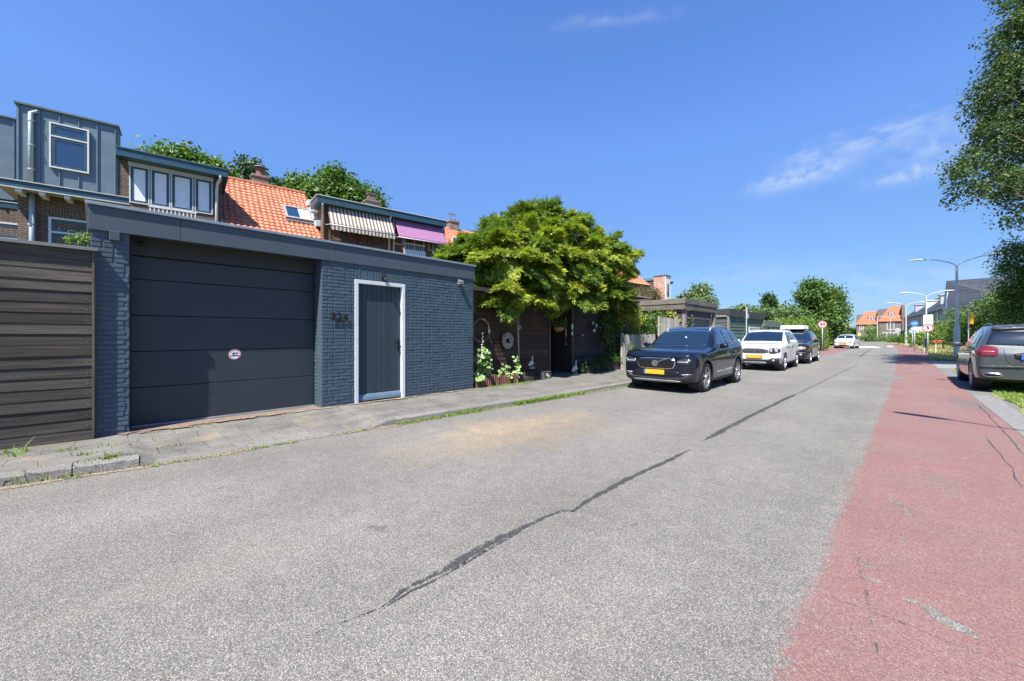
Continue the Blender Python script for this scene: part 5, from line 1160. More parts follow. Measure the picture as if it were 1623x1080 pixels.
mallow('hollyhock', 764, 600, 552, 7.42, 'tall hollyhock with a pale flower spike against the corner of the blue garage', 42, .085, .30, 1, spike=528)
mallow('mallow_plant', 776, 600, 556, 7.5, 'pale green mallow close behind the log edging, right of the hollyhock', 14, .065, .18, 2)
mallow('mallow_plant', 800, 600, 577, 7.5, 'low round-leaved mallow in the middle of the log edged bed', 16, .075, .24, 3)
mallow('mallow_plant', 818, 600, 565, 7.5, 'bright round-leaved mallow beside the leaning pole in the log edged bed', 16, .075, .22, 4)
# log edging
M_LOG = wood_mat('reddish_half_logs', (.17, .085, .055), .35, axis=2, island=.3, grain=28)
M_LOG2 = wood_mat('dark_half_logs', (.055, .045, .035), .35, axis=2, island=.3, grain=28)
def logs(u0, u1, D, h, mat, label, seed, hs=.07):
    r = random.Random(seed); mb = MB(); y = ST.Y(u0, D); e = ST.Y(u1, D); y0 = y
    while y < e:
        w = r.uniform(.026, .04); hh = h + r.uniform(-hs, hs) * .5; mb.tube([(-D + r.uniform(-.01, .01), y, PZ - .05), (-D + r.uniform(-.015, .01), y + r.uniform(-.008, .008), PZ + hh)], w, 8); y += w * 2 + .004
    tag(mb.build('log_edging', mat, at=(-D, y0, PZ)), label, 'log edging')
logs(755, 822, 7.39, .26, M_LOG, 'reddish upright half-log edging round the plant bed beside the blue garage', 1)
logs(822, 846, 7.55, .24, M_LOG2, 'dark shaded upright log edging under the small goose', 2, .03)
logs(930, 991, 7.50, .26, M_LOG2, 'dark upright log edging right of the tall goose', 3)
MB_ = MB().box(-7.98, -7.42, ST.Y(757, 7.4), ST.Y(840, 7.6), PZ - .05, PZ + .12).box(-7.98, -7.54, ST.Y(930, 7.5), ST.Y(991, 7.5), PZ - .05, PZ + .12)
struct(MB_.build('soil', pm('dark_bed_soil', (.06, .042, .028), .95, var=.3, scale=20, bump=.6)))
# leaning pole with shells
py = ST.Y(823, 7.75)
mb = MB().tube([(-7.75, py, PZ), (-7.76, py - .02, 1.0), (-7.80, py - .05, 2.2)], [.018, .014, .011], 8)
pl = mb.build('garden_pole', pm('pale_bare_pole', (.38, .33, .27), .8, var=.2), at=(-7.75, py, PZ)); tag(pl, 'thin bare pole leaning on the shed beside the thick wreath, hung with small rings', 'pole')
mb = MB()
for z, r_ in ((1.62, .055), (.55, .05), (.40, .045)):
    mb.lathe([(r_ + .014 * math.cos(a), .014 * math.sin(a)) for a in np.linspace(0, 2 * PI, 8)[:-1]], (.035, -.05, z - PZ), 'x', 14, closed=True)
mb.build('ring', M_TWIG, pl)
# ---- picket fences
M_PK = wood_mat('silvered_pickets', (.30, .28, .26), .28, axis=2, island=.2, grain=26)
def pickets(y0, y1, x, h, label, seed, step=.115, w=.038):
    r = random.Random(seed); f = root('picket_fence', (x, (y0 + y1) / 2, PZ), label, 'fence', 'weathered picket fences')
    mb = MB(); y = y0
    while y < y1:
        t_ = h + r.uniform(-.03, .03); k = r.uniform(-.012, .012); mb.add([(x, y - w, PZ), (x, y + w, PZ), (x, y + w + k, PZ + t_), (x, y - w + k, PZ + t_), (x - .02, y - w, PZ), (x - .02, y + w, PZ), (x - .02, y + w + k, PZ + t_), (x - .02, y - w + k, PZ + t_)], [(0, 1, 2, 3), (4, 7, 6, 5), (0, 3, 7, 4), (1, 5, 6, 2), (3, 2, 6, 7)]); y += step
    mb.build('picket', M_PK, f)['kind'] = 'stuff' if (y1 - y0) / step > 100 else 'part'
    MB().box(x - .06, x - .021, y0 - .05, y1, PZ + .25, PZ + .33).box(x - .06, x - .021, y0 - .05, y1, PZ + h - .35, PZ + h - .27).build('rail', M_PK, f)
    parts('post', [(x - .14, x - .061, y - .045, y + .045, PZ - .1, PZ + h + .06) for y in np.arange(y0, y1 + .1, 1.9)], M_PK, f)
pk0, pk1, pk2 = ST.Y(988, 7.35), ST.Y(1046, 7.1), ST.Y(1088, 6.95)
pickets(pk0, pk1, -7.3, 1.32, 'low weathered picket fence behind the nose of the black car', 1)
pickets(pk1 + .15, pk2, -7.1, 2.05, 'taller weathered picket fence with climbers before the grey timber garage', 2, step=.13)
# white edged canopy roof peeping from the conifer
y0, y1 = ST.Y(985, 9.0), ST.Y(1031, 9.0); zc = ST.Z(1010, 470, 9)
cn = root('canopy_roof', (-10, (y0 + y1) / 2, PZ), 'flat canopy roof with a broad white edge between the conifer and the grey timber garage', 'canopy')
MB().box(-9.04, -9.0, y0, y1, zc, ST.Z(985, 465, 9) - .05).box(-12, -9.04, y1 - .04, y1, zc, ST.Z(985, 465, 9) - .05).build('edge_board', pm('white_edge_board', (.64, .66, .70), .5, var=.05), cn)
MB().box(-12, -8.95, y0, y1 + .05, ST.Z(985, 465, 9) - .049, ST.Z(985, 465, 9)).build('roof', pm('grey_roof_edge', (.30, .31, .33), .5), cn)
parts('post', [(-9.15, -9.05, ST.Y(998, 9), ST.Y(998, 9) + .1, PZ, zc), (-9.15, -9.05, y0, y0 + .1, PZ, zc)], pm('dark_post', (.03, .03, .03), .7), cn)
bush('roof_vine', [E3(1012, 462, 10, 14, .22, .5), E3(1034, 467, 10, 14, .25, .5), E3(1045, 474, 10, 7, .2, .4)], 50, 36, .14, .09, leaf_mat('bronze_green_leaves', [(.05, .07, .02), (.10, .11, .035), (.19, .13, .05)]), 'olive and bronze vine lying over the white edged canopy', 58, 'vine', base=(-10, ST.Y(1020, 10), 2.9), stems=False)
# ---- geese
M_GOOSE = pm('mottled_goose_paint', (.46, .46, .45), .75, var=.35, scale=22)
def skin(name, pts, edges, mat, parent, lev=2):
    me = bpy.data.meshes.new(name); off = getoff(parent); me.from_pydata([tuple(Vector(p[:3]) - off) for p in pts], edges, []); o = bpy.data.objects.new(name, me); COL.objects.link(o); o.parent = parent
    o.modifiers.new('k', 'SKIN'); sv = me.skin_vertices[0].data
    for i, p in enumerate(pts): sv[i].radius = (p[3], p[4] if len(p) > 4 else p[3])
    sv[0].use_root = True; sb = o.modifiers.new('b', 'SUBSURF'); sb.levels = sb.render_levels = lev; me.materials.append(mat); o.modifiers['k'].use_smooth_shade = True; return o
def goose(u, v, D, H, label, zb_):
    y = ST.Y(u, D); g = root('goose_statue', (-D, y, zb_), label, 'goose statue', 'garden geese before the shed'); k = H / .62; P = lambda a, z, r, r2=None: (-D + .02 * a, y + a * k, zb_ + z * k, r * k, (r2 or r) * k)
    body = skin('body', [P(.0, .24, .085, .10), P(-.10, .20, .065, .07), P(-.19, .15, .028, .03), P(.06, .30, .062), P(.085, .40, .032), P(.075, .50, .026), P(.085, .565, .036), P(.125, .575, .022)], [(0, 1), (1, 2), (0, 3), (3, 4), (4, 5), (5, 6), (6, 7)], M_GOOSE, g)
    MB().lathe([(.018 * k, 0), (.012 * k, .035 * k), (0, .055 * k)], (-D, y + .135 * k, zb_ + .575 * k), 'y', 10).build('beak', pm('dull_orange_beak', (.38, .20, .08), .6), g, smooth=True)
    mb = MB().tube([(-D - .02, y + .0, zb_ + .17 * k), (-D - .02, y + .01, zb_)], .016 * k, 8).tube([(-D + .05, y + .02, zb_ + .17 * k), (-D + .05, y + .03, zb_)], .016 * k, 8)
    mb.box(-D - .05, -D + .08, y - .07 * k, y + .12 * k, zb_, zb_ + .03 * k); mb.build('legs', M_GOOSE, g, bevel=.006)
goose(911, 601, 7.52, ST.Z(911, 570.5, 7.52) - PZ, 'tall standing goose figure at the foot of the grey boards', PZ)
zz_ = ST.Z(843, 584, 7.6); goose(842, 584, 7.6, ST.Z(842, 564, 7.6) - zz_, 'smaller goose figure standing on the shaded log edging', zz_)
# small slate with a white mark
y = ST.Y(865.5, 7.5)
bx = root('pot_box', (-7.5, y, PZ), 'small dark wooden box with a white hook mark beside the shed opening', 'box')
MB().box(-7.6, -7.44, y - .17, y + .17, PZ, PZ + .20).box(-7.61, -7.43, y - .18, y + .18, PZ + .20, PZ + .215).build('body', pm('dark_slate_box', (.06, .06, .058), .7, var=.2), bx, bevel=.004)
MB().lathe([(.035 + .007 * math.cos(a), .007 * math.sin(a)) for a in np.linspace(0, 2 * PI, 8)[:-1]], (-7.435, y - .02, PZ + .12), 'x', 14, closed=True).lathe([(.03 + .007 * math.cos(a), .007 * math.sin(a)) for a in np.linspace(0, 2 * PI, 8)[:-1]], (-7.435, y + .04, PZ + .07), 'x', 14, closed=True).build('mark', M_PETW, bx)
# ================================================================== grey timber garage, black shed, low shed
M_GW = wood_mat('silver_grey_fascia_timber', (.125, .113, .102), .3, axis=1, island=.15, grain=22)
M_GWx = wood_mat('silver_grey_fascia_timber_x', (.125, .113, .102), .3, axis=0, island=.15, grain=22)
M_BB = wood_mat('blue_black_boards', (.060, .068, .080), .2, axis=1, island=.15, grain=20)
M_BBx = wood_mat('blue_black_boards_x', (.060, .068, .080), .2, axis=0, island=.15, grain=20)
tx = -6.8; ty0, ty1 = ST.Y(1088, 6.8), ST.Y(1137, 6.8); tzt = ST.Z(1088, 473, 6.8); tzb = ST.Z(1088, 490, 6.8)
TG = root('timber_garage', (tx - 2.5, (ty0 + ty1) / 2, PZ), 'blue-black boarded garage with a silvered timber roof edge behind the black car', 'garage')
mb = MB()
MB().box(tx - .12, tx, ty0 - .12, ty1 + .1, (tzt + tzb) / 2 + .01, tzt).box(tx - .14, tx - .03, ty0 - .09, ty1 + .08, tzb, (tzt + tzb) / 2 - .005).build('fascia', M_GW, TG, bevel=.005)
MB().box(tx - 7, tx - .121, ty0 - .12, ty0, (tzt + tzb) / 2 + .01, tzt).box(tx - 7, tx - .141, ty0 - .09, ty0 + .01, tzb, (tzt + tzb) / 2 - .005).build('side_fascia', M_GWx, TG, bevel=.005)
MB().box(tx - 7, tx - .12, ty0, ty1 + .1, tzt - .1, tzt - .02).build('roof', pm('dark_roof_felt', (.035, .035, .035), .9), TG)
def xboards(mb, y, x0, x1, z0, z1, h=.17, d=-1):
    z = z0
    while z < z1 - .01: t_ = min(z + h, z1); mb.add([(x0, y, z), (x1, y, z), (x1, y - d * .02, t_ - .004), (x0, y - d * .02, t_ - .004), (x0, y - d * .05, z), (x1, y - d * .05, z), (x1, y - d * .05, t_), (x0, y - d * .05, t_)], [(0, 1, 2, 3), (0, 4, 5, 1), (3, 2, 6, 7), (0, 3, 7, 4), (1, 5, 6, 2)]); z = t_
mb = MB(); xboards(mb, ty0 + .05, tx - 7, tx - .25, PZ, tzb); mb.build('side_wall', M_BBx, TG)
mb = MB(); dy_1 = ST.Y(1128, 6.9)
boards(mb, tx - .22, ty0 + .3, ty1 - .3, ST.Z(1104, 503, 6.95), tzb, .17); boards(mb, tx - .22, ST.Y(1133.5, 7), ty1, PZ, tzb, .17); mb.build('front_wall', M_BB, TG)
MB().box(tx - .30, tx - .27, ty0 + .35, dy_1, PZ, ST.Z(1104, 506, 7.0)).build('garage_door', pm('slate_blue_garage_door', (.075, .088, .105), .5, var=.05), TG)
MB().box(tx - .26, tx - .18, ty0 + .3, dy_1 + .1, ST.Z(1104, 506, 7.0), ST.Z(1104, 503, 6.95) - .003).box(tx - .26, tx - .181, dy_1, dy_1 + .12, PZ, ST.Z(1104, 506, 7.0) - .002).build('door_frame', pm('pale_brown_frame', (.30, .24, .20), .7), TG)
parts('post', [(tx - .22, tx - .08, ty0 + .05, ty0 + .28, PZ, tzb - .002), (tx - .22, tx - .08, ST.Y(1131.5, 6.9), ST.Y(1134, 6.9), PZ, tzb - .002), (tx - .60, tx - .45, ty0 - .02, ty0 + .04, PZ, tzb - .002)], wood_mat('silver_grey_posts', (.17, .155, .14), .3, axis=2, island=.15, grain=22), TG)
# black shed beyond
bx0, bx1 = ST.Y(1157, 6.8), ST.Y(1210, 6.8); bz = ST.Z(1157, 489.5, 6.8); bz2 = bz - .42
BS = root('black_shed', (tx - 2, (bx0 + bx1) / 2, PZ), 'long black-edged shed with green-grey boards on the street side, beyond the timber garage', 'shed')
M_GB = wood_mat('green_grey_boards', (.075, .125, .105), .2, axis=1, island=.16, grain=20)
mb = MB(); boards(mb, tx - .05, bx0, bx1, PZ, bz2, .20, .02); mb.build('front_wall', M_GB, BS)
mb = MB(); xboards(mb, bx0 - .0, tx - 5, tx - .12, PZ, bz2); mb.build('side_wall', M_BBx, BS)
MB().box(tx - .04, tx + .03, bx0 - .1, bx1 + .1, bz2, bz).box(tx - 5, tx - .041, bx0 - .1, bx0 - .03, bz2 + .12, bz).build('fascia', pm('black_fascia_felt', (.028, .030, .036), .7, var=.2), BS)
parts('corner_board', [(tx - .14, tx - .02, bx0 - .06, bx0 + .14, PZ, bz2 - .002), (tx - .10, tx + .0, bx1 - .2, bx1 - .05, PZ, bz2 - .001), (tx - .7, tx - .14, bx0 - .07, bx0 - .02, bz2 - .05, bz2 + .118)], wood_mat('silver_grey_posts', (.17, .155, .14), .3, axis=2), BS)
MB().add([(tx - 5.6, bx0 - .1, bz + .05), (tx - 1.2, bx0 - .1, bz - .02), (tx - 1.2, bx1 - 2, bz - .02), (tx - 5.6, bx1 - 2, bz + .05), (tx - 3.6, bx0 - .1, bz + .75), (tx - 3.6, bx1 - 2, bz + .75)], [(0, 1, 4), (1, 2, 5, 4), (2, 3, 5), (0, 4, 5, 3), (0, 3, 2, 1)]).build('roof', pm('brown_grey_roof', (.24, .20, .175), .85, var=.2, scale=3), BS)
MB().lathe([(.08, 0), (.08, .35), (.14, .36), (0, .45)], (tx - 3.6, (bx0 + bx1) / 2 - 2, bz + .74), 'z', 10).build('vent_pipe', M_BLK, BS)
window(BS, tx - .03, ST.Y(1188, 6.8), ST.Y(1205, 6.8), 1.35, 1.95, pm('pale_frame', (.50, .52, .55), .5), None, fw=.08, curtain=pm('frosted_pane', (.42, .46, .52), .5))
lx1 = ST.Y(1236, 6.8); lz = ST.Z(1212, 508.5, 6.8)
LS = root('low_shed', (tx - 2, (bx1 + lx1) / 2, PZ), 'low green open-fronted lean-to between the black shed and the bushes', 'shed')
MB().box(tx - 3, tx + .05, bx1 + .15, lx1, lz - .42, lz).build('roof_edge', pm('green_grey_felt', (.09, .14, .125), .6, var=.1), LS)
MB().box(tx - 3, tx - 2.9, bx1 + .2, lx1, PZ, lz - .42).box(tx - 2.9, tx - .3, bx1 + .5, lx1 - 2.5, PZ, 1.35).build('wall', wood_mat('brown_rough_boards', (.14, .10, .075), .3, axis=1, island=.3), LS)
parts('post', [(tx - .12, tx - .0, y - .07, y + .07, PZ, lz - .421) for y in [bx1 + .4 + (lx1 - bx1 - .6) * k / 3 for k in range(4)]], M_PK, LS)
# ================================================================== right side greenery
# birch-like tree beside the road, branches hang into the top right corner
Gb = leaf_mat('birch_leaves', [(0.035, 0.069, 0.027), (0.062, 0.106, 0.040), (0.106, 0.156, 0.062)], trans=.3, spec=.25, rough=.55)
def D16(u, v, z, r, rz=None): c = dv(u, v, z); return (c.x, c.y, c.z, r, r, rz or r)
bl = [D16(1530, 305, 15.5, .55, .55), D16(1515, 275, 15.5, .5, .35), D16(1550, 260, 15.6, .75, .6), D16(1575, 215, 15.8, .9, .8), D16(1585, 290, 15.6, .8, .6), D16(1600, 150, 16, 1.2, 1.2), D16(1588, 115, 16, .6, .6), D16(1575, 125, 16, .35, .3),
      D16(1615, 70, 16.2, 1.1, 1.1), D16(1604, 40, 16.3, .5, .4), D16(1640, 180, 16, 1.6, 1.6), D16(1625, 300, 15.8, 1.1, .8), D16(1660, 60, 16.4, 1.7, 1.6), D16(1650, 250, 16, 1.5, 1.3), D16(1680, -40, 17, 1.8, 1.8), D16(1635, 10, 16.6, .9, .9), D16(1610, 345, 15.6, .45, .4), D16(1720, 130, 16, 2.2, 2.4)]
bb_ = base_of(1745, 15.0)
tree('birch_tree', bb_, (bb_[0], bb_[1], 13.5), bl, 900, 64, .22, .10, Gb, 'tall birch whose leafy branches hang into the top right corner above the parked grey car', r0=.22, seed=61, aspect=.8, inner=.25, nl=150, fork=.3, droop=.15, bark=pm('grey_birch_twigs', (.12, .105, .09), .85, var=.3, scale=8))
# dark layered tree right behind the lamp
Gh = leaf_mat('hornbeam_leaves', [(0.035, 0.085, 0.020), (0.069, 0.144, 0.027), (0.150, 0.237, 0.044)], trans=.3)
bl = [D16(1600, 398, 19, .55, .35), D16(1622, 420, 19, .8, .7), D16(1592, 428, 19, .45, .25), D16(1630, 392, 19, .5, .35), D16(1612, 462, 19, .8, .6), D16(1650, 440, 19, 1.3, 1.3), D16(1612, 495, 19, .9, .6), D16(1655, 500, 19, 1.4, 1.1), D16(1582, 412, 19, .22, .1)]
b_ = base_of(1660, 19.5)
tree('hornbeam_tree', b_, (b_[0], b_[1], 5.5), bl, 420, 62, .24, .10, Gh, 'dense dark green tree behind the nearest street lamp at the right edge', r0=.18, seed=62, inner=.35, nl=50, up=.8)
bl = [D16(1574, 492, 24.5, .9, .7), D16(1551, 504, 26, .9, .7), D16(1528, 514, 28, .9, .7), D16(1564, 522, 26, 1.2, .7), D16(1534, 533, 28, 1.1, .8), D16(1600, 520, 24, 1.4, 1.1), D16(1509, 528, 33, .8, .7), D16(1592, 474, 25, .7, .5), D16(1640, 520, 24, 2, 1.4), D16(1520, 498, 30, .5, .4)]
b_ = base_of(1560, 27)
tree('tall_shrubbery', b_, (b_[0], b_[1], 2.6), bl, 620, 56, .26, .11, Gh, 'mass of glossy green shrubs behind the nearest lamp post and the yellow sign', 'shrubs', r0=.10, seed=63, inner=.4, nl=50, floor=.05)
bl = [D16(1495, 522, 38, .9, .7), D16(1484, 530, 40, .9, .6), D16(1506, 535, 36, 1.1, .6)]
b_ = base_of(1495, 39)
tree('round_shrub', b_, (b_[0], b_[1], 1.5), bl, 130, 56, .22, .12, G_LIGHT, 'bright green shrub right of the round number sign', 'shrub', r0=.06, seed=64, inner=.4, nl=20, floor=.02)
for i, (u, v, z, r, rz, m, lb) in enumerate([(1383, 527, 90, 1.5, 1.6, G_LIGHT, 'small bright tree before the left brick house at the street end'), (1380, 538, 88, 2.2, 1.0, G_MID, 'dark bush at the foot of the left brick house at the street end'),
        (1405, 537, 85, 2.6, 1.0, G_GREY, 'grey-green bushes before the right brick house at the street end'), (1447, 537, 58, 1.8, .8, G_MID, 'low green bushes behind the middle lamp posts'), (1464, 538, 47, 1.5, .9, G_LIGHT, 'tall pale herbs behind the round number sign'), (1425, 540, 75, 2.0, .7, G_MID, 'low bushes between the two farthest lamp posts')]):
    b_ = base_of(u, z); tree('verge_bush', b_, (b_[0], b_[1], 1.2), [D16(u, v, z, r, rz)], 70, 40, .25, .18, m, lb, 'bush', 'bushes on the far right verge', r0=.05, seed=70 + i, inner=.3, nl=14, floor=.0)
tree('roadside_tree', (4.6, 3.9, 0), (4.6, 3.9, 4.6), [(4.4, 3.9, 5.0, 1.7, 1.9, 1.3), (3.3, 4.6, 4.7, .8, .9, .6)], 120, 60, .22, .10, Gb, 'small tree just outside the right edge whose twigs shade the edge of the cycle lane', r0=.12, seed=66, inner=.3, nl=40, bark=M_BIRCH)
# ================================================================== grass
def grass(name, pts, hgt, mat, label, seed, w=.010):
    rng = np.random.default_rng(seed); P = np.array(pts); n = len(P); a = rng.uniform(0, 2 * PI, n); d = np.stack([np.cos(a), np.sin(a), np.zeros(n)], 1); H = hgt * rng.uniform(.4, 1.2, (n, 1)) if np.isscalar(hgt) else np.array(hgt)[:, None] * rng.uniform(.5, 1.2, (n, 1))
    b = np.cross(d, [0, 0, 1.0]); lean = rng.uniform(.1, .9, (n, 1)); m = P + d * H * lean * .35; m[:, 2] += H[:, 0] * .6; t_ = P + d * H * lean; t_[:, 2] += H[:, 0] * (1 - .3 * lean[:, 0]); W = w * rng.uniform(.6, 1.3, (n, 1))
    V = np.stack([P - b * W / 2, P + b * W / 2, m + b * W * .4, m - b * W * .4, m - b * W * .4, m + b * W * .4, t_ + b * W * .05, t_ - b * W * .05], 1).reshape(-1, 3)
    return tag(np_mesh(name, V, np.arange(len(V)).reshape(-1, 4), mat, at=tuple(P.mean(0))), label, 'grass', kind='stuff')
G_GR = leaf_mat('grass_blades', [(0.088, 0.163, 0.025), (0.150, 0.250, 0.037), (0.275, 0.350, 0.088)], trans=.3)
G_DRY = leaf_mat('dry_grass_blades', [(0.200, 0.237, 0.062), (0.425, 0.388, 0.163), (0.625, 0.537, 0.300)], trans=.25)
rng = np.random.default_rng(77); P = []
for _ in range(26000):
    y = 13 + 11.3 * rng.random(); x0 = rr(y) + .42; P.append((x0 + 3.4 * rng.random() ** 1.3, y, .01))
for _ in range(5000):
    y = 3 + 10 * rng.random(); P.append((rr(y) + .42 + 1.5 * rng.random(), y, .01))
grass('verge_grass', P, .065, G_GR, 'short green grass of the right verge under the parked grey car', 1, .012)
P = []
for _ in range(24000):
    y = 31.8 + 55 * rng.random() ** 1.5; x0 = rr(y) + .05; P.append((x0 + 6 * rng.random() ** 1.6, y, .01))
grass('rough_verge_grass', P, .22, G_DRY, 'rough half-dry grass along the far right verge', 2, .03)
P = []; H = []
def tuft(u, v, n, s, h, z=.0):
    c = gp(u, v, z)
    for _ in range(n): P.append((c.x + rng.normal() * s, c.y + rng.normal() * s * 1.6, z)); H.append(h)
for (u, v, n, s, h) in [(40, 765, 90, .035, .13), (22, 740, 14, .02, .3), (110, 757, 80, .07, .05), (150, 745, 50, .05, .04)]: tuft(u, v, n, s, h)
for (u, v, n, s, h) in [(170, 728, 90, .05, .05), (135, 722, 30, .03, .05), (106, 714, 26, .04, .03), (15, 718, 60, .06, .05), (185, 705, 30, .06, .025), (275, 707, 22, .05, .03)]: tuft(u, v, n, s, h, .10)
def kerb_grass(u0, u1, n, h, s=.05):
    a, b = gp(u0, 700), gp(u1, 700)
    ya, yb = [brent(u) for u in (u0, u1)]
    for _ in range(n): y = ya + (yb - ya) * rng.random(); P.append((kx(y) + .03 + abs(rng.normal()) * s, y, .004)); H.append(h)
def brent(u):
    lo, hi = -4.0, 60.0
    for _ in range(50):
        m = (lo + hi) / 2; s_, c_ = math.sin(YAW), math.cos(YAW); x = kx(m); r = (x * c_ + m * s_) / (-x * s_ + m * c_) if (-x * s_ + m * c_) > .01 else -9
        if CX + FPX * r < u: lo = m
        else: hi = m
    return lo
for a in [(395, 425, 40, .04), (430, 470, 60, .03), (540, 580, 60, .03), (625, 720, 420, .05), (722, 760, 220, .07), (760, 815, 160, .04), (810, 895, 900, .10), (890, 925, 220, .09), (925, 1000, 260, .05), (225, 300, 60, .025), (300, 420, 60, .02)]: kerb_grass(*a)
# loose edge of moss and weeds where paving meets the shed
for _ in range(900): y = ST.Y(rng.uniform(760, 850), 7.2); P.append((-7.25 + rng.normal() * .08, y, .102)); H.append(.03)
grass('kerb_weeds', P, H, G_GR, 'tufts of weeds growing along the left kerb and paving', 3, .011)
# ================================================================== street furniture
M_GALV = pm('galvanised_pole', (.50, .53, .55), .4, metal=.35, var=.08)
M_LAMPP = pm('pale_grey_lamp_pole', (.46, .50, .54), .42, metal=.2, var=.06)
def street_lamp(x, y, rot, label, H=6.0, group='double-armed street lamps', dup=None):
    if dup is None:
        l = root('street_lamp', (x, y, 0), label, 'street lamp', group, rotz=rot, local=True)
        MB().lathe([(.14, 0), (.14, 1.75), (.115, 1.85), (.115, 1.87), (.085, 1.88), (.055, 5.35), (.055, 5.45)], (0, 0, 0), 'z', 16).build('pole', M_LAMPP, l, smooth=False)
        for s in (-1, 1):
            P = [(0, 0, 5.3)] + [(s * q, 0, zz_) for q, zz_ in ((.03, 5.45), (.12, 5.56), (.35, 5.70), (.8, 5.86), (1.15, 5.94), (1.35, 5.95))]
            a = MB().tube(P, [.04, .036, .032, .028, .026, .026, .026], 8).build('arm', M_LAMPP, l, smooth=True)
            mb = MB(); n = 10; vs = []; prof = [(1.28, .05, .045), (1.36, .085, .06), (1.6, .11, .07), (1.9, .10, .055), (2.02, .05, .025)]
            for px_, w, h in prof:
                for k in range(n): th = 2 * PI * k / n; vs.append((s * px_, w * math.cos(th), 5.955 + (h * math.sin(th) if math.sin(th) > 0 else h * .6 * math.sin(th))))
            fs = [(i * n + k, i * n + (k + 1) % n, (i + 1) * n + (k + 1) % n, (i + 1) * n + k) for i in range(len(prof) - 1) for k in range(n)] + [tuple(range(n)), tuple(range(4 * n, 5 * n))]
            mb.add(vs, fs).build('lamp_head', pm('off_white_lamp_head', (.50, .485, .45), .45, var=.05), a, smooth=True)
        return l
    r = dup.copy(); COL.objects.link(r); r.location = (x, y, 0); r.rotation_euler = (0, 0, rot); r['label'] = label
    for ch in dup.children:
        c = ch.copy(); COL.objects.link(c); c.parent = r
        for g in ch.children: d = g.copy(); COL.objects.link(d); d.parent = c
    return r
p = gp(1516.5, 569.5)
L1 = street_lamp(p.x, p.y, .12, 'nearest double-armed street lamp, right of the cycle lane behind the grey car')
p = dz(1468, 41.7); street_lamp(p.x, p.y, .10, 'second double-armed street lamp, rising above the round number sign', dup=L1)
p = gp(1436, 547.5); street_lamp(p.x, p.y, .10, 'third double-armed street lamp, before the dark slate-roofed row', dup=L1)
p = dz(1411, 96); street_lamp(p.x, p.y, .2, 'small far street lamp before the right orange-roofed house', dup=L1)
street_lamp(3.2, 5.55, -.42, 'street lamp just outside the right edge that throws the thin shadow over the cycle lane', dup=L1)
M_SRED = pm('sign_red', (.58, .035, .045), .45, var=.04); M_SWH = pm('sign_white', (.55, .55, .55), .45, var=.03); M_SBLK = pm('sign_black', (.015, .015, .015), .5); M_SBLU = pm('sign_blue', (.02, .16, .52), .45, var=.04); M_BACK = pm('sign_back_aluminium', (.42, .45, .48), .45, metal=.3); M_SGR = pm('dark_green_post_box', (.03, .06, .045), .6)
def sign(name, x, y, H, rot, label, cat='road sign', r=.30, ring=None, face=M_SWH, text=None, back=False, extra=None, pole=.035, group=None, postlen=None):
    """post with a round plate facing local -y"""
    s = root(name, (x, y, 0), label, cat, group, rotz=rot, local=True); MB().tube([(0, 0, 0), (0, 0, H + (r if not extra else .2))], pole, 10).build('post', M_GALV, s, smooth=True)
    pl = MB().lathe([(0, -.012), (r, -.012), (r, .012), (0, .012)], (0, -pole - .015, H), 'y', 36).build('plate', M_BACK if back else face, s)
    if ring: MB().lathe([(r * .78, -.002), (r * .97, -.002), (r * .97, .001), (r * .78, .001)], (0, -pole - .029, H), 'y', 36).build('ring', ring, pl)
    if text: mb = MB(); add_text(mb, text, r * 1.15, (0, -pole - .0305, H), (1, 0, 0), (0, 0, 1), .001, .012); mb.build('numeral', M_SBLK, pl)
    if extra: extra(s, pl)
    return s
face = lambda x, y: math.atan2(y, x) - PI / 2
p = dz(1470.5, 30.5); sign('speed_sign', p.x, p.y, CAMH + (HZ - 520) / FPX * 30.5, face(p.x, p.y) * .5, 'round white sign with a red rim and a black 5 beside the cycle lane', ring=M_SRED, text='5', r=.315)
p2 = dz(1467.3, 30.8)
bxp = root('bollard_post', (p2.x - .02, p2.y, 0), 'short white post with a dark green box just left of the number sign post', 'post')
MB().tube([(p2.x - .06, p2.y, 0), (p2.x - .06, p2.y, .55)], .04, 8).build('post', M_SWH, bxp); MB().box(p2.x - .13, p2.x + .07, p2.y - .05, p2.y + .1, .45, 1.15).build('box', M_SGR, bxp, bevel=.01); MB().box(p2.x - .0, p2.x + .06, p2.y - .03, p2.y + .03, 0, .45).build('leg', pm('dark_post', (.03, .03, .03), .7), bxp)
wb_ = dz(1471, 36); zb1, zb2 = CAMH + (HZ - 514) / FPX * 36, CAMH + (HZ - 499) / FPX * 36
nb = root('notice_board', (wb_.x, wb_.y, 0), 'plain white board on a post behind the round number sign', 'board', rotz=face(wb_.x, wb_.y) * .6, local=True)
MB().tube([(0, 0.03, 0), (0, 0.03, zb2)], .03, 8).build('post', M_GALV, nb); MB().box(-.31, .31, -.02, -.0, zb1 - .05, zb2).build('panel', M_SWH, nb)
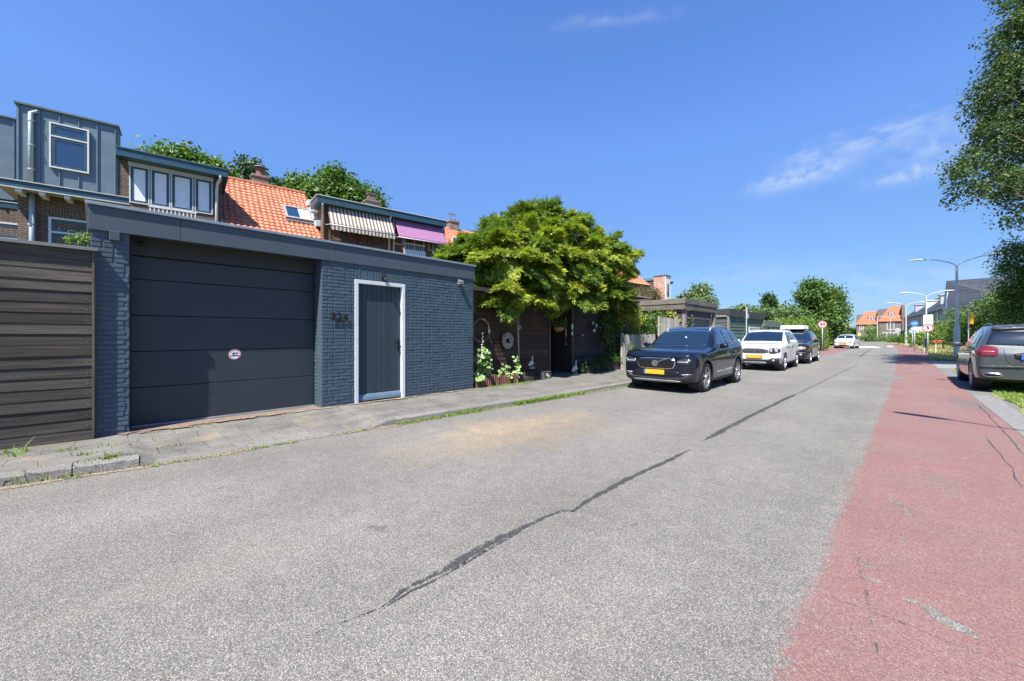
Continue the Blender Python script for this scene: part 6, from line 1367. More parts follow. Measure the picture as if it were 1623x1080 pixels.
def bike_glyph(s, pl):
    mb = MB(); H = S1
    for dx_ in (-.10, .10): mb.lathe([(.055, -.002), (.075, -.002), (.075, .001), (.055, .001)], (dx_, -.066, H - .02), 'y', 18)
    for a, b in (((-.10, -.02), (-.03, .06)), ((-.03, .06), (.06, .06)), ((.06, .06), (.10, -.02)), ((-.03, .06), (.0, -.03)), ((0, -.03), (.06, .06))): mb.tube([(a[0], -.066, H + a[1]), (b[0], -.066, H + b[1])], .009, 5)
    mb.build('pictogram', M_SWH, pl); MB().box(-.20, .20, -.06, -.045, H - .58, H - .33).build('sub_plate', M_SWH, s)
    mb = MB()
    for q in (-.1, .08): mb.lathe([(.022, -.002), (.036, -.002), (.036, .001), (.022, .001)], (q, -.0615, H - .46), 'y', 12)
    mb.box(-.13, -.02, -.063, -.0605, H - .445, H - .43).box(.04, .13, -.063, -.0605, H - .445, H - .43); mb.build('sub_pictogram', M_SBLK, s)
p = dz(1449.5, 34); S1 = CAMH + (HZ - 513) / FPX * 34
sign('cycle_sign', p.x, p.y, S1, face(p.x, p.y) * .5, 'round blue cycle sign with a white plate under it, left of the number sign', face=M_SBLU, extra=bike_glyph, r=.24)
for i, (u, v, z, r_, lb) in enumerate([(1446.5, 524.5, 44, .30, 'round sign seen from behind just behind the blue cycle sign'), (1423, 523.5, 60, .33, 'round sign seen from behind between the two farther lamp posts')]):
    p = dz(u, z); sign('sign_seen_from_behind', p.x, p.y, CAMH + (HZ - v) / FPX * z, face(p.x, p.y) * .5, lb, back=True, r=r_, group='signs seen from behind')
p = dz(1458, 48); pn = root('grey_panel', (p.x, p.y, 0), 'grey rectangular board behind the blue cycle sign', 'board', rotz=face(p.x, p.y) * .6, local=True)
zt_ = CAMH + (HZ - 518) / FPX * 48; MB().box(-.6, .5, -.02, .02, zt_ - .75, zt_).build('panel', pm('pale_panel', (.50, .53, .55), .5), pn); [MB().tube([(q, .04, 0), (q, .04, zt_)], .03, 6).build('post', M_GALV, pn) for q in (-.5, .4)]
p = dz(1486, 29); rs = root('red_notice', (p.x, p.y, 0), 'small red board on a white stake in the verge right of the number sign', 'notice board', rotz=face(p.x, p.y) * .7, local=True)
zt_ = CAMH + (HZ - 539.5) / FPX * 29; MB().box(-.22, .22, -.02, 0, zt_ - .17, zt_).build('panel', pm('faded_red_board', (.50, .06, .06), .6), rs); MB().box(-.11, -.06, -.0, .03, 0, zt_ - .05).build('stake', M_SWH, rs)
p = dz(1535, 24); ysn = root('yellow_sign', (p.x, p.y, 0), 'tall narrow orange-yellow sign on a thin pole right of the nearest lamp', 'road sign', rotz=face(p.x, p.y) * .4, local=True)
z1_, z0_ = CAMH + (HZ - 496) / FPX * 24, CAMH + (HZ - 514) / FPX * 24
MB().tube([(0, 0, 0), (0, 0, z1_ + .15)], .025, 8).build('post', M_GALV, ysn); MB().box(.03, .20, -.03, -.01, z0_, z1_).build('panel', pm('orange_yellow_sign', (.85, .42, .02), .5, var=.03), ysn, bevel=.004)
ss = dz(1183, 20.4); sn_ = root('side_sign', (ss.x, ss.y, 0), 'tall thin pole with a narrow sign seen almost edge-on before the black shed', 'road sign')
MB().tube([(ss.x, ss.y, 0), (ss.x, ss.y, 2.83)], .028, 8).build('post', M_GALV, sn_); MB().box(ss.x + .03, ss.x + .05, ss.y - .02, ss.y + .30, 2.26, 2.80).build('plate', M_BACK, sn_); MB().box(ss.x + .051, ss.x + .053, ss.y + .02, ss.y + .26, 2.50, 2.76).build('plate_face', M_SBLK, sn_)
p = dz(1303.5, 34.5); sign('zone_sign', p.x, p.y, CAMH + (HZ - 514.5) / FPX * 34.5, face(p.x, p.y) * .6, 'round white sign with a red rim half in the bushes left of the road', ring=M_SRED, text='30', r=.31)
# thin post and yellow box near the far houses
for u, z, h, lb in ((1362, 95, 3.6, 'thin pole with a small yellow box before the left orange-roofed house'),):
    p = dz(u, z); o = root('pole', (p.x, p.y, 0), lb, 'pole', local=True); MB().tube([(0, 0, 0), (0, 0, h)], .07, 6).build('post', M_GALV, o); MB().box(-.25, .25, -.2, .1, 1.2, 1.9).build('yellow_box', pm('yellow_box', (.65, .45, .03), .5), o)
p = dz(1390.5, 88); tag(MB().tube([(p.x, p.y, 0), (p.x, p.y, 5.6)], .12, 8).build('pole', pm('grey_concrete_pole', (.33, .33, .33), .8), at=(p.x, p.y, 0)), 'plain grey pole standing between the two orange-roofed houses', 'pole')
# ================================================================== cars
def paint(name, col, metal=.3, rough=.25, flake=.0):
    t = NT(name); t.set(Base_Color=t.vcol(col, t.mr(t.noise(3, 3), .3, .7, .96, 1.04)), Metallic=metal, Roughness=rough, Coat_Weight=1.0, Coat_Roughness=.02, Specular_IOR_Level=.15)
    dust = t.mr(t.noise(5, 5, None, .7), .35, .75, .0, .05); t.set(Roughness=t.math('ADD', rough, dust)); return t.m
M_CLAD = pm('dark_plastic_cladding', (.016, .017, .019), .55, var=.05, bump=.1, bscale=400)
M_TYRE = pm('tyre_rubber', (.018, .018, .019), .8, var=.1, bump=.2, bscale=120)
M_RIM = pm('alloy_rim', (.50, .50, .52), .3, metal=.85, var=.03); M_RIMD = pm('dark_alloy_rim', (.05, .05, .055), .35, metal=.7)
M_HUB = pm('brake_dark', (.03, .03, .032), .6); M_CHR = pm('chrome_trim', (.72, .73, .75), .15, metal=1, var=.02); M_SILV = pm('satin_silver_trim', (.45, .46, .48), .35, metal=.6)
def glassy(name, col, rough=.04, em=None):
    if name in MATS: return MATS[name]
    t = NT(name); t.set(Base_Color=col, Roughness=rough, Specular_IOR_Level=.8, Coat_Weight=.8, Coat_Roughness=.02); MATS[name] = t.m; return t.m
M_CGL = glassy('car_window_glass', (.006, .014, .026)); M_CGL2 = glassy('tinted_rear_glass', (.006, .008, .011))
M_LENS = glassy('headlight_lens', (.022, .024, .028)); M_LENW = glassy('headlight_bright', (.30, .31, .34), .3); M_TAIL = glassy('tail_light_red', (.13, .004, .006), .02); M_AMB = glassy('indicator_amber', (.55, .20, .04))
M_PLY = pm('yellow_plate', (.55, .33, .02), .4, var=.03); M_PLB = pm('blue_plate_band', (.02, .10, .42), .4); M_BLKP = pm('gloss_black', (.010, .010, .012), .2)
def loft_body(st):
    """st rows: x, w, zb, belt, ztop, wr, zr ; returns grid of full cross sections"""
    vs = []; N = 0
    for (x, w, zb, belt, zt, wr, zr) in st:
        if zr > belt + .2: wr = wr + .065
        wb = w * .955 if zr > belt + .2 else w * .94
        mid = zb + (belt - zb) * .55
        h = [(0, zb), (w * .70, zb), (w * .93, zb + .02), (w * .985, zb + .12), (w, mid), (w * .985, belt - .075), (wb, belt), (wb + (wr - wb) * .5 + .012, belt + (zr - belt) * .5), (wr, zr), (wr * .86, zr + (zt - zr) * .55), (wr * .5, zr + (zt - zr) * .92), (0, zt)]
        ring = [(y, z) for y, z in h] + [(-y, z) for y, z in h[1:-1][::-1]]; N = len(ring); vs += [(x, y, z) for y, z in ring]
    M_ = len(st); fs = [(i * N + k, (i + 1) * N + k, (i + 1) * N + (k + 1) % N, i * N + (k + 1) % N) for i in range(M_ - 1) for k in range(N)]
    def cap(i, flip):
        o = i * N; out = []
        # strip the ring into quads across
        half = N // 2
        for k in range(half):
            a, b = k, k + 1; c, d = (N - k - 1) % N, (N - k) % N
            q = (o + a, o + b, o + c, o + d) if k else (o + 0, o + 1, o + N - 1)
            if k == half - 1: q = (o + a, o + b, o + d)
            out.append(q[::-1] if flip else q)
        return out
    return vs, fs + cap(0, False) + cap(M_ - 1, True)
def eval_mesh(o):
    dg = bpy.context.evaluated_depsgraph_get(); me = bpy.data.meshes.new_from_object(o.evaluated_get(dg)); return me
def make_body(par, st, mat, wheels, r, arch=.055, W=.93):
    vs, fs = loft_body(st); me = bpy.data.meshes.new('body'); me.from_pydata(vs, [], fs); o = bpy.data.objects.new('body', me); COL.objects.link(o)
    bm = bmesh.new(); bm.from_mesh(me); bmesh.ops.recalc_face_normals(bm, faces=bm.faces); bm.to_mesh(me); bm.free()
    sb = o.modifiers.new('s', 'SUBSURF'); sb.levels = sb.render_levels = 2
    me2 = eval_mesh(o); bm = bmesh.new(); bm.from_mesh(me2); bvh = BVHTree.FromBMesh(bm); bm.free()
    o.modifiers.clear(); o.data = me2
    for wx in wheels:
        for s in (-1, 1):
            c = MB().lathe([(0, 0), (r + arch, 0), (r + arch, .5), (0, .5)], (wx, s * (W + .1) - (.5 if s > 0 else 0), r), 'y', 40); cm = bpy.data.meshes.new('c'); cm.from_pydata(c.v, [], c.f)
            b2 = bmesh.new(); b2.from_mesh(cm); bmesh.ops.remove_doubles(b2, verts=b2.verts, dist=1e-5); bmesh.ops.recalc_face_normals(b2, faces=b2.faces); b2.to_mesh(cm); b2.free()
            cc = bpy.data.objects.new('c', cm); COL.objects.link(cc); mo = o.modifiers.new('b', 'BOOLEAN'); mo.operation = 'DIFFERENCE'; mo.object = cc; mo.solver = 'EXACT'
            me3 = eval_mesh(o); o.modifiers.clear(); o.data = me3; bpy.data.objects.remove(cc)
    o.data.materials.clear(); o.data.materials.append(mat); o.data.polygons.foreach_set('use_smooth', [True] * len(o.data.polygons))
    es = o.modifiers.new('e', 'EDGE_SPLIT'); es.split_angle = math.radians(40); es.use_edge_sharp = False
    o.parent = par; o.name = 'body'; o.data.name = 'body'; return o, bvh
def chaikin(p, n=2):
    for _ in range(n):
        q = []
        for a, b in zip(p, p[1:] + p[:1]): q += [(a[0] * .8 + b[0] * .2, a[1] * .8 + b[1] * .2), (a[0] * .2 + b[0] * .8, a[1] * .2 + b[1] * .8)]
        p = q
    return p
def decalp(bvh, name, mat, ax, pts, off=.006, thick=.012, parent=None, rnd=1, mesh=.07, sgn=1):
    """a panel cut to outline pts and laid on the body from direction ax: F front, R rear, S side (sgn), T top"""
    pts = chaikin([tuple(p) for p in pts], rnd) if rnd else [tuple(p) for p in pts]
    bm = bmesh.new(); f = bm.faces.new([bm.verts.new((a, b, 0)) for a, b in pts]); bmesh.ops.triangulate(bm, faces=[f])
    for _ in range(6):
        L_ = [e for e in bm.edges if e.calc_length() > mesh]
        if not L_: break
        bmesh.ops.subdivide_edges(bm, edges=L_, cuts=1); bmesh.ops.triangulate(bm, faces=bm.faces[:])
    last = None; hits = {}
    for v in bm.verts:
        a, b = v.co.x, v.co.y
        if ax == 'F': O, D = Vector((-2, a, b)), Vector((1, 0, 0))
        elif ax == 'R': O, D = Vector((8, a, b)), Vector((-1, 0, 0))
        elif ax == 'S': O, D = Vector((a, 3 * sgn, b)), Vector((0, -sgn, 0))
        else: O, D = Vector((a, b, 4)), Vector((0, 0, -1))
        h = bvh.ray_cast(O, D); 
        if h[0] is None: h = bvh.find_nearest(O + D * (1.9 if ax in 'F' else (3.4 if ax == 'R' else 2.2)));
        hits[v] = (h[0], h[1] if h[1].dot(D) < 0 else -h[1], D)
    for v, (p, n, D) in hits.items():
        m = (n * .5 - D * .5).normalized(); v.co = p + m * off
    for f in bm.faces:
        f.normal_update(); D = hits[f.verts[0]][2]
        if f.normal.dot(D) > 0: f.normal_flip()
        f.smooth = True
    me = bpy.data.meshes.new(name); bm.to_mesh(me); bm.free(); me.materials.append(mat); o = bpy.data.objects.new(name, me); COL.objects.link(o); o.parent = parent
    if thick: s = o.modifiers.new('t', 'SOLIDIFY'); s.thickness = thick; s.offset = -1
    return o
def wheel(par, x, y, r, w, style, side, rimm=None):
    """side: +1 wheel on +y"""
    wv = bpy.data.objects.new('wheel', None); COL.objects.link(wv); wv.parent = par; wv.location = (x, y, r); wv['_off'] = [0, 0, 0]; s = side
    P = [(r * .70, -w / 2), (r * .93, -w / 2), (r * .985, -w * .38), (r, -w * .2), (r, w * .2), (r * .985, w * .38), (r * .93, w / 2), (r * .70, w / 2)]
    MB().lathe(P, (0, 0, 0), 'y', 40, closed=True).build('tyre', M_TYRE, wv, smooth=True)
    o = s * w * .42; RM = rimm or M_RIM
    mb = MB().lathe([(r * .715, s * w * .47), (r * .69, s * w * .49), (r * .655, s * w * .46), (r * .64, s * w * .1), (r * .70, -s * w * .45)], (0, 0, 0), 'y', 40)
    if style == 'five':
        for k in range(5):
            a = 2 * PI * k / 5 + .3
            for da in (-.20, .20):
                d0, d1 = Vector((math.cos(a), 0, math.sin(a))), Vector((math.cos(a + da), 0, math.sin(a + da))); p0, p1 = d0 * r * .12, d1 * r * .665; u = (p1 - p0).normalized(); vv = Vector((0, 1, 0)).cross(u)
                mb.obox((p0 + p1) / 2 + Vector((0, o - s * .012, 0)), u, vv, (0, 1, 0), (p1 - p0).length / 2, r * .032, .012)
            d1 = Vector((math.cos(a), 0, math.sin(a))); mb.obox(d1 * r * .30 + Vector((0, o - s * .014, 0)), d1, Vector((0, 1, 0)).cross(d1), (0, 1, 0), r * .16, r * .05, .010)
    elif style == 'ten':
        for k in range(10):
            a = 2 * PI * k / 10; d1 = Vector((math.cos(a), 0, math.sin(a))); mb.obox(d1 * r * .40 + Vector((0, o - s * .012, 0)), d1, Vector((0, 1, 0)).cross(d1), (0, 1, 0), r * .27, r * .03, .012)
    else:
        for k in range(6):
            a = 2 * PI * k / 6; d1 = Vector((math.cos(a), 0, math.sin(a))); mb.obox(d1 * r * .40 + Vector((0, o - s * .012, 0)), d1, Vector((0, 1, 0)).cross(d1), (0, 1, 0), r * .27, r * .085, .012)
    mb.lathe([(r * .15, 0), (r * .13, s * .02), (0, s * .024)], (0, o - s * .004, 0), 'y', 16)
    mb.build('rim', RM, wv, bevel=.003)
    MB().lathe([(0, 0), (r * .64, 0)], (0, s * w * .12, 0), 'y', 24).lathe([(r * .45, 0), (r * .45, s * .02), (0, s * .02)], (0, s * w * .14, 0), 'y', 24).build('brake_disc', M_HUB, wv)
    return wv
def car(name, loc, rotz, label, cat, L, W, H, st, mat, wx, r, decals, style='five', group=None, rails=None, mirrors=None, plate=None, cladding=True, archm=None, rimm=None, tw=.235, extra=None, wells=True):
    c = root(name, loc, label, cat, group, rotz=rotz, local=True)
    body, bvh = make_body(c, st, mat, wx, r, W=W)
    for x in wx:
        for s in (-1, 1):
            wheel(c, x, s * (W - tw / 2 - .015), r, tw, style, s, rimm)
            # dark wheel housing
            MB().lathe([(r + .045, 0), (r + .045, s * .30)], (x, s * (W - .335), r), 'y', 28).lathe([(0, 0), (r + .045, 0)], (x, s * (W - .33), r), 'y', 28).build('wheel_housing', M_HUB, c)
            if archm:
                n = 18; a0, a1 = math.radians(-18), math.radians(198); ri, ro = r + .052, r + .105
                pts = [(x + ri * math.cos(a0 + (a1 - a0) * k / n), r + ri * math.sin(a0 + (a1 - a0) * k / n)) for k in range(n + 1)] + [(x + ro * math.cos(a1 - (a1 - a0) * k / n), r + ro * math.sin(a1 - (a1 - a0) * k / n)) for k in range(n + 1)]
                decalp(bvh, 'arch_trim', archm, 'S', pts, .012, .02, c, 0, .09, s)
    objs = {}
    for d in decals:
        nm, m, ax, pts = d[:4]; k = d[4] if len(d) > 4 else {}
        par = objs.get(k.get('on'), c) if k.get('on') else c
        for s in ((1, -1) if (k.get('mir') or ax == 'S') else (1,)):
            P = [(a * s, b) for a, b in pts] if (k.get('mir') and ax in 'FR') else pts
            if s == -1 and k.get('mir') and ax in 'FR': P = P[::-1]
            o = decalp(bvh, nm, m, ax, P, k.get('off', .006), k.get('t', .012), par, k.get('r', 1), k.get('mesh', .07), s)
            objs[k.get('id', nm)] = o
    if mirrors:
        x, z, m = mirrors
        for s in (-1, 1):
            w0 = bvh.ray_cast(Vector((x, 3 * s, z - .03)), Vector((0, -s, 0)))[0]; yb = abs(w0.y)
            mb = MB(); n = 12; prof = [(.0, .02, .03), (.015, .07, .06), (.06, .095, .085), (.15, .095, .085), (.20, .07, .06), (.215, .02, .02)]; vs = []
            for q, a_, b_ in prof:
                for k in range(n): th = 2 * PI * k / n; cx_, sx_ = math.cos(th), math.sin(th); vs.append((x + a_ * .75 * math.copysign(abs(cx_) ** .7, cx_), s * (yb + .06 + q), z + .02 + b_ * .8 * math.copysign(abs(sx_) ** .7, sx_)))
            fs = [(i * n + k, i * n + (k + 1) % n, (i + 1) * n + (k + 1) % n, (i + 1) * n + k) for i in range(5) for k in range(n)]; fs = fs + [tuple(range(n)), tuple(range(5 * n, 6 * n))]
            mo = mb.add(vs, fs).build('wing_mirror', m, c, smooth=True)
            MB().obox((x + .0, s * (yb + .04), z - .03), (1, 0, 0), (0, 1, 0), (0, 0, 1), .04, .06, .012).build('mirror_stalk', M_CLAD, mo)
    if rails:
        x0, x1, m, y, = rails
        for s in (-1, 1):
            P = []
            for k in range(13):
                x = x0 + (x1 - x0) * k / 12; h = bvh.ray_cast(Vector((x, s * y, 4)), Vector((0, 0, -1)))[0]; P.append((x, s * y, h.z + (.0 if k in (0, 12) else (.035 if k in (1, 11) else .05))))
            MB().tube(P, .016, 8).build('roof_rail', m, c, smooth=True)
    if plate:
        ax, y, z, band = plate
        h = bvh.ray_cast(Vector((-2 if ax == 'F' else 8, y, z)), Vector((1 if ax == 'F' else -1, 0, 0)))[0]; sg = -1 if ax == 'F' else 1; x = h.x + sg * .03
        a, b = sorted((x, x - sg * .012)); pl = MB().box(a, b, y - .26, y + .26, z - .055, z + .055).build('number_plate', M_PLY, c, bevel=.003)
        bd = (y + .215, y + .262) if ax == 'F' else (y - .262, y - .215)
        bd = bd if band else None
        if bd: a, b = sorted((x + sg * .001, x - sg * .005)); MB().box(a, b, bd[0], bd[1], z - .056, z + .056).build('plate_band', M_PLB, pl)
        a, b = sorted((x - sg * .0125, x - sg * .05)); MB().box(a, b, y - .275, y + .275, z - .065, z + .065).build('plate_holder', M_BLKP, c)
    if extra: extra(c, bvh)
    return c, bvh
def seam(pts, w=.008):
    """closed thin outline along a polyline"""
    out = []; n = len(pts); nn = []
    for i in range(n):
        a = Vector(pts[max(0, i - 1)]); b = Vector(pts[min(n - 1, i + 1)]); d = (b - a).normalized(); nn.append(Vector((-d.y, d.x)))
    return [tuple(Vector(p) + q * w / 2) for p, q in zip(pts, nn)] + [tuple(Vector(p) - q * w / 2) for p, q in list(zip(pts, nn))[::-1]]
SEAM = dict(off=.002, t=0, r=0)
# ---------------------------------------------------------------- black compact SUV, nose to the camera
P_BLK = paint('black_car_paint', (.003, .005, .014), .0, .3)
P_BLK2 = paint('dark_blue_black_paint', (.008, .010, .018), .1, .22)
P_WHT = paint('white_car_paint', (.56, .57, .58), .0, .35)
P_GRY = paint('metallic_grey_car_paint', (.052, .060, .066), .25, .36)
suv = [(.00, .70, .36, .85, .87, .54, .86), (.03, .82, .29, .92, .945, .64, .935), (.14, .895, .24, .965, 1.005, .72, .99), (.40, .922, .21, .995, 1.05, .75, 1.035), (.85, .932, .20, 1.005, 1.075, .76, 1.055), (1.25, .932, .20, 1.02, 1.105, .77, 1.085), (1.42, .932, .20, 1.03, 1.15, .77, 1.11),
       (1.72, .93, .20, 1.04, 1.36, .70, 1.32), (2.05, .93, .20, 1.05, 1.565, .62, 1.52), (2.40, .93, .20, 1.055, 1.635, .61, 1.585), (2.9, .932, .20, 1.065, 1.645, .61, 1.595), (3.4, .93, .21, 1.09, 1.645, .60, 1.595), (3.85, .925, .23, 1.11, 1.61, .59, 1.56), (4.06, .915, .25, 1.12, 1.56, .58, 1.51), (4.20, .90, .27, 1.12, 1.40, .60, 1.36), (4.33, .88, .30, 1.10, 1.14, .68, 1.125), (4.39, .80, .34, .98, 1.02, .60, 1.0), (4.43, .68, .42, .86, .90, .50, .88)]
def badge_ring(c, bvh, z=.70, r=.075, bar=True):
    x = bvh.ray_cast(Vector((-2, 0, z)), Vector((1, 0, 0)))[0].x - .035
    mb = MB().lathe([(r - .012, .0), (r + .006, -.004), (r + .006, -.014), (r - .012, -.012)], (x, 0, z), 'x', 28, closed=True); mb.lathe([(0, -.004), (r - .012, -.004)], (x, 0, z), 'x', 20)
    if bar: mb.tube([(x, -r * .7, z + r * .55), (x + .012, -.36, z + .155)], .011, 6)
    mb.build('badge', M_CHR, c, smooth=False)
vd = [('grille_surround', M_CHR, 'F', [(-.43, .845), (.43, .845), (.485, .76), (.47, .66), (.40, .575), (-.40, .575), (-.47, .66), (-.485, .76)], dict(off=.012)),
      ('grille', M_BLKP, 'F', [(-.41, .83), (.41, .83), (.462, .755), (.448, .665), (.385, .592), (-.385, .592), (-.448, .665), (-.462, .755)], dict(off=.018)),
      ('headlight', M_LENS, 'F', [(.52, .80), (.66, .835), (.80, .86), (.84, .80), (.80, .72), (.66, .70), (.53, .715)], dict(mir=1, off=.010)),
      ('running_light', M_LENW, 'F', [(.53, .768), (.72, .772), (.80, .82), (.815, .80), (.74, .752), (.78, .735), (.76, .725), (.70, .750), (.53, .748)], dict(mir=1, off=.016, r=0)),
      ('lower_bumper', M_CLAD, 'F', [(-.86, .50), (-.74, .47), (-.60, .38), (-.3, .365), (.3, .365), (.60, .38), (.74, .47), (.86, .50), (.88, .30), (.60, .225), (-.60, .225), (-.88, .30)], dict(off=.010, r=0)),
      ('lower_grille', M_BLKP, 'F', [(-.60, .545), (.60, .545), (.50, .40), (-.50, .40)], dict(off=.008)),
      ('skid_plate', M_SILV, 'F', [(-.62, .315), (.62, .315), (.52, .262), (-.52, .262)], dict(off=.022)),
      ('bumper_fin', M_SILV, 'F', [(.60, .47), (.80, .485), (.80, .470), (.64, .445)], dict(mir=1, off=.018, r=0)),
      ('windscreen', M_CGL, 'F', [(-0.750, 1.135), (0.000, 1.15), (0.750, 1.135), (0.648, 1.52), (0.000, 1.565), (-0.648, 1.52)], dict(off=.006, r=0)),
      ('side_window', M_CGL, 'S', [(1.72, 1.105), (2.02, 1.43), (2.20, 1.52), (2.55, 1.545), (2.60, 1.12), (2.60, 1.12)], dict(off=.005)),
      ('rear_side_window', M_CGL2, 'S', [(2.66, 1.125), (2.62, 1.545), (3.05, 1.54), (3.24, 1.50), (3.36, 1.17)], dict(off=.005)),
      ('quarter_window', M_CGL2, 'S', [(3.41, 1.185), (3.30, 1.49), (3.50, 1.45), (3.74, 1.27)], dict(off=.005)),
      ('sill_cladding', M_CLAD, 'S', [(1.28, .205), (1.28, .32), (1.6, .30), (3.1, .31), (3.2, .36), (3.2, .22)], dict(off=.012, r=0)),
      ('sill_strip', M_SILV, 'S', [(1.62, .435), (1.66, .475), (2.95, .50), (3.02, .46), (2.9, .425)], dict(off=.012)),
      ('bonnet_seam', M_BLKP, 'F', seam([(-.80, .935), (-.5, .885), (0, .868), (.5, .885), (.80, .935)], .012), SEAM),
      ('door_seam', M_BLKP, 'S', seam([(1.50, .35), (1.42, .6), (1.46, 1.0)]), SEAM), ('door_seam', M_BLKP, 'S', seam([(2.60, .35), (2.62, .8), (2.63, 1.1)]), SEAM), ('door_seam', M_BLKP, 'S', seam([(3.16, .42), (3.35, .75), (3.40, 1.1)]), SEAM),
      ('door_handle', P_BLK, 'S', [(2.36, .935), (2.56, .945), (2.56, .915), (2.36, .905)], dict(off=.03, t=.03)), ('door_handle', P_BLK, 'S', [(3.10, .96), (3.30, .97), (3.30, .94), (3.10, .93)], dict(off=.03, t=.03)),
      ('rear_window', M_CGL2, 'R', [(-.56, 1.48), (.56, 1.48), (.66, 1.18), (-.66, 1.18)], dict(off=.005)), ('tail_light', M_TAIL, 'R', [(.62, 1.16), (.72, 1.12), (.84, .88), (.70, .84), (.66, 1.0)], dict(mir=1))]
def xc_extra(c, bvh):
    badge_ring(c, bvh, .705, .075)
    MB().obox((1.80, .05, 1.33), (0, 1, 0), (0, 0, 1), (1, 0, 0), .012, .04, .004)
    x = bvh.ray_cast(Vector((-2, -.12, 1.33)), Vector((1, 0, 0)))[0].x - .012
    MB().box(x, x + .004, -.132, -.108, 1.29, 1.37).box(x, x + .004, -.15, -.09, 1.33, 1.345).build('windscreen_pendant', M_WP, c)
    # thin vertical grille bars
    mb = MB(); y = -.40
    while y < .41:
        h = bvh.ray_cast(Vector((-2, y, .71)), Vector((1, 0, 0)))[0]; mb.box(h.x - .03, h.x - .012, y - .004, y + .004, .60, .82); y += .045
    mb.build('grille_bars', pm('dark_chrome_bars', (.12, .12, .13), .25, metal=.9), c)
cw = gp(1112, 623); xw, yw = cw.x, cw.y
car_x = -3.30 - .93; car_y = 10.42 - .86
car('parked_car', (car_x, car_y, 0), PI / 2, 'glossy black SUV with a slanted chrome grille bar parked nearest on the left kerb', 'car', 4.43, .93, 1.65, suv, P_BLK, (.86, 3.56), .365, vd, 'five', 'cars parked on the left of the street', rails=(2.1, 3.75, M_SILV, .59), mirrors=(1.80, 1.10, P_BLK), plate=('F', 0.04, .50, True), archm=M_CLAD, extra=xc_extra)
# ---------------------------------------------------------------- white SUV behind it
dus = [(.00, .70, .40, .86, .88, .54, .87), (.03, .81, .33, .94, .965, .64, .955), (.14, .88, .26, .98, 1.02, .70, 1.01), (.38, .89, .22, 1.0, 1.05, .72, 1.04), (.82, .91, .22, 1.02, 1.085, .74, 1.07), (1.15, .91, .22, 1.035, 1.105, .75, 1.09), (1.30, .91, .22, 1.045, 1.15, .75, 1.12),
       (1.60, .905, .22, 1.05, 1.38, .69, 1.34), (1.90, .905, .22, 1.06, 1.575, .62, 1.53), (2.30, .905, .22, 1.065, 1.64, .61, 1.59), (2.9, .905, .22, 1.07, 1.655, .61, 1.605), (3.4, .905, .22, 1.085, 1.65, .60, 1.60), (3.82, .90, .24, 1.10, 1.60, .59, 1.55), (4.04, .885, .27, 1.10, 1.42, .61, 1.38), (4.2, .85, .31, 1.09, 1.13, .68, 1.11), (4.28, .78, .36, .95, .99, .58, .97), (4.32, .66, .44, .84, .88, .48, .86)]
